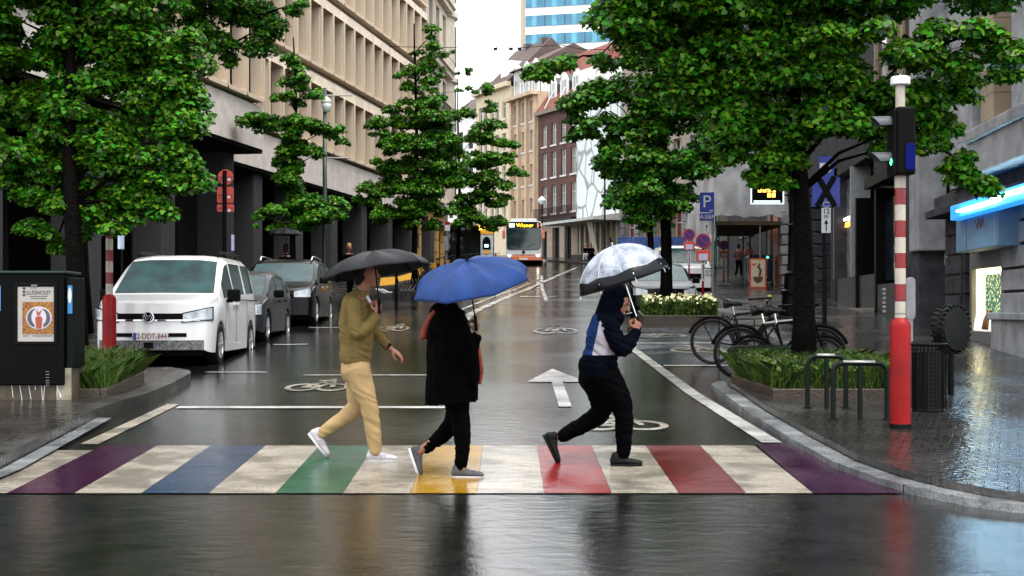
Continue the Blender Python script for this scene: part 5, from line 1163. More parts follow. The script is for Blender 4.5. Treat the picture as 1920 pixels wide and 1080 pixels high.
limb(m, [q(1113, 705, .09), q(1128, 745, .10), q(1126, 776, .10), q(1090, 800, .09), q(1054, 820, .08)], [(.14, .12), (.11, .10), (.088, .082), (.074, .07), (.056, .055)])
fuse(m, 'trousers', NAVT, p3, .010, 2, .012, 9)
shoe(p3, q(1143, 872, -.09), q(1203, 872, -.09), (0, 0, 1), [BLKS, BLKS, BLKS], k=.98); shoe(p3, q(1017, 818, .08), q(1044, 873, .08), (.8, 0, .45), [BLKS, BLKS, BLKS], k=.98)
m = MB(); 
ct = Q3(.10, -.015, -.066); b = MB(); b.cyl(ct, Vector(ct)+Vector((.05, -.01, .012)), .0045, n=8); ciga = b.build('cigarette', SHS, None, loc=g3)
tag(ciga, 'white cigarette between the lips of the hooded figure', 'cigarette')
b = MB(); b.cyl(q(1184, 628, -.145), q(1187, 623, -.135), .034, n=16); b.build('bracelet', SHS, p3)

# ---- umbrellas
def umbrella(name, label, centre, R_, h, tilt, pitch, mat, shaft_to, grip, n=8, sag=.026, dome=False, band=None, under=None, rot0=.2, grpbase=None):
    rt_ = thing(name, label, 'umbrella')
    T = Matrix.Rotation(-tilt, 3, 'Y') @ Matrix.Rotation(pitch, 3, 'X'); c = Vector(centre)
    NR = 14; NA = 6*n; m = MB(); V = []
    def pt(r, a, inset=0):
        t = r
        if dome: z = h*math.cos(t*PI/2*.93)-h*math.cos(PI/2*.93); rr = R_*math.sin(t*PI/2*.93)/math.sin(PI/2*.93)
        else: rr = R_*math.sin(t*PI/2*.85)/math.sin(PI/2*.85); z = h*(math.cos(t*PI/2*.85)-math.cos(PI/2*.85))/(1-math.cos(PI/2*.85))
        f = abs(((a*n/(2*PI)) % 1)-.5)*2            # 1 on a rib, 0 mid-panel
        rr *= 1-(.10 if not dome else .03)*(1-f*f)*t; z -= (1-f)*sag*1.3*math.sin(PI*min(1, t*.95+.05))
        return c+T @ Vector((rr*math.cos(a+rot0), rr*math.sin(a+rot0), z-inset))
    for i in range(NR+1):
        for j in range(NA): V.append(pt(i/NR, 2*PI*j/NA))
    Fc = []; MI = []
    for i in range(NR):
        for j in range(NA):
            q_ = (i*NA+j, i*NA+(j+1) % NA, (i+1)*NA+(j+1) % NA, (i+1)*NA+j); Fc.append(q_); MI.append(1 if (band and i >= NR-3) else 0)
    m.add(V, Fc); m.m = MI
    o = m.build('canopy', [mat, band or mat], rt_, smooth=True); so = o.modifiers.new('s', 'SOLIDIFY'); so.thickness = .0015
    for k in range(n):
        b = MB(); b.tube([pt(i/8, 2*PI*k/n, .008) for i in range(9)]+[pt(1.03, 2*PI*k/n, .008)], .003, 5); rb = b.build('rib', CHR if dome else BLKP, rt_)
        mid = pt(.5, 2*PI*k/n, .012); b = MB(); b.tube([mid, c+T @ Vector((0, 0, h*.35))], .002, 4); b.build('stretcher', BLKP, rb)
    top = c+T @ Vector((0, 0, h+.03)); b = MB(); b.tube([top, shaft_to], .006, 8); b.build('shaft', CHR if dome else BLKP, rt_)
    b = MB(); b.tube([c+T @ Vector((0, 0, h-.01)), c+T @ Vector((0, 0, h+.035))], [.012, .006], 8); b.build('ferrule', BLKP, rt_)
    b = MB(); b.tube(grip, .012, 8); b.build('handle', BLKP, rt_, smooth=True); return rt_
UB = M('black_umbrella_cloth', (.009, .012, .018), .45, var=.4, vs=5, bump=.5, bs=130, spec=.5)
UBL = M('blue_umbrella_cloth', (.005, .034, .15), .40, var=.25, vs=7, bump=.8, bs=170, spec=.2)
yy = g1.y; A = lambda px, py, dd=0: at(px, py, yy+dd)
hp = Vector(g1)+Vector(frame_of(718, 862)[1](714, 572, -.15)); 
umbrella('umbrella', 'black folding umbrella held over the man in the olive jacket', A(707, 510, -.1), .475, .185, R(9.5), R(-4), UB, hp, [hp+Vector((0, 0, .05)), hp+Vector((.0, 0, -.04)), hp+Vector((.0, 0, -.075))])
yy = g2.y; hp = Vector(g2)+Vector(frame_of(877, 893)[1](893, 606, -.13))
umbrella('umbrella', 'bright royal blue umbrella dotted with raindrops, between the black and the transparent one', A(884, 533, -.1), .50, .20, R(10.5), R(16), UBL, hp, [hp+Vector((-.006, 0, .06)), hp, hp+Vector((.004, 0, -.06))], rot0=.35)
CLR, n_, b_ = nodes('clear_vinyl'); out = n_.nodes['Material Output']; tr_ = n_.nodes.new('ShaderNodeBsdfTransparent'); mx = n_.nodes.new('ShaderNodeMixShader')
b_.inputs['Base Color'].default_value = (.5, .56, .66, 1); b_.inputs['Roughness'].default_value = .25
nz = n_.nodes.new('ShaderNodeTexNoise'); nz.inputs['Scale'].default_value = 7; nz.inputs['Detail'].default_value = 5; tc = n_.nodes.new('ShaderNodeTexCoord'); n_.links.new(tc.outputs['Object'], nz.inputs['Vector'])
mr = n_.nodes.new('ShaderNodeMapRange'); mr.inputs[1].default_value = .35; mr.inputs[2].default_value = .65; mr.inputs[3].default_value = .10; mr.inputs[4].default_value = .50; n_.links.new(nz.outputs[0], mr.inputs[0]); n_.links.new(mr.outputs[0], mx.inputs[0])
bp = n_.nodes.new('ShaderNodeBump'); bp.inputs['Strength'].default_value = .4; bp.inputs['Distance'].default_value = .01; n3 = n_.nodes.new('ShaderNodeTexNoise'); n3.inputs['Scale'].default_value = 60; n_.links.new(tc.outputs['Object'], n3.inputs['Vector']); n_.links.new(n3.outputs[0], bp.inputs['Height']); n_.links.new(bp.outputs[0], b_.inputs['Normal'])
n_.links.new(tr_.outputs[0], mx.inputs[1]); n_.links.new(b_.outputs[0], mx.inputs[2]); n_.links.new(mx.outputs[0], out.inputs[0])
yy = g3.y; hp = Vector(g3)+Vector(frame_of(1170, 872)[1](1195, 604, -.1))
umbrella('umbrella', 'transparent dome umbrella with a black rim band over the hooded figure', A(1171, 528, -.05), .405, .36, R(18.5), R(2), CLR, hp, [hp+Vector((-.01, 0, .05)), hp, hp+Vector((.012, 0, -.07))], dome=True, band=M('black_vinyl', (.012, .014, .02), .3), rot0=.15)

# ---- small background figures
def figure(label, loc, h, heading, colors, pose='walk', group=None, seat=False):
    rt_ = thing('person', label, 'person', loc, heading, group); k = h/1.75
    top_, leg_, hair_ = colors
    def q(x, y, z): return (x*k, y*k, z*k)
    m = MB(); 
    if seat: hz, kn, ft = .46, ((.42, .1, .48), (.40, -.1, .48)), ((.46, .1, .05), (.5, -.1, .05)); sh = .98
    else: hz, kn, ft = .92, ((.12, -.09, .50), (.02, .09, .49)), ((.16, -.09, .08), (-.22, .09, .10)); sh = 1.42
    head(m, q(.05 if seat else .0, 0, sh+.22), (1, 0, 0), (0, 0, 1), k); limb(m, [q(0, 0, sh+.12), q(0, 0, sh)], [.05, .055])
    limb(m, [q(0, 0, sh), q(0, 0, hz+.05)], [(.09, .14), (.09, .14)])
    arms = [((.02, e*.19, sh-.05), (.02, e*.24, sh-.33), (.22, e*.12, sh-.30)) for e in (-1, 1)]
    for a in arms: limb(m, [q(*p) for p in a], [.04, .034, .024]); hand(m, q(*a[2]), (1, 0, .2), (0, 0, 1), .6, k)
    for (kx, ky, kz), (fx, fy, fz) in zip(kn, ft): limb(m, [q(0, ky, hz), q(kx, ky, kz), q(fx, fy, fz)], [.07, .05, .035]); limb(m, [q(fx-.05, fy, .04), q(fx+.15, fy, .035)], [.035, .03])
    fuse(m, 'body', SKIND, rt_, .016, 2)
    m = MB(); limb(m, [q(0, 0, sh+.04), q(0, 0, sh-.1), q(0, 0, sh-.35), q(0, 0, hz)], [(.07, .1), (.12, .19), (.12, .17), (.13, .17)])
    for a in arms: limb(m, [q(*p) for p in a], [.065, .055, .045])
    fuse(m, 'jacket', top_, rt_, .018, 2, .01)
    m = MB()
    for (kx, ky, kz), (fx, fy, fz) in zip(kn, ft): limb(m, [q(0, ky, hz), q(kx, ky, kz), q(fx, fy, fz+.03)], [(.10, .09), .07, .055])
    fuse(m, 'trousers', leg_, rt_, .018, 2)
    m = MB(); limb(m, [q(-.02, 0, sh+.33), q(-.03, 0, sh+.24), q(-.05, 0, sh+.14)], [(.08, .075), (.085, .08), (.05, .06)]); fuse(m, 'hair', hair_, rt_, .014, 1)
    return rt_
MAU = M('mauve_coat', (.10, .05, .055), .8); ORG = M('orange_pink_top', (.45, .17, .11), .8); GRYC = M('pale_grey_cloth', (.35, .35, .37), .8)
def gpx(px, d, off=.12): x = (px-960)/F*d; return gp(x, d, off)
figure('walker in a mauve coat with dark trousers under the shared umbrella', gpx(1385, 70), 1.66, R(60), (MAU, BLKC2, HAIR))
figure('walker in an orange pink top beside the mauve coat, back turned', gpx(1405, 70.6), 1.74, R(100), (ORG, M('dark_blue_jeans', (.012, .015, .05), .8), HAIR))
c_ = gpx(1399, 70.2)+Vector((0, 0, 1.95)); umbrella('umbrella', 'small dark umbrella shared by the two walkers under the scaffold', c_, .5, .2, R(12), 0, UB, c_+Vector((.1, 0, -.75)), [c_+Vector((.1, 0, -.7)), c_+Vector((.1, 0, -.82))])
f_ = figure('seated person in pale trousers on the step under the canopy', gpx(1100, 103), 1.7, R(-110), (BLKC, GRYC, HAIR), seat=True)
figure('seated dark figure on the step, right one of the two', gpx(1108, 103.5), 1.7, R(-80), (BLKC, BLKC2, HAIR), seat=True)
b = MB(); c_ = gpx(1101, 103.6); b.bx(c_.x-1.2, c_.x+.9, c_.y-.1, c_.y+.4, c_.z-.05, c_.z+.45); tag(b.build('stone_bench', M('bench_stone', (.06, .06, .057), .8), None, bevel=.03), 'low stone ledge under the flat canopy on which two people sit', 'bench')
figure('pedestrian under a dark umbrella on the left footway behind the black estate car', gpx(537, 40), 1.75, R(70), (BLKC, BLKC2, HAIR))
c_ = gpx(535, 40)+Vector((0, 0, 2.05)); umbrella('umbrella', 'dark umbrella of the pedestrian behind the parked cars', c_, .5, .2, 0, 0, UB, c_+Vector((.1, 0, -.8)), [c_+Vector((.1, 0, -.75)), c_+Vector((.1, 0, -.85))])
figure('dark haired pedestrian on the left footway behind the black umbrella', gpx(655, 47), 1.78, R(-60), (BLKC, BLKC2, M('fair_hair', (.3, .16, .07), .6)))
# ================================================================ street furniture and bicycles
REDP = M('red_pole_paint', (.22, .003, .004), .45, var=.25, vs=2.5, spec=.2); REDD = M('dark_red_band', (.19, .005, .007), .4, var=.15); CRM = M('cream_band', (.40, .36, .30), .5, var=.12, vs=12)
BLUS = M('blue_sign', (.003, .014, .20), .35, var=.05); SGW = M('sign_white', (.42, .42, .42), .45, var=.04); GRYP = M('grey_metal', (.17, .17, .185), .5, metal=.2, var=.2, vs=8)
TIM = M('wet_timber', (.028, .017, .008), .45, var=.45, vs=9, bump=.5, bs=30); DGR = M('dark_green_metal', (.006, .016, .012), .3, spec=.4)
SOIL = M('soil', (.03, .022, .015), .9, var=.4, vs=20)
# right signal mast
g = at(1688, 828, 13.3); g = gp(g.x, 13.3, .12)
t = thing('traffic_light', 'red and white striped traffic light mast with fat red base on the right pavement', 'traffic light', g)
S_ = F/13.3
zf = lambda py: CH+(HZ-py)/F*13.3-g.z
b = MB(); b.lathe([(.105, -.02), (.105, zf(796)), (.098, zf(794))], n=24); b.build('foot', BLKP, t, smooth=True, auto=True)
b = MB(); b.lathe([(.098, zf(795)), (.098, zf(612)), (.09, zf(604)), (.062, zf(598)), (.052, zf(596))], n=28); b.build('base_sleeve', REDP, t, smooth=True, auto=True)
stp = [(596, 588, 0), (588, 564, 0), (564, 533, 1), (533, 503, 0), (503, 475, 1), (475, 445, 0), (445, 414, 1), (414, 384, 0), (384, 353, 1), (353, 320, 0)]
b = MB()
for y0, y1, k in stp: b.lathe([(.051, zf(y0)+.001), (.051, zf(y1)-.001)], n=22, mi=k)
b.build('pole', [CRM, REDD], t, smooth=True, auto=True)
b = MB(); b.lathe([(.0515, zf(589)), (.053, zf(588.5)), (.0515, zf(588))], n=22); b.lathe([(.0515, zf(565)), (.053, zf(564.5)), (.0515, zf(564))], n=22); b.build('joint', BLKP, t)
b = MB(); b.lathe([(.045, zf(205)), (.045, zf(158))], n=20); b.build('antenna_post', CRM, t, smooth=True, auto=True)
b = MB(); b.lathe([(.085, zf(160)), (.093, zf(158)), (.093, zf(147)), (.08, zf(144)), (.001, zf(143.5))], n=26); b.lathe([(.006, zf(144)), (.004, zf(139))], n=6); b.build('antenna_cap', M('cap_white', (.7, .7, .72), .4), t, smooth=True, auto=True)
b = MB(); x0, x1 = (1673-1688)/S_, (1708-1688)/S_; b.bx(x0, x1, -.17, .10, zf(330), zf(204)); sh_ = b.build('signal_head', BLKP, t, bevel=.02)
b = MB(); b.bx((1667-1688)/S_, x0+.005, -.16, .09, zf(330), zf(208)); b.build('lamp_housing', BLKP, t, bevel=.015)
def visor(py, nm):
    cx, cz, r = (1668-1688)/S_, zf(py), .085; m = MB(); n = 12; V = []
    for k in range(n+1):
        a = R(-5+190*k/n); dz, dy = math.sin(a)*r, math.cos(a)*r; ln = .19*(.65+.35*math.sin(max(0, a)))
        V += [(cx, -.035+dy, cz+dz), (cx-ln, -.035+dy, cz+dz-.006), (cx, -.035+dy*.93, cz+dz*.93), (cx-ln, -.035+dy*.93, cz+dz*.93-.006)]
    fs = []
    for k in range(n): a = 4*k; c = a+4; fs += [(a, a+1, c+1, c), (a+2, c+2, c+3, a+3), (a+1, a+3, c+3, c+1)]
    m.add(V, fs); o = m.build(nm, M('visor_black', (.05, .055, .065), .5, spec=.3), t, smooth=True, auto=True)
    return o
for py in (235, 302): visor(py, 'visor')
GRN = M('green_lamp', (.05, 1.0, .35), .4, emit=3.0)
b = MB(); cx = (1667-1688)/S_
b.tube([(cx-.012, -.12, zf(300)), (cx-.014, -.10, zf(309))], .006, 6); b.tube([(cx-.012, -.135, zf(303)), (cx-.016, -.12, zf(312))], .006, 6); b.build('green_signal', GRN, t)
b = MB(); b.prism(rrect(x1-.10, x1-.012, zf(322), zf(272), .02), (-.185, -.165), XZ); b.build('neon_reflection_patch', M('painted_neon_blue', (.001, .006, .09), .8), t, bevel=.004)  # dark blue patch painted for neon light reflected on the head
b = MB()
for e in (-1, 1): b.bx(e*.042-.008, e*.042+.008, -.02, .02, zf(353), zf(325))
b.build('bracket', CRM, t)
# grey back of an adjacent sign
t = thing('sign', 'pale grey rounded sign seen edge on beside the red and white striped mast', 'sign', gp((1707-960)/F*15.5, 15.5, .12))
z15 = lambda py: CH+(HZ-py)/F*15.5-gz(15.5)-.12
b = MB(); w_ = .052; b.prism(rrect(-w_, w_, z15(600), z15(520), .045), (-.02, .02), XZ); b.build('panel', GRYP, t, bevel=.006)
b = MB(); b.bx(-.03, .025, -.015, .015, z15(640), z15(598)); b.cyl((0, .04, 0), (0, .04, z15(540)), .025, n=10); b.build('post', GRYP, t)
# mirror-like black ribbed drum and mesh bin
t = thing('litter_bin', 'black round wire mesh litter bin standing right of the striped mast', 'litter bin', gp((1740-960)/F*14.7, 14.7, .12))
b = MB(); rr = .185; H_ = .70
for k in range(30): a = 2*PI*k/30; b.tube([(rr*math.cos(a), rr*math.sin(a), .03), (rr*1.03*math.cos(a), rr*1.03*math.sin(a), H_)], .0045, 4)
for k in range(16): z = .04+k*.043; b.tube([(rr*1.02*math.cos(2*PI*i/24), rr*1.02*math.sin(2*PI*i/24), z) for i in range(24)], .0035, 4, closed=True)
b.build('wire_mesh', DKM, t)
b = MB(); b.lathe([(.165, .0), (.165, .62), (.155, .62), (.155, .02)], n=24, cap=False); b.lathe([(.16, .01), (.16, .03)], n=24); b.build('liner', M('bin_liner', (.006, .006, .007), .3), t, smooth=True, auto=True)
b = MB(); b.tube([(rr*1.05*math.cos(2*PI*i/28), rr*1.05*math.sin(2*PI*i/28), H_) for i in range(28)], .014, 8, closed=True); b.build('rim', DKM, t, smooth=True)
g = gp((1783-960)/F*16.2, 16.2, .12)
t = thing('ribbed_drum', 'black deeply ribbed tyre-like drum above and behind the wire mesh bin', 'drum', g)
zd = CH+(HZ-617)/F*16.2-g.z
b = MB(); b.lathe([(.001, -.1), (.16, -.1), (.25, -.085), (.265, -.05), (.265, .05), (.25, .085), (.15, .1), (.001, .1)], (0, 0, 0), 30, 'X', cap=False)
for k in range(26):
    a = 2*PI*k/26
    for e in (-1, 1): b.box((e*.05, math.cos(a)*.272, math.sin(a)*.272), (.075, .022, .03), rot=Matrix.Rotation(a, 3, 'X') @ Matrix.Rotation(e*.4, 3, 'Z'))
o = b.build('tread', M('ribbed_rubber', (.010, .012, .011), .5), t, loc=(0, 0, zd), rot=(0, 0, R(-52)), smooth=True, auto=True)
b = MB(); b.cyl((0, .0, 0), (0, 0, zd-.2), .035, n=10); b.build('stand', DKM, t)

# left striped mast
g = gp((205-960)/F*20.8, 20.8, .12); zf = lambda py: CH+(HZ-py)/F*20.8-g.z
t = thing('traffic_light', 'red and white striped mast rising from the grass planter beside the white van', 'traffic light', g)
b = MB(); b.lathe([(.103, -.02), (.103, zf(562)), (.09, zf(556)), (.058, zf(552))], n=24); b.build('base_sleeve', REDP, t, smooth=True, auto=True)
b = MB(); y = 553
for k in range(10): b.lathe([(.053, zf(y)+.001), (.053, zf(y-21)-.001)], n=18, mi=k % 2); y -= 21
b.build('pole', [CRM, REDD], t, smooth=True, auto=True)
b = MB(); b.bx(-.16, .16, -.12, .12, zf(330), zf(210)); b.build('signal_head', BLKP, t, bevel=.02)
g = gp((229-960)/F*24, 24, .12); zf = lambda py: CH+(HZ-py)/F*24-g.z
t = thing('street_sign', 'narrow pale blue sign seen edge on right of the left striped mast', 'sign', g)
b = MB(); b.cyl((0, 0, 0), (0, 0, zf(420)), .02, n=8); b.build('post', DKM, t); b = MB(); b.prism(rrect(-.02, .03, zf(468), zf(426), .02), (-.2, .02), XZ); b.build('plate', M('pale_blue_plate', (.42, .50, .62), .4), t)
# stacked red sign backs
g = gp((421-960)/F*38, 38, .12); zf = lambda py: CH+(HZ-py)/F*38-g.z; xf = lambda px: (px-421)/F*38
t = thing('road_signs', 'stack of red sign backs on a black post in front of a dark pillar', 'sign', g)
b = MB(); b.cyl((0, 0, 0), (0, 0, zf(320)), .055, n=12); b.build('post', BLKP, t)
SRED = M('sign_back_red', (.38, .035, .02), .4, var=.2, vs=4)
def disc(cx, cz, r, y0, y1, n=28): return [(cx+r*math.cos(2*PI*i/n), cz+r*math.sin(2*PI*i/n)) for i in range(n)], (y0, y1)
p_, h_ = disc(xf(422), zf(332), .215, .02, .045)
for nm, poly in (('round_sign', p_), ('square_sign', rrect(xf(406), xf(437), zf(380), zf(350), .05)), ('small_sign', rrect(xf(406), xf(438), zf(397), zf(383), .04))):
    b = MB(); b.prism(poly, (.06, .085), XZ); o = b.build(nm, SRED, t, bevel=.004)
    cx, cz = sum(p[0] for p in poly)/len(poly), sum(p[1] for p in poly)/len(poly)
    b = MB(); b.bx(cx-.2, cx+.2, .05, .059, cz-.02, cz+.02); b.bx(cx-.19, cx+.19, .05, .059, cz-.1, cz-.085); b.build('rail', REDD, o)
    b = MB(); b.bx(cx+.06, cx+.14, .048, .049, cz-.1, cz-.02); b.build('sticker', SGW, o)
b = MB(); b.bx(xf(434), xf(438), -.02, .12, zf(470), zf(440)); b.build('notice', M('pale_violet', (.35, .35, .55), .5), t)
# street lamp
g = gp((609-960)/F*44, 44, .12); zf = lambda py: CH+(HZ-py)/F*44-g.z; xf = lambda px: (px-609)/F*44
t = thing('street_lamp', 'tall dark green street lamp with hanging white globe beside the small ginkgo', 'street lamp', g)
b = MB(); b.tube([(0, 0, 0), (0, 0, 1.0), (0, 0, zf(165))], [.11, .085, .055], 12); b.build('post', M('dark_green_post', (.012, .03, .022), .4), t, smooth=True)
b = MB(); b.lathe([(.02, zf(180)), (.14, zf(186)), (.17, zf(190)), (.17, zf(193))], (xf(612), 0, 0), 18); b.build('lamp_cap', M('lamp_grey', (.4, .4, .38), .4), t, smooth=True, auto=True)
b = MB(); b.lathe([(.155, zf(193)), (.15, zf(200)), (.11, zf(209)), (.02, zf(211))], (xf(612), 0, 0), 18); b.build('lamp_shade', M('milk_glass', (.62, .68, .68), .3), t, smooth=True)
b = MB(); b.tube([(0, 0, zf(179)), (xf(660), 0, zf(179))], .025, 6); b.tube([(0, 0, zf(296)), (xf(658), 0, zf(296))], .025, 6); b.build('arm', M('lamp_arm', (.35, .33, .3), .5), t)
# parking signs
g = gp((1546-960)/F*22.5, 22.5, .12); zf = lambda py: CH+(HZ-py)/F*22.5-g.z; xf = lambda px: (px-1546)/F*22.5
t = thing('parking_sign', 'blue parking sign crossed out with black tape on a thin black post', 'parking sign', g)
b = MB(); b.cyl((0, 0, 0), (0, 0, zf(292)), .038, n=12); b.build('post', DKM, t)
b = MB(); b.prism(rrect(xf(1521), xf(1573), zf(388), zf(332), .03), (-.06, -.045), XZ); b.prism(rrect(xf(1534), xf(1562), zf(333), zf(294), .02), (-.064, -.046), XZ); pl = b.build('plate', BLUS, t)
text('P', 'letter', .42, SGW, pl, (xf(1545), -.067, zf(325)), (R(90), 0, 0), sx=1.1)
b = MB()
for a, c in (((1531, 330), (1564, 388)), ((1563, 332), (1530, 388))): b.tube([(xf(a[0]), -.075, zf(a[1])), (xf(c[0]), -.075, zf(c[1]))], [(.008, .045)]*2, 8, ref=(0, 1, 0))
b.build('black_tape', BLKP, pl)
b = MB(); c = (xf(1548), zf(380)); b.tube([(c[0]-.03, -.066, c[1]+.06), (c[0]-.02, -.066, c[1]), (c[0]+.05, -.066, c[1]), (c[0]+.08, -.066, c[1]-.05)], .008, 5); b.tube([(c[0]+.05*math.cos(a/6), -.066, c[1]-.03+.05*math.sin(a/6)) for a in range(14, 36)], .006, 5); b.build('wheelchair_symbol', SGW, pl)
b = MB(); b.prism(rrect(xf(1539), xf(1556), zf(437), zf(390), .01), (-.06, -.045), XZ); p2_ = b.build('distance_plate', SGW, t)
text('12', 'digits', .12, BLKP, p2_, (xf(1547.5), -.062, zf(397)), (R(90), 0, 0)); text('m', 'letter', .1, BLKP, p2_, (xf(1547.5), -.062, zf(406)), (R(90), 0, 0))
b = MB(); b.bx(xf(1546.6), xf(1548.6), -.064, -.061, zf(434), zf(418)); b.prism([(xf(1543.5), zf(420)), (xf(1551.7), zf(420)), (xf(1547.6), zf(412))], (-.064, -.061), XZ); b.build('arrow', BLKP, p2_)
g = gp((1326-960)/F*35, 35, .12); zf = lambda py: CH+(HZ-py)/F*35-g.z; xf = lambda px: (px-1326)/F*35
t = thing('parking_sign', 'blue parking sign with white P above a plate reading A.E&P', 'parking sign', g)
b = MB(); b.cyl((xf(1337), 0.03, 0), (xf(1337), .03, zf(360)), .035, n=10); b.build('post', GRYP, t)
b = MB(); b.prism(rrect(xf(1312), xf(1339), zf(398), zf(361), .03), (-.02, -.0), XZ); pl = b.build('plate', BLUS, t)
text('P', 'letter', .44, SGW, pl, (xf(1325), -.025, zf(379)), (R(90), 0, 0)); b = MB(); b.bx(xf(1330), xf(1337), -.024, -.02, zf(396), zf(394)); b.build('mark', SGW, pl)
b = MB(); b.prism(rrect(xf(1312), xf(1339), zf(414), zf(400), .02), (-.02, -.0), XZ); pl = b.build('text_plate', BLUS, t)
text('A.E&P', 'lettering', .15, SGW, pl, (xf(1325.5), -.025, zf(407)), (R(90), 0, 0), sx=.95)
b = MB(); b.bx(xf(1320), xf(1329), -.02, 0, zf(436), zf(417)); o = b.build('arrow_plate', SGW, t)
b = MB(); b.bx(xf(1324), xf(1325), -.024, -.0205, zf(433), zf(424)); b.prism([(xf(1322), zf(425)), (xf(1327), zf(425)), (xf(1324.5), zf(421))], (-.024, -.0205), XZ); b.build('arrow', BLKP, o)
# temporary no-parking signs
NPB = M('sign_mid_blue', (.03, .02, .16), .4); NPR = M('sign_rim_red', (.30, .01, .035), .4); RBX = M('red_orange_board', (.55, .06, .03), .45)
def noparking(px, py, r_px, pyb, d, label, post=True):
    g = gp((px-960)/F*d, d, .12); s = F/d; z = CH+(HZ-py)/F*d-g.z; r = r_px/s
    t = thing('temporary_sign', label, 'sign', g, 0, 'temporary no-parking signs on the right footway')
    b = MB(); b.cyl((0, 0, .05), (0, 0, z), .03, n=8); b.build('post', REDP, t)
    b = MB(); b.prism([(r*math.cos(2*PI*i/28), z+r*math.sin(2*PI*i/28)) for i in range(28)], (-.05, -.035), XZ); o = b.build('disc', NPR, t)
    b = MB(); b.prism([(r*.74*math.cos(2*PI*i/28), z+r*.74*math.sin(2*PI*i/28)) for i in range(28)], (-.054, -.0505), XZ); b.build('blue_centre', NPB, o)
    b = MB(); b.box((0, -.057, z), (r*1.9, .004, r*.16), rot=Matrix.Rotation(R(45), 3, 'Y')); b.build('slash', NPR, o)
    zb = z-r-.18; b = MB(); b.bx(-r*.95, r*.95, -.05, -.03, zb-.16, zb+.14); o = b.build('board', RBX, t, bevel=.01)
    b = MB(); b.bx(-r*.6, r*.6, -.056, -.051, zb-.14, zb+.04); b.build('notice', M('notice_pale', (.45, .47, .62), .5), o)
    b = MB(); b.bx(-.05, .05, -.05, -.03, zb-.7, zb-.2); o = b.build('arrow_plate', SGW, t); b = MB(); b.bx(-.012, .012, -.055, -.051, zb-.65, zb-.25); b.build('arrow', BLKP, o)
    b = MB(); b.bx(-.28, .28, -.2, .2, 0, .1); b.build('foot', M('foot_grey', (.3, .3, .3), .6), t, bevel=.02)
    return t
noparking(1292, 440, 11, 540, 50, 'temporary round no-parking sign on a red post, leftmost of the group')
noparking(1318, 452, 14, 590, 37.5, 'largest and nearest temporary no-parking sign, beside the turquoise scooter')
noparking(1341, 440, 8, 520, 62, 'smallest temporary no-parking sign, half behind the grey sign post')
noparking(1357, 460, 9, 515, 60, 'temporary no-parking sign farthest right, in front of the scaffold tunnel')
# blue barrier fence
g0 = Vector(gpx(1158, 80)); t = thing('barrier_fence', 'blue panel construction barriers in a row behind the parked cars', 'fence', g0)
BLF = M('blue_barrier', (.03, .07, .25), .5, var=.5, vs=4)
for k in range(5):
    x = k*.92; b = MB(); b.bx(x+.02, x+.88, -.03, .03, .75, 1.95); b.build('panel', BLF, t)
    b = MB(); b.tube([(x, 0, 0), (x, 0, 2.0), (x+.9, 0, 2.0), (x+.9, 0, 0)], .02, 6); b.build('frame', GRYP, t)
# A-board
d = 56; g = gpx(1421, d); zf = lambda py: CH+(HZ-py)/F*d-g.z; xf = lambda px: (px-1421)/F*d
t = thing('advertising_board', 'cream sandwich board with red frame and a brown bowl picture on the right footway', 'board', g)
b = MB(); b.prism(rrect(xf(1405), xf(1437), 0, zf(484), .06), (-.03, .0), XZ); o = b.build('frame', RBX, t)
b = MB(); b.prism(rrect(xf(1408), xf(1434), .07, zf(487), .03), (-.036, -.031), XZ); o2 = b.build('poster', M('cream_poster', (.6, .5, .33), .5), o)
b = MB(); n = 16; b.prism([(.0+.2*math.cos(PI+PI*i/n), .48+.26*math.sin(PI+PI*i/n)) for i in range(n+1)], (-.042, -.037), XZ); b.tube([(.05, -.04, .5), (.1, -.04, .75), (0, -.04, .9), (.06, -.04, 1.0)], .05, 6); b.build('bowl_picture', M('brown_print', (.10, .045, .03), .6), o2)
b = MB(); b.prism([(xf(1409), zf(494)), (xf(1420), zf(494)), (xf(1414), zf(498)), (xf(1409), zf(497))], (-.042, -.037), XZ); b.build('red_corner', RBX, o2)
b = MB(); b.box((0, .3, .5), (.6, .02, 1.08), rot=Matrix.Rotation(R(-22), 3, 'X')); b.build('rear_panel', DKM, t)
# blue container
g = gpx(1424, 61); t = thing('wheeled_bin', 'dark blue wheeled bin just behind the sandwich board', 'bin', g)
b = MB(); b.prism([(-.42, .1), (.42, .1), (.5, 1.15), (-.5, 1.15)], (-.3, .4), XZ); b.build('container', M('blue_bin', (.01, .03, .10), .4), t, bevel=.03); b = MB(); b.prism([(-.54, 1.16), (.54, 1.16), (.5, 1.3), (-.5, 1.3)], (-.38, .45), XZ); b.build('lid', M('blue_bin_lid', (.015, .05, .18), .3), t, bevel=.04)
for e in (-1, 1): b = MB(); b.lathe([(.1, -.03), (.1, .03)], (e*.35, .35, .1), 14, 'X'); b.build('wheel', TYRE, t)
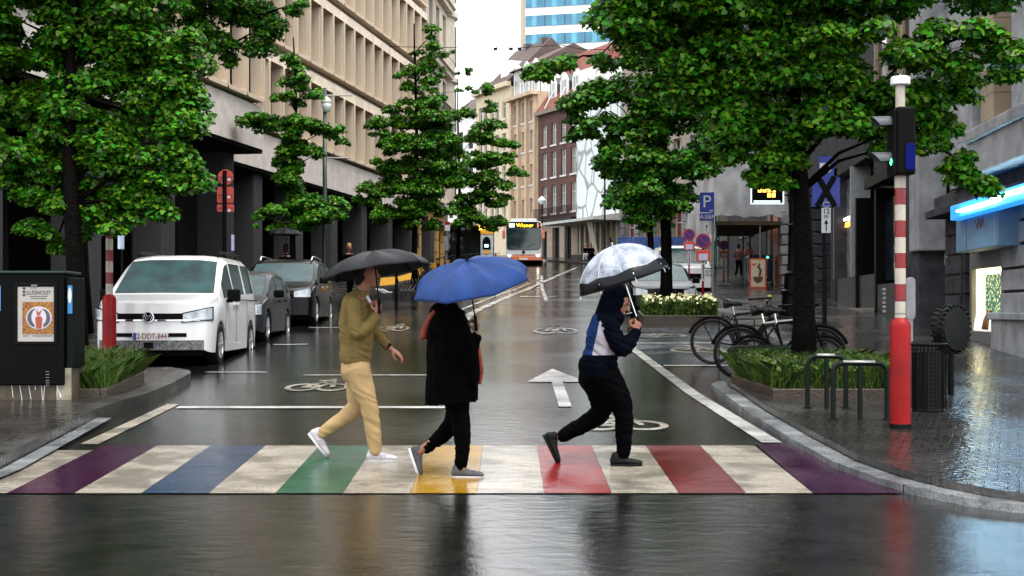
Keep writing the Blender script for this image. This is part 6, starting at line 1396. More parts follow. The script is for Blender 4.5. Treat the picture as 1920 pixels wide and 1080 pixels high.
# hanging illuminated sign
g = at(1431, 366, 50); t = thing('shop_sign', 'dark hanging shop sign with lit yellow letters and pale border above the sandwich board', 'sign', g)
x_, z_ = 24/52, 17/52
b = MB(); b.bx(-x_, x_*1.6, -.05, .05, -z_, z_); b.build('box', DKM, t); b = MB(); b.ring([(-x_, -z_), (x_*1.6, -z_), (x_*1.6, z_), (-x_, z_)], [(-x_+.04, -z_+.04), (x_*1.6-.04, -z_+.04), (x_*1.6-.04, z_-.04), (-x_+.04, z_-.04)], (-.07, -.05), XZ); b.build('border', M('pale_tube', (.75, .9, .95), .4, emit=.7), t)
b = MB()
for k in range(4): b.bx(-.2+k*.17, -.07+k*.17, -.06, -.052, .1, .22)
for k in range(2): b.bx(.14+k*.16, .27+k*.16, -.06, -.052, -.08, .06)
b.build('letters', M('yellow_lamp', (1, .55, .08), .4, emit=1.3), t); b = MB(); b.bx(-.35, .6, -.06, -.052, -.26, -.2); b.build('strip', M('pale_tube'), t)
b = MB(); b.tube([(x_*1.6, 0, 0), (2.6, 0, 0)], .03, 6); b.build('arm', DKM, t)
# lantern post
g = gpx(1486, 34.5); t = thing('lantern_post', 'black cast iron lantern post with stepped base left of the big dark trunk', 'street lamp', g)
b = MB(); b.lathe([(.36, 0), (.36, .12), (.28, .14), (.26, .5), (.30, .55), (.30, .62), (.22, .66), (.20, 1.0), (.24, 1.05), (.15, 1.12), (.12, 1.3), (.10, 2.2), (.13, 2.25), (.09, 2.3), (.08, 7)], n=14); b.build('post', DKM, t, smooth=True, auto=True)
b = MB(); b.tube([(0, 0, 6.9), (.0, -.6, 7.5), (0, -1.2, 7.4)], .04, 8); b.lathe([(.02, 7.4), (.2, 7.2), (.22, 6.95), (.1, 6.8)], (0, -1.2, 0), 14); b.build('lantern', DKM, t, smooth=True, auto=True)

# ---- catenary lamps
t = thing('overhead_wire', 'overhead wire with three small dark street lights hung across the white sky', 'overhead wire', at(1000, 90, 70))
b = MB(); s = 70/F; P0 = [((px-1000)*s, 0, (90-py)*s) for px, py in ((600, 86), (760, 88), (925, 90), (960, 90), (1000, 88), (1050, 84), (1090, 92), (1250, 96))]; b.tube(P0, .018, 5); b.build('wire', DKM, t)
for px in (929, 958, 974): b = MB(); b.box(((px-1000)*s, 0, -.05), (.2, .5, .07), rot=Matrix.Rotation(R(-12 if px < 940 else 12), 3, 'Y')); b.build('lamp', DKM, t, bevel=.02)

# ---- poster cabinet on the left
g = gp((68-960)/F*15.7, 15.7, .12); D0 = 15.7; zf = lambda py: CH+(HZ-py)/F*D0-g.z; xf = lambda px: (px-68)/F*D0
t = thing('poster_cabinet', 'black advertising cabinet on a stained stone plinth with framed festival poster at the left edge', 'cabinet', g)
b = MB(); b.bx(xf(-60), xf(134), 0, .5, -.05, zf(690)+.0); b.build('plinth', M('stained_stone', (.055, .04, .024), .7, var=.5, vs=5, bump=.4, bs=25), t, bevel=.01)
b = MB(); b.bx(xf(-62), xf(122), -.04, .45, zf(722), zf(512)); b.build('body', M('cabinet_black', (.003, .0035, .004), .45, var=.3, vs=3, spec=.2), t, bevel=.015)
b = MB(); b.bx(xf(-62), xf(122), .46, .5, zf(690), zf(520)); b.bx(xf(122)+.003, xf(137), .02, .44, zf(690), zf(520)); b.build('side_panel', M('cabinet_dark_green', (.005, .009, .008), .4, spec=.3), t, bevel=.01)
b = MB(); b.bx(xf(-66), xf(126), -.07, .52, zf(513), zf(508)); b.build('roof', M('cabinet_green_top', (.012, .025, .02), .3, spec=.3), t, bevel=.01)
b = MB(); b.ring([(xf(30), zf(645)), (xf(110), zf(645)), (xf(110), zf(530)), (xf(30), zf(530))], [(xf(36), zf(640)), (xf(104), zf(640)), (xf(104), zf(536)), (xf(36), zf(536))], (-.06, -.041), XZ); b.build('poster_frame', DKM, t, bevel=.004)
PW_ = M('poster_paper', (.34, .32, .30), .6, var=.05); b = MB(); b.bx(xf(36), xf(104), -.048, -.043, zf(640), zf(538)); po = b.build('poster', PW_, t)
PG_, n_, b_ = nodes('poster_gold_print'); tc = n_.nodes.new('ShaderNodeTexCoord'); nz = n_.nodes.new('ShaderNodeTexNoise'); nz.inputs['Scale'].default_value = 26; nz.inputs['Distortion'].default_value = 3; n_.links.new(tc.outputs['Object'], nz.inputs['Vector']); rp = n_.nodes.new('ShaderNodeValToRGB'); rp.color_ramp.elements[0].position = .42; rp.color_ramp.elements[0].color = (.10, .03, .008, 1); rp.color_ramp.elements[1].position = .56; rp.color_ramp.elements[1].color = (.33, .14, .012, 1); n_.links.new(nz.outputs[0], rp.inputs[0]); n_.links.new(rp.outputs[0], b_.inputs['Base Color'])
b = MB(); b.bx(xf(45), xf(103), -.052, -.049, zf(626), zf(566)); pg = b.build('gold_picture', PG_, po)
cxp, czp = xf(76), zf(596)
b = MB(); b.prism([(cxp+.145*math.cos(2*PI*i/30), czp+.13*math.sin(2*PI*i/30)) for i in range(30)], (-.055, -.0525), XZ); ov = b.build('pale_oval', M('poster_pale', (.45, .42, .46), .6), pg)
def cres(s, m, nm):
    b = MB(); P = [(cxp+s*(.03+.1*math.cos(a)), czp+.105*math.sin(a)) for a in [R(-80+160*i/14) for i in range(15)]]+[(cxp+s*(.035+.05*math.cos(a)), czp+.01+.085*math.sin(a)) for a in [R(80-150*i/14) for i in range(15)]]
    b.prism(P, (-.058, -.0555), XZ); b.build(nm, m, ov)
cres(-1, M('poster_slate', (.055, .055, .085), .6), 'dark_figure'); cres(1, M('poster_slate'), 'dark_figure')
b = MB(); b.prism([(cxp-.03, czp-.12), (cxp+.03, czp-.12), (cxp+.04, czp), (cxp+.015, czp+.02), (cxp-.015, czp+.02), (cxp-.04, czp)], (-.058, -.0555), XZ); b.prism([(cxp-.02, czp+.03), (cxp+.01, czp+.03), (cxp+.03, czp+.09), (cxp-.005, czp+.06), (cxp-.03, czp+.10)], (-.058, -.0555), XZ); b.build('red_figure', M('poster_red', (.3, .05, .02), .6), ov)
DKI = M('ink', (.03, .03, .03), .6)
text('GUIGNOLET', 'title', .062, DKI, po, (xf(75), -.0495, zf(549)), (R(90), 0, 0), .0015, sx=.80)
for k, (a, c) in enumerate(((58, 92), (60, 90))): b = MB(); b.bx(xf(a), xf(c), -.0505, -.0485, zf(556+k*4), zf(555+k*4)); b.build('small_print', DKI, po)
b = MB(); b.bx(xf(46), xf(57), -.0505, -.0485, zf(630), zf(629)); b.bx(xf(64), xf(102), -.0505, -.0485, zf(630), zf(629)); b.build('small_print', DKI, po)
b = MB()
for k in range(3): b.prism([(xf(48)+.018*math.cos(2*PI*i/10), zf(541+k*6)+.014*math.sin(2*PI*i/10)) for i in range(10)], (-.0505, -.0485), XZ)
b.build('crest', DKI, po)
STB = M('sticker_blue', (.02, .16, .38), .5); STW = M('sticker_white', (.5, .52, .5), .5)
b = MB(); b.bx(xf(-8), xf(4), -.046, -.041, zf(583), zf(536)); st = b.build('blue_sticker', STB, t); b = MB(); b.tube([(xf(-8), -.048, zf(553)), (xf(1), -.048, zf(553))], .02, 6); b.build('white_mark', STW, st)
b = MB(); b.bx(xf(127), xf(135), -.0, .019, zf(588), zf(535)); st = b.build('blue_sticker', STB, t); b = MB(); b.prism([(xf(131)+.022*math.cos(2*PI*i/16), zf(554)+.09*math.sin(2*PI*i/16)) for i in range(16)], (-.006, -.0005), XZ); b.build('white_oval', STW, st)
b = MB(); b.bx(xf(62), xf(73), -.066, -.061, zf(537), zf(534)); b.build('lock', GRYP, t)
b = MB()
for k in range(4): b.bx(xf(88), xf(95), -.046, -.041, zf(697+k*5.5), zf(696+k*5.5)); b.bx(xf(88), xf(95), -.046, -.041, zf(714+k*3), zf(713.3+k*3))
b.build('vent_slots', GRYP, t)
rg = random.Random(5); b = MB()
for px in (22, 37, 54, 66, 78, 84, 108): 
    h = rg.uniform(.05, .2); b.tube([(xf(px), -.004, zf(722)), (xf(px)+rg.uniform(-.02, .03), -.004, zf(722)-h)], .005, 5)
b.tube([(xf(110), -.004, zf(705)), (xf(108), -.004, zf(728)), (xf(114), -.004, zf(745))], .011, 5); b.build('paint_drips', STW, t)
b = MB(); b.bx(xf(106), xf(134), .0-.0025, -.0, -.04, zf(690)); b.build('plinth_end', M('pale_plinth', (.20, .18, .13), .6, var=.4, vs=6), t)

# ---- planters
def blades(name, parent, n, fn, h, w_, seed=3, mat=None, lean=.5):
    rg_ = np.random.default_rng(seed); V = np.zeros((n, 5, 3)); 
    for i in range(n):
        x, y = fn(rg_); a = rg_.random()*2*PI; hh = h*(.45+.75*rg_.random()); wx, wy = math.cos(a)*w_/2, math.sin(a)*w_/2
        b_ = rg_.random()*2*PI; l_ = lean*hh*rg_.random(); dx, dy = math.cos(b_)*l_, math.sin(b_)*l_
        V[i] = [(x-wx, y-wy, 0), (x+wx, y+wy, 0), (x+wx*.8+dx*.4, y+wy*.8+dy*.4, hh*.6), (x+dx, y+dy, hh*(1-.2*lean)), (x-wx*.8+dx*.4, y-wy*.8+dy*.4, hh*.6)]
    me = bpy.data.meshes.new(name); me.vertices.add(n*5); me.vertices.foreach_set('co', V.reshape(-1).astype(np.float32)); me.loops.add(n*5); me.loops.foreach_set('vertex_index', np.arange(n*5, dtype=np.int32))
    me.polygons.add(n); me.polygons.foreach_set('loop_start', np.arange(0, n*5, 5, dtype=np.int32)); me.polygons.foreach_set('loop_total', np.full(n, 5, dtype=np.int32)); me.materials.append(mat or GRASS); me.update(calc_edges=True)
    o = bpy.data.objects.new(name, me); col.objects.link(o); o.parent = parent; return o
def planter(label, pts, h=.10, th=.08, name='planter'):
    cx = sum(p[0] for p in pts)/len(pts); cy = sum(p[1] for p in pts)/len(pts); g = gp(cx, cy, .12); t = thing(name, label, 'planter', g)
    zl = lambda x, y: gz(y)+.12-g.z
    n = len(pts)
    for i in range(n):
        a, c = pts[i], pts[(i+1) % n]; b = MB(); A_ = Vector((a[0]-cx, a[1]-cy, zl(*a))); C_ = Vector((c[0]-cx, c[1]-cy, zl(*c))); dd = (C_-A_).normalized(); nr = Vector((-dd.y, dd.x, 0))*th
        up = Vector((0, 0, h)); A2, C2 = A_+dd*th*.0, C_-dd*th
        b.add([A2, C2, C2+nr, A2+nr, A2+up, C2+up, C2+nr+up, A2+nr+up], [(0, 1, 5, 4), (1, 2, 6, 5), (2, 3, 7, 6), (3, 0, 4, 7), (4, 5, 6, 7)]); b.build('timber_edge', TIM, t, bevel=.012)
    b = MB(); b.add([(p[0]-cx, p[1]-cy, zl(*p)+h*.55) for p in pts], [tuple(range(n))]); b.build('soil', SOIL, t)
    return t, cx, cy, zl
def inpoly(P, x, y):
    r = False; j = len(P)-1
    for i in range(len(P)):
        if (P[i][1] > y) != (P[j][1] > y) and x < (P[j][0]-P[i][0])*(y-P[i][1])/(P[j][1]-P[i][1])+P[i][0]: r = not r
        j = i
    return r
def sampler(P, cx, cy, m=.93):
    Q_ = [((p[0]-cx)*m, (p[1]-cy)*m) for p in P]; xs_ = [p[0] for p in Q_]; ys_ = [p[1] for p in Q_]
    def f(r):
        while True:
            x, y = r.uniform(min(xs_), max(xs_)), r.uniform(min(ys_), max(ys_))
            if inpoly(Q_, x, y): return x, y
    return f
def slope_obj(o, k=.0462): # let grass follow the street's slope
    me = o.data; n = len(me.vertices); a = np.zeros(n*3, dtype=np.float32); me.vertices.foreach_get('co', a); a = a.reshape(-1, 3); a[:, 2] += k*a[:, 1]; me.vertices.foreach_set('co', a.reshape(-1))
PA = [(-6.6, 16.5), (-4.95, 16.9), (-4.75, 18.8), (-5.2, 19.45), (-6.9, 19.45)]
PA = [(-5.02, 15.95), (-4.66, 15.95), (-4.80, 18.1), (-5.3, 19.3), (-6.4, 19.3), (-6.0, 16.4), (-5.05, 16.4)]
t, cx, cy, zl = planter('timber edged bed of long grass between the poster cabinet and the white van', PA)
o = blades('grass', t, 16000, sampler(PA, cx, cy), .36, .008, 3, lean=1.1); slope_obj(o); o['kind'] = 'stuff'; o.location.z = .06
PB_ = [(3.0, 15.95), (4.6, 15.95), (4.75, 18.4), (2.95, 18.5), (2.78, 17.6)]
t, cx, cy, zl = planter('timber edged bed of weeds round the big dark trunk on the right', PB_)
o = blades('grass', t, 10000, sampler(PB_, cx, cy), .42, .008, 4, lean=1.1); slope_obj(o); o['kind'] = 'stuff'; o.location.z = .06
rg_ = np.random.default_rng(12); f = sampler(PB_, cx, cy, .9); C = np.array([(*f(rg_), 0) for _ in range(5200)]); C[:, 2] = .1+.28*rg_.random(len(C))+.0462*C[:, 1]
o = leaves('weed_leaves', C, rg_.normal(size=C.shape)*.6+np.array([0, -.2, .8]), .045*(.6+rg_.random(len(C))), GRASS, t, 5); o['kind'] = 'stuff'
PC = [(2.85, 30.3), (4.55, 30.3), (4.7, 32.6), (2.95, 32.6)]
t, cx, cy, zl = planter('timber edged bed of small yellow and white flowers round the smaller right-hand trunk', PC, h=.22)
o = blades('stems', t, 4000, sampler(PC, cx, cy), .5, .018, 6, lean=.4); slope_obj(o); o['kind'] = 'stuff'; o.location.z = .1
C = np.array([(*sampler(PC, cx, cy)(rg_), 0) for _ in range(3500)]); C[:, 2] = .15+.38*rg_.random(len(C))+.0462*C[:, 1]; o = leaves('leaves', C, rg_.normal(size=C.shape)*.6+np.array([0, -.2, .8]), .07*(.6+rg_.random(len(C))), GRASS, t, 6); o['kind'] = 'stuff'
C = np.array([(*sampler(PC, cx, cy)(rg_), 0) for _ in range(260)]); C[:, 2] = .48+.16*rg_.random(len(C))+.0462*C[:, 1]; o = leaves('blossoms', C, rg_.normal(size=C.shape)*.5+np.array([0, -.8, .8]), .075*(.6+.6*rg_.random(len(C))), M('blossom', (.72, .66, .36), .6, var=.4, vs=3), t, 7); o['kind'] = 'stuff'

# ---- bicycle hoops and low rail
def hoop(px0, px1, pyt, d, label):
    x0, x1 = (px0-960)/F*d, (px1-960)/F*d; g = gp((x0+x1)/2, d, .12); w_ = (x1-x0)/2; h = CH+(HZ-pyt)/F*d-g.z
    t = thing('bicycle_hoop', label, 'bicycle stand', g, 0, 'steel bicycle hoops on the right pavement'); r = .10
    P = [(-w_, 0, -.02), (-w_, 0, h-r)]+[(-w_+r-r*math.cos(a), 0, h-r+r*math.sin(a)) for a in [R(18*i) for i in range(1, 6)]]+[(w_-r+r*math.sin(a), 0, h-r+r*math.cos(a)) for a in [R(18*i) for i in range(1, 5)]]+[(w_, 0, h-r), (w_, 0, -.02)]
    b = MB(); b.tube(P, .026, 12); b.build('tube', DGR, t, smooth=True, auto=True)
    b = MB(); b.cyl((0, 0, -.02), (0, 0, h-.02), .024, n=10); b.build('middle_post', DGR, t, smooth=True, auto=True)
    b = MB(); b.tube([(-w_+.1, -.0, h+.006), (w_-.12, 0, h+.006)], .0245, 10); b.build('worn_top', M('worn_steel', (.30, .30, .28), .35, metal=.6), t, smooth=True)
    for e in (-1, 1): b = MB(); b.lathe([(.05, 0), (.05, .012)], (e*w_, 0, 0), 14); b.build('foot_plate', DGR, t)
hoop(1514, 1586, 668, 14.9, 'steel bicycle hoop farther back, left of the other, in front of the trunk'); hoop(1562, 1663, 681, 13.9, 'nearest steel bicycle hoop just left of the striped mast')
g = gp((1445-960)/F*17.9, 18.75, .12); t = thing('low_rail', 'low dark green tubular rail along the back of the weed bed', 'rail', g)
h = CH+(HZ-655)/F*18.75-g.z
b = MB(); b.tube([(-.40, 0, h-.05), (-.37, 0, h), (-.3, 0, h+.01), (.45, 0, h+.01)], .045, 10); b.build('top_rail', DGR, t, smooth=True)
for x in (-.3, .3): b = MB(); b.cyl((x, 0, -.02), (x, 0, h), .03, n=10); b.build('post', DGR, t)

# ---- bicycles
def bicycle(label, loc, rz, r=.35, wbx=1.06, frame=None, silver=False, group='parked bicycles by the right kerb', mats=None):
    t = thing('bicycle', label, 'bicycle', loc, rz, group); fm = frame or BLKP
    for x, nm in ((0, 'wheel'), (wbx, 'wheel')):
        b = MB(); b.tube([((r-.02)*math.cos(2*PI*i/40), 0, (r-.02)*math.sin(2*PI*i/40)) for i in range(40)], .02, 8, closed=True, ref=(0, 1, 0)); o = b.build('wheel', TYRE, t, loc=(x, 0, r), smooth=True)
        b = MB(); b.tube([((r-.05)*math.cos(2*PI*i/40), 0, (r-.05)*math.sin(2*PI*i/40)) for i in range(40)], .010, 6, closed=True, ref=(0, 1, 0)); b.build('rim', M('steel_rim', (.05, .05, .052), .3, metal=.9), o, smooth=True)
        b = MB()
        for k in range(24): a = 2*PI*k/24; b.tube([(.02*math.cos(a+.6), .02*(-1)**k, .02*math.sin(a+.6)), ((r-.05)*math.cos(a), 0, (r-.05)*math.sin(a))], .0014, 3)
        b.build('spokes', M('spoke_steel', (.08, .08, .085), .3, metal=.8), o)
        b = MB(); b.cyl((0, -.05, 0), (0, .05, 0), .025, n=10); b.build('hub', DKM, o)
        b = MB(); a0, a1 = (0, 165) if x == 0 else (20, 150)
        b.tube([((r+.03)*math.cos(R(a)), 0, (r+.03)*math.sin(R(a))) for a in range(a0, a1, 8)], [(.004, .028)]*len(range(a0, a1, 8)), 6, ref=(0, 1, 0)); b.build('mudguard', fm, t, loc=(x, 0, r), smooth=True)
    bb = (.46, 0, .29); st = (.34, 0, .78); hd = (.86, 0, .84); hb = (.90, 0, .68)
    b = MB(); b.tube([bb, st], .017, 8); b.tube([st, hd], .017, 8, mi=1 if silver else 0); b.tube([bb, hb], .02, 8); b.tube([hd, hb], .02, 8); b.tube([(0, .04, r), bb], .011, 6); b.tube([(0, -.04, r), bb], .011, 6); b.tube([(0, .04, r), st], .010, 6); b.tube([(0, -.04, r), st], .010, 6)
    b.build('frame', [fm, M('silver_frame', (.4, .4, .42), .3, metal=.4)], t, smooth=True)
    b = MB(); b.tube([hb, (.97, .05, r+.2), (wbx, .05, r)], .013, 6); b.tube([hb, (.97, -.05, r+.2), (wbx, -.05, r)], .013, 6); b.build('fork', fm, t)
    b = MB(); b.tube([st, (.31, 0, .93)], .014, 8); b.build('seat_post', CHR, t)
    b = MB(); b.tube([(.16, 0, .955), (.24, 0, .965), (.34, 0, .955), (.46, 0, .945)], [(.035, .085), (.035, .08), (.022, .04), (.016, .022)], 10, ref=(0, 1, 0)); b.build('saddle', M('saddle_black', (.012, .012, .012), .3, coat=.5), t, smooth=True)
    b = MB(); b.tube([hd, (.84, 0, .98), (.90, 0, 1.03)], .014, 8); b.tube([(.70, -.30, 1.03), (.86, -.26, 1.05), (.90, -.1, 1.03), (.90, .1, 1.03), (.86, .26, 1.05), (.70, .30, 1.03)], .012, 8); b.build('handlebar', DKM, t, smooth=True)
    for e in (-1, 1): b = MB(); b.cyl((.70, e*.30, 1.03), (.58, e*.32, 1.02), .018, n=8); b.build('grip', BLKP, t); b = MB(); b.tube([(.82, e*.22, 1.03), (.72, e*.26, .99)], .006, 5); b.build('brake_lever', DKM, t)
    b = MB(); b.bx(-.26, .28, -.06, -.05, .74, .75); b.bx(-.26, .28, .05, .06, .74, .75); b.bx(-.26, .28, -.008, .008, .74, .75); b.bx(-.26, -.24, -.06, .06, .735, .745); b.tube([(-.2, .06, .74), (0, .06, r)], .006, 5); b.tube([(-.2, -.06, .74), (0, -.06, r)], .006, 5); b.build('rack', DKM, t)
    b = MB(); b.lathe([(.09, -.004), (.09, .004)], bb, 24, 'Y'); b.tube([(bb[0], -.06, bb[2]), (bb[0]+.12, -.06, bb[2]-.12)], .01, 5); b.tube([(bb[0], .06, bb[2]), (bb[0]-.12, .06, bb[2]+.12)], .01, 5); b.bx(bb[0]+.07, bb[0]+.17, -.14, -.06, bb[2]-.135, bb[2]-.11); b.build('crank', DKM, t)
    b = MB(); b.tube([(0, -.045, r+.035), (bb[0], -.045, bb[2]+.09)], .005, 4); b.tube([(0, -.045, r-.035), (bb[0], -.045, bb[2]-.09)], .005, 4); b.build('chain', DKM, t)
    return t
g = gp(3.15, 21.75, 0); b1 = bicycle('black city bicycle with rear rack, the far one left of the big trunk', g, R(-4), r=.355)
b = MB(); b.lathe([(.03, 0), (.03, .03)], (.86, -.18, 1.06), 12); b.build('bell', M('yellow_bell', (.55, .38, .03), .4), b1)
b2 = bicycle('black bicycle with pale silver frame tube, the near one partly behind the weed bed', gp(3.17, 19.35, 0), R(-3), r=.36, wbx=1.12, silver=True)
b3 = bicycle('third black bicycle with small wheel, between the near bicycle and the low rail', gp(3.28, 18.95, .02), R(4), r=.29, wbx=1.0)
b = MB(); 
t = thing('bicycle_rack', 'thin black wire rack holding the rear wheels of the parked bicycles', 'bicycle stand', gp(3.1, 20.3, 0))
for k, (dx, dy) in enumerate(((.02, .6), (.25, .6), (.10, -.6), (.34, -.6))): b = MB(); b.tube([(dx, dy, 0), (dx, dy, .78)], .01, 6); b.build('upright', DKM, t)
b = MB(); b.tube([(.02, .6, .55), (.25, .6, .55)], .008, 5); b.tube([(.02, .6, .78), (1.6, .6, .80)], .01, 5); b.build('cross_bar', DKM, t)
# ---- scooters
TURQ = M('turquoise', (.02, .50, .58), .4, emit=.0)
def scooter(label, loc, rz, stem, dark=False):
    t = thing('electric_scooter', label, 'scooter', loc, rz)
    for x in (0, .85): b = MB(); b.lathe([(.05, -.03), (.11, -.03), (.12, 0), (.11, .03), (.05, .03)], (0, 0, 0), 18, 'Y'); b.build('wheel', TYRE, t, loc=(x, 0, .12))
    b = MB(); b.bx(.1, .72, -.09, .09, .12, .19); b.build('deck', BLKP, t, bevel=.02); b = MB(); b.prism([(-.02+.15*math.cos(R(a)), .12+.15*math.sin(R(a))) for a in range(30, 170, 14)]+[(0, .14)], (-.04, .04), XZ); b.build('mudguard', DKM, t)
    b = MB(); b.tube([(.85, 0, .14), (.74, 0, .5)], .035, 8); b.build('fork', TURQ, t); b = MB(); b.tube([(.74, 0, .5), (.62, 0, 1.18)], .026, 8); b.build('stem', stem, t)
    b = MB(); b.tube([(.60, -.26, 1.2), (.62, 0, 1.18), (.60, .26, 1.2)], .014, 8); b.build('handlebar', BLKP, t); b = MB(); b.box((.64, 0, 1.22), (.07, .12, .05)); b.build('display', BLKP, t, bevel=.01)
    b = MB(); b.box((.72, 0, .35), (.12, .10, .13)); b.build('battery', BLKP, t, bevel=.01); b = MB(); b.box((.85, -.08, .25), (.08, .01, .05)); b.build('yellow_label', M('label_yellow', (.75, .5, .03), .5), t)
    return t
s_ = scooter('turquoise electric scooter standing by the flower bed, nearest of the scooters', gpx(1336, 35), R(80), M('scooter_blue', (.02, .16, .22), .4))
s_ = scooter('dark blue electric scooter with a green light beside the sandwich board', gpx(1447, 57), R(95), M('scooter_dark_blue', (.01, .08, .18), .4))
b = MB(); b.lathe([(.001, -.05), (.06, 0), (.001, .05)], (.62, 0, 1.28), 12); b.build('green_light', GRN, s_); b = MB(); b.tube([(.6, -.5, 1.2), (.6, .5, 1.2)], .012, 6); b.build('orange_bar', M('orange_bar', (.4, .15, .07), .5), s_)
# black crate near the signs
t = thing('crate', 'small black box on the footway between the two nearest temporary signs', 'box', gpx(1308, 37))
b = MB(); b.bx(-.18, .18, -.15, .15, 0, .36); b.ring(rrect(-.2, .2, -.17, .17, .03), rrect(-.17, .17, -.14, .14, .02), (.33, .38)); b.build('box', BLKP, t, bevel=.015)
b = MB(); b.bx(-.1, .1, -.16, -.15, .22, .27); b.build('handle', DKM, t)

# ---- rental bikes and yellow docking board at left middle
g = gpx(742, 42, 0); t = thing('bicycle_parking_board', 'slanted yellow board over white wheel hoops, seen under the black umbrella', 'bicycle stand', g)
YB = M('bright_yellow_board', (.72, .36, .02), .45, var=.1)
zf = lambda py: CH+(HZ-py)/F*42-g.z; xf = lambda px: (px-742)/F*42
b = MB(); b.prism([(xf(712), zf(536)), (xf(741), zf(533)), (xf(741), zf(519)), (xf(714), zf(521))], (-.03, .03), XZ); b.build('board', YB, t); b = MB(); b.prism([(xf(745), zf(519)), (xf(772), zf(511)), (xf(770), zf(524)), (xf(748), zf(528))], (-.03, .03), XZ); b.build('board', YB, t)
b = MB(); b.cyl((xf(743), 0, 0), (xf(743), 0, zf(505)), .05, n=8); b.build('post', DKM, t)
for k in range(4):
    b = MB(); x = xf(748+k*7); b.tube([(x, .1, zf(545)), (x+.1, 0, zf(542)), (x+.2, 0, zf(532)), (x+.16, 0, zf(522))], .022, 6); b.build('hoop', CHR, t)
for k in range(3):
    b = MB(); b.tube([(xf(704+k*6), 0, zf(542)), (xf(720+k*5), 0, zf(549)), (xf(736), 0, zf(548)), (xf(741), 0, zf(541))], .018, 6); b.build('hoop', CHR, t)
KB = [(790, 62, 1), (801, 64, 0), (812, 66, 1), (822, 68, 0), (833, 70, 0), (843, 72, 1), (853, 73, 0), (862, 74, 0), (872, 76, 0), (884, 78, 0), (893, 79, 1), (931, 80, 1)]
YBF = M('yellow_bike', (.55, .30, .02), .4)
proto = None
for i, (px, d, yl) in enumerate(KB):
    lb = ('yellow' if yl else 'dark')+' hire bicycle in the far row, '+['leftmost, just right of the black umbrella', 'second from the left', 'third from the left, below the yellow stone wall', 'just left of the bus stop pole', 'next to the bus stop pole', 'just right of the bus stop pole', 'left end of the shelter', 'left middle of the shelter', 'middle of the shelter', 'right end of the shelter', 'left of the ticket kiosk', 'between the kiosk and the bus'][i]
    if i < 2:
        o = bicycle(lb, gpx(px, d), R(100), frame=YBF if yl else BLKP, group='hire bicycles parked in a row by the left trees')
        if yl: py_ = o
        else: pb_ = o
        if yl: b = MB(); b.bx(.98, 1.2, -.14, .14, .62, .86); b.build('basket', YBF, o)
    else: dup(py_ if yl else pb_, gpx(px, d), R(95+8*math.sin(i*3)), lb)
# ---- kiosk column, stop sign, shelter
d = 84; g = gpx(913, d); zf = lambda py: CH+(HZ-py)/F*d-g.z; xf = lambda px: (px-913)/F*d
t = thing('ticket_kiosk', 'grey and yellow ticket kiosk with an arched recess and small screen left of the bus', 'kiosk', g)
b = MB(); b.bx(xf(901), xf(925), -.2, .3, 0, zf(440)); b.build('body', M('kiosk_grey', (.42, .45, .48), .4), t, bevel=.03); b = MB(); b.bx(xf(901), xf(925), -.22, .32, zf(440)+.003, zf(433)); b.build('yellow_header', YB, t, bevel=.02)
P = [(xf(905), zf(468)), (xf(920), zf(468))]+[(xf(912.5)+.24*math.cos(R(a)), zf(454)+.32*math.sin(R(a))) for a in range(0, 181, 20)]
b = MB(); b.prism(P, (-.22, -.203), XZ); o = b.build('arch_recess', BLKP, t); b = MB(); b.bx(xf(908.5), xf(916), -.23, -.221, zf(464), zf(458.5)); b.build('screen', M('screen_glow', (.5, .75, 1), .3, emit=.9), o); b = MB(); b.bx(xf(908), xf(917), -.23, -.221, zf(476), zf(469.5)); b.build('yellow_emblem', YB, o)
d = 66; g = gpx(837, d); zf = lambda py: CH+(HZ-py)/F*d-g.z; xf = lambda px: (px-837)/F*d
t = thing('bus_stop_sign', 'bus stop pole with red topped timetable and grey panel beyond the concrete block', 'bus stop', g)
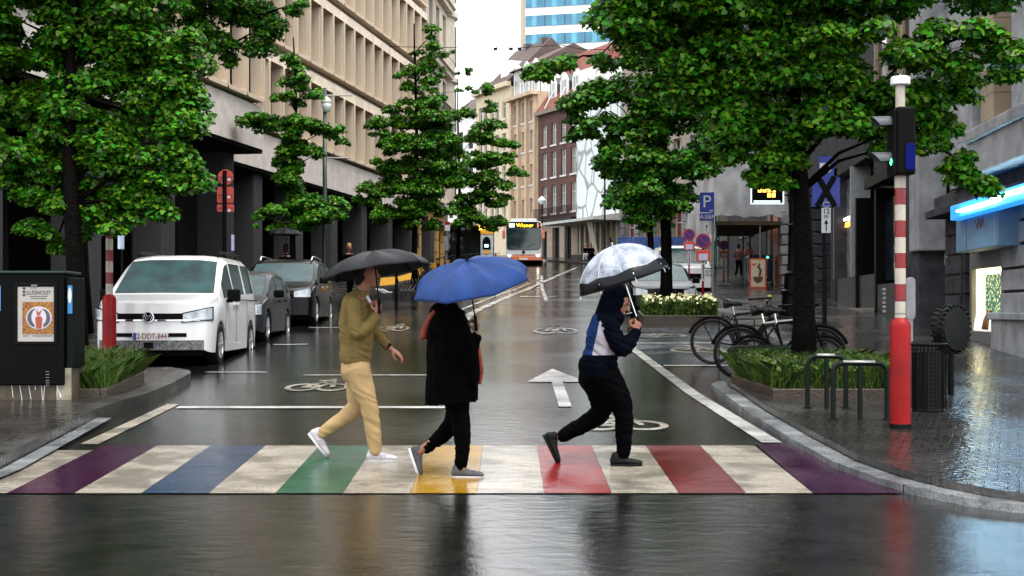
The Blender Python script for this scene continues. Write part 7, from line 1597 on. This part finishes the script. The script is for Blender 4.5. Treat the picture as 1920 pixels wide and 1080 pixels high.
b = MB(); b.cyl((0, 0, 0), (0, 0, zf(385)), .04, n=8); b.build('pole', GRYP, t); b = MB(); b.bx(xf(834), xf(844), -.1, -.06, zf(433), zf(422)); b.build('timetable', SGW, t); b = MB(); b.bx(xf(834), xf(844), -.1, -.06, zf(422)+.002, zf(416)); b.build('red_header', REDP, t)
b = MB(); b.bx(xf(832), xf(841), -.1, -.06, zf(470), zf(443)); b.build('grey_panel', GRYP, t); b = MB(); b.prism([(xf(837)+.16*math.cos(2*PI*i/20), zf(391)+.2*math.sin(2*PI*i/20)) for i in range(20)], (-.06, .06), XZ); b.build('round_head', SGW, t)
g = gpx(872, 88); t = thing('bus_shelter', 'dark glazed bus shelter with pale flat roof behind the row of hire bicycles', 'shelter', g)
b = MB(); b.bx(-1.9, 1.9, -.6, .9, 2.6, 2.75); b.build('roof', SGW, t); b = MB(); b.bx(-1.8, 1.8, .8, .84, .1, 2.6); b.build('glass_back', GLASS, t)
for k in range(5): b = MB(); x = -1.8+k*.9; b.bx(x-.04, x+.04, .72, .8, 0, 2.6); b.build('post', DKM, t)
b = MB(); b.bx(.9, 1.3, -.7, -.62, 2.3, 2.6); b.build('amber_lamp', AMB, t)
b = MB(); b.bx(-1.2, 1.2, .3, .65, .45, .5); b.bx(-1.1, -1.0, .4, .6, 0, .45); b.bx(1.0, 1.1, .4, .6, 0, .45); b.build('bench', DKM, t)
# lamp by the brick house
g = gpx(1016, 100); t = thing('street_lamp', 'small globe street lamp on a thin dark post in front of the brick house', 'street lamp', g)
b = MB(); b.cyl((0, 0, 0), (0, 0, 4.3), .06, .04, n=8); b.build('post', DKM, t); b = MB(); b.lathe([(.02, 4.75), (.28, 4.5), (.3, 4.4), (.12, 4.2), (.05, 4.15)], n=14); b.build('lamp_shade', M('milk_glass'), t, smooth=True)
g = gpx(1134, 84); t = thing('street_lamp', 'thin dark lamp post in front of the white cellular facade', 'street lamp', g)
b = MB(); b.cyl((0, 0, 0), (0, 0, 7), .06, .045, n=8); b.build('post', DKM, t); b = MB(); b.lathe([(.02, 7.4), (.2, 7.2), (.22, 7.1), (.08, 6.95)], n=12); b.build('lamp_shade', M('milk_glass'), t)
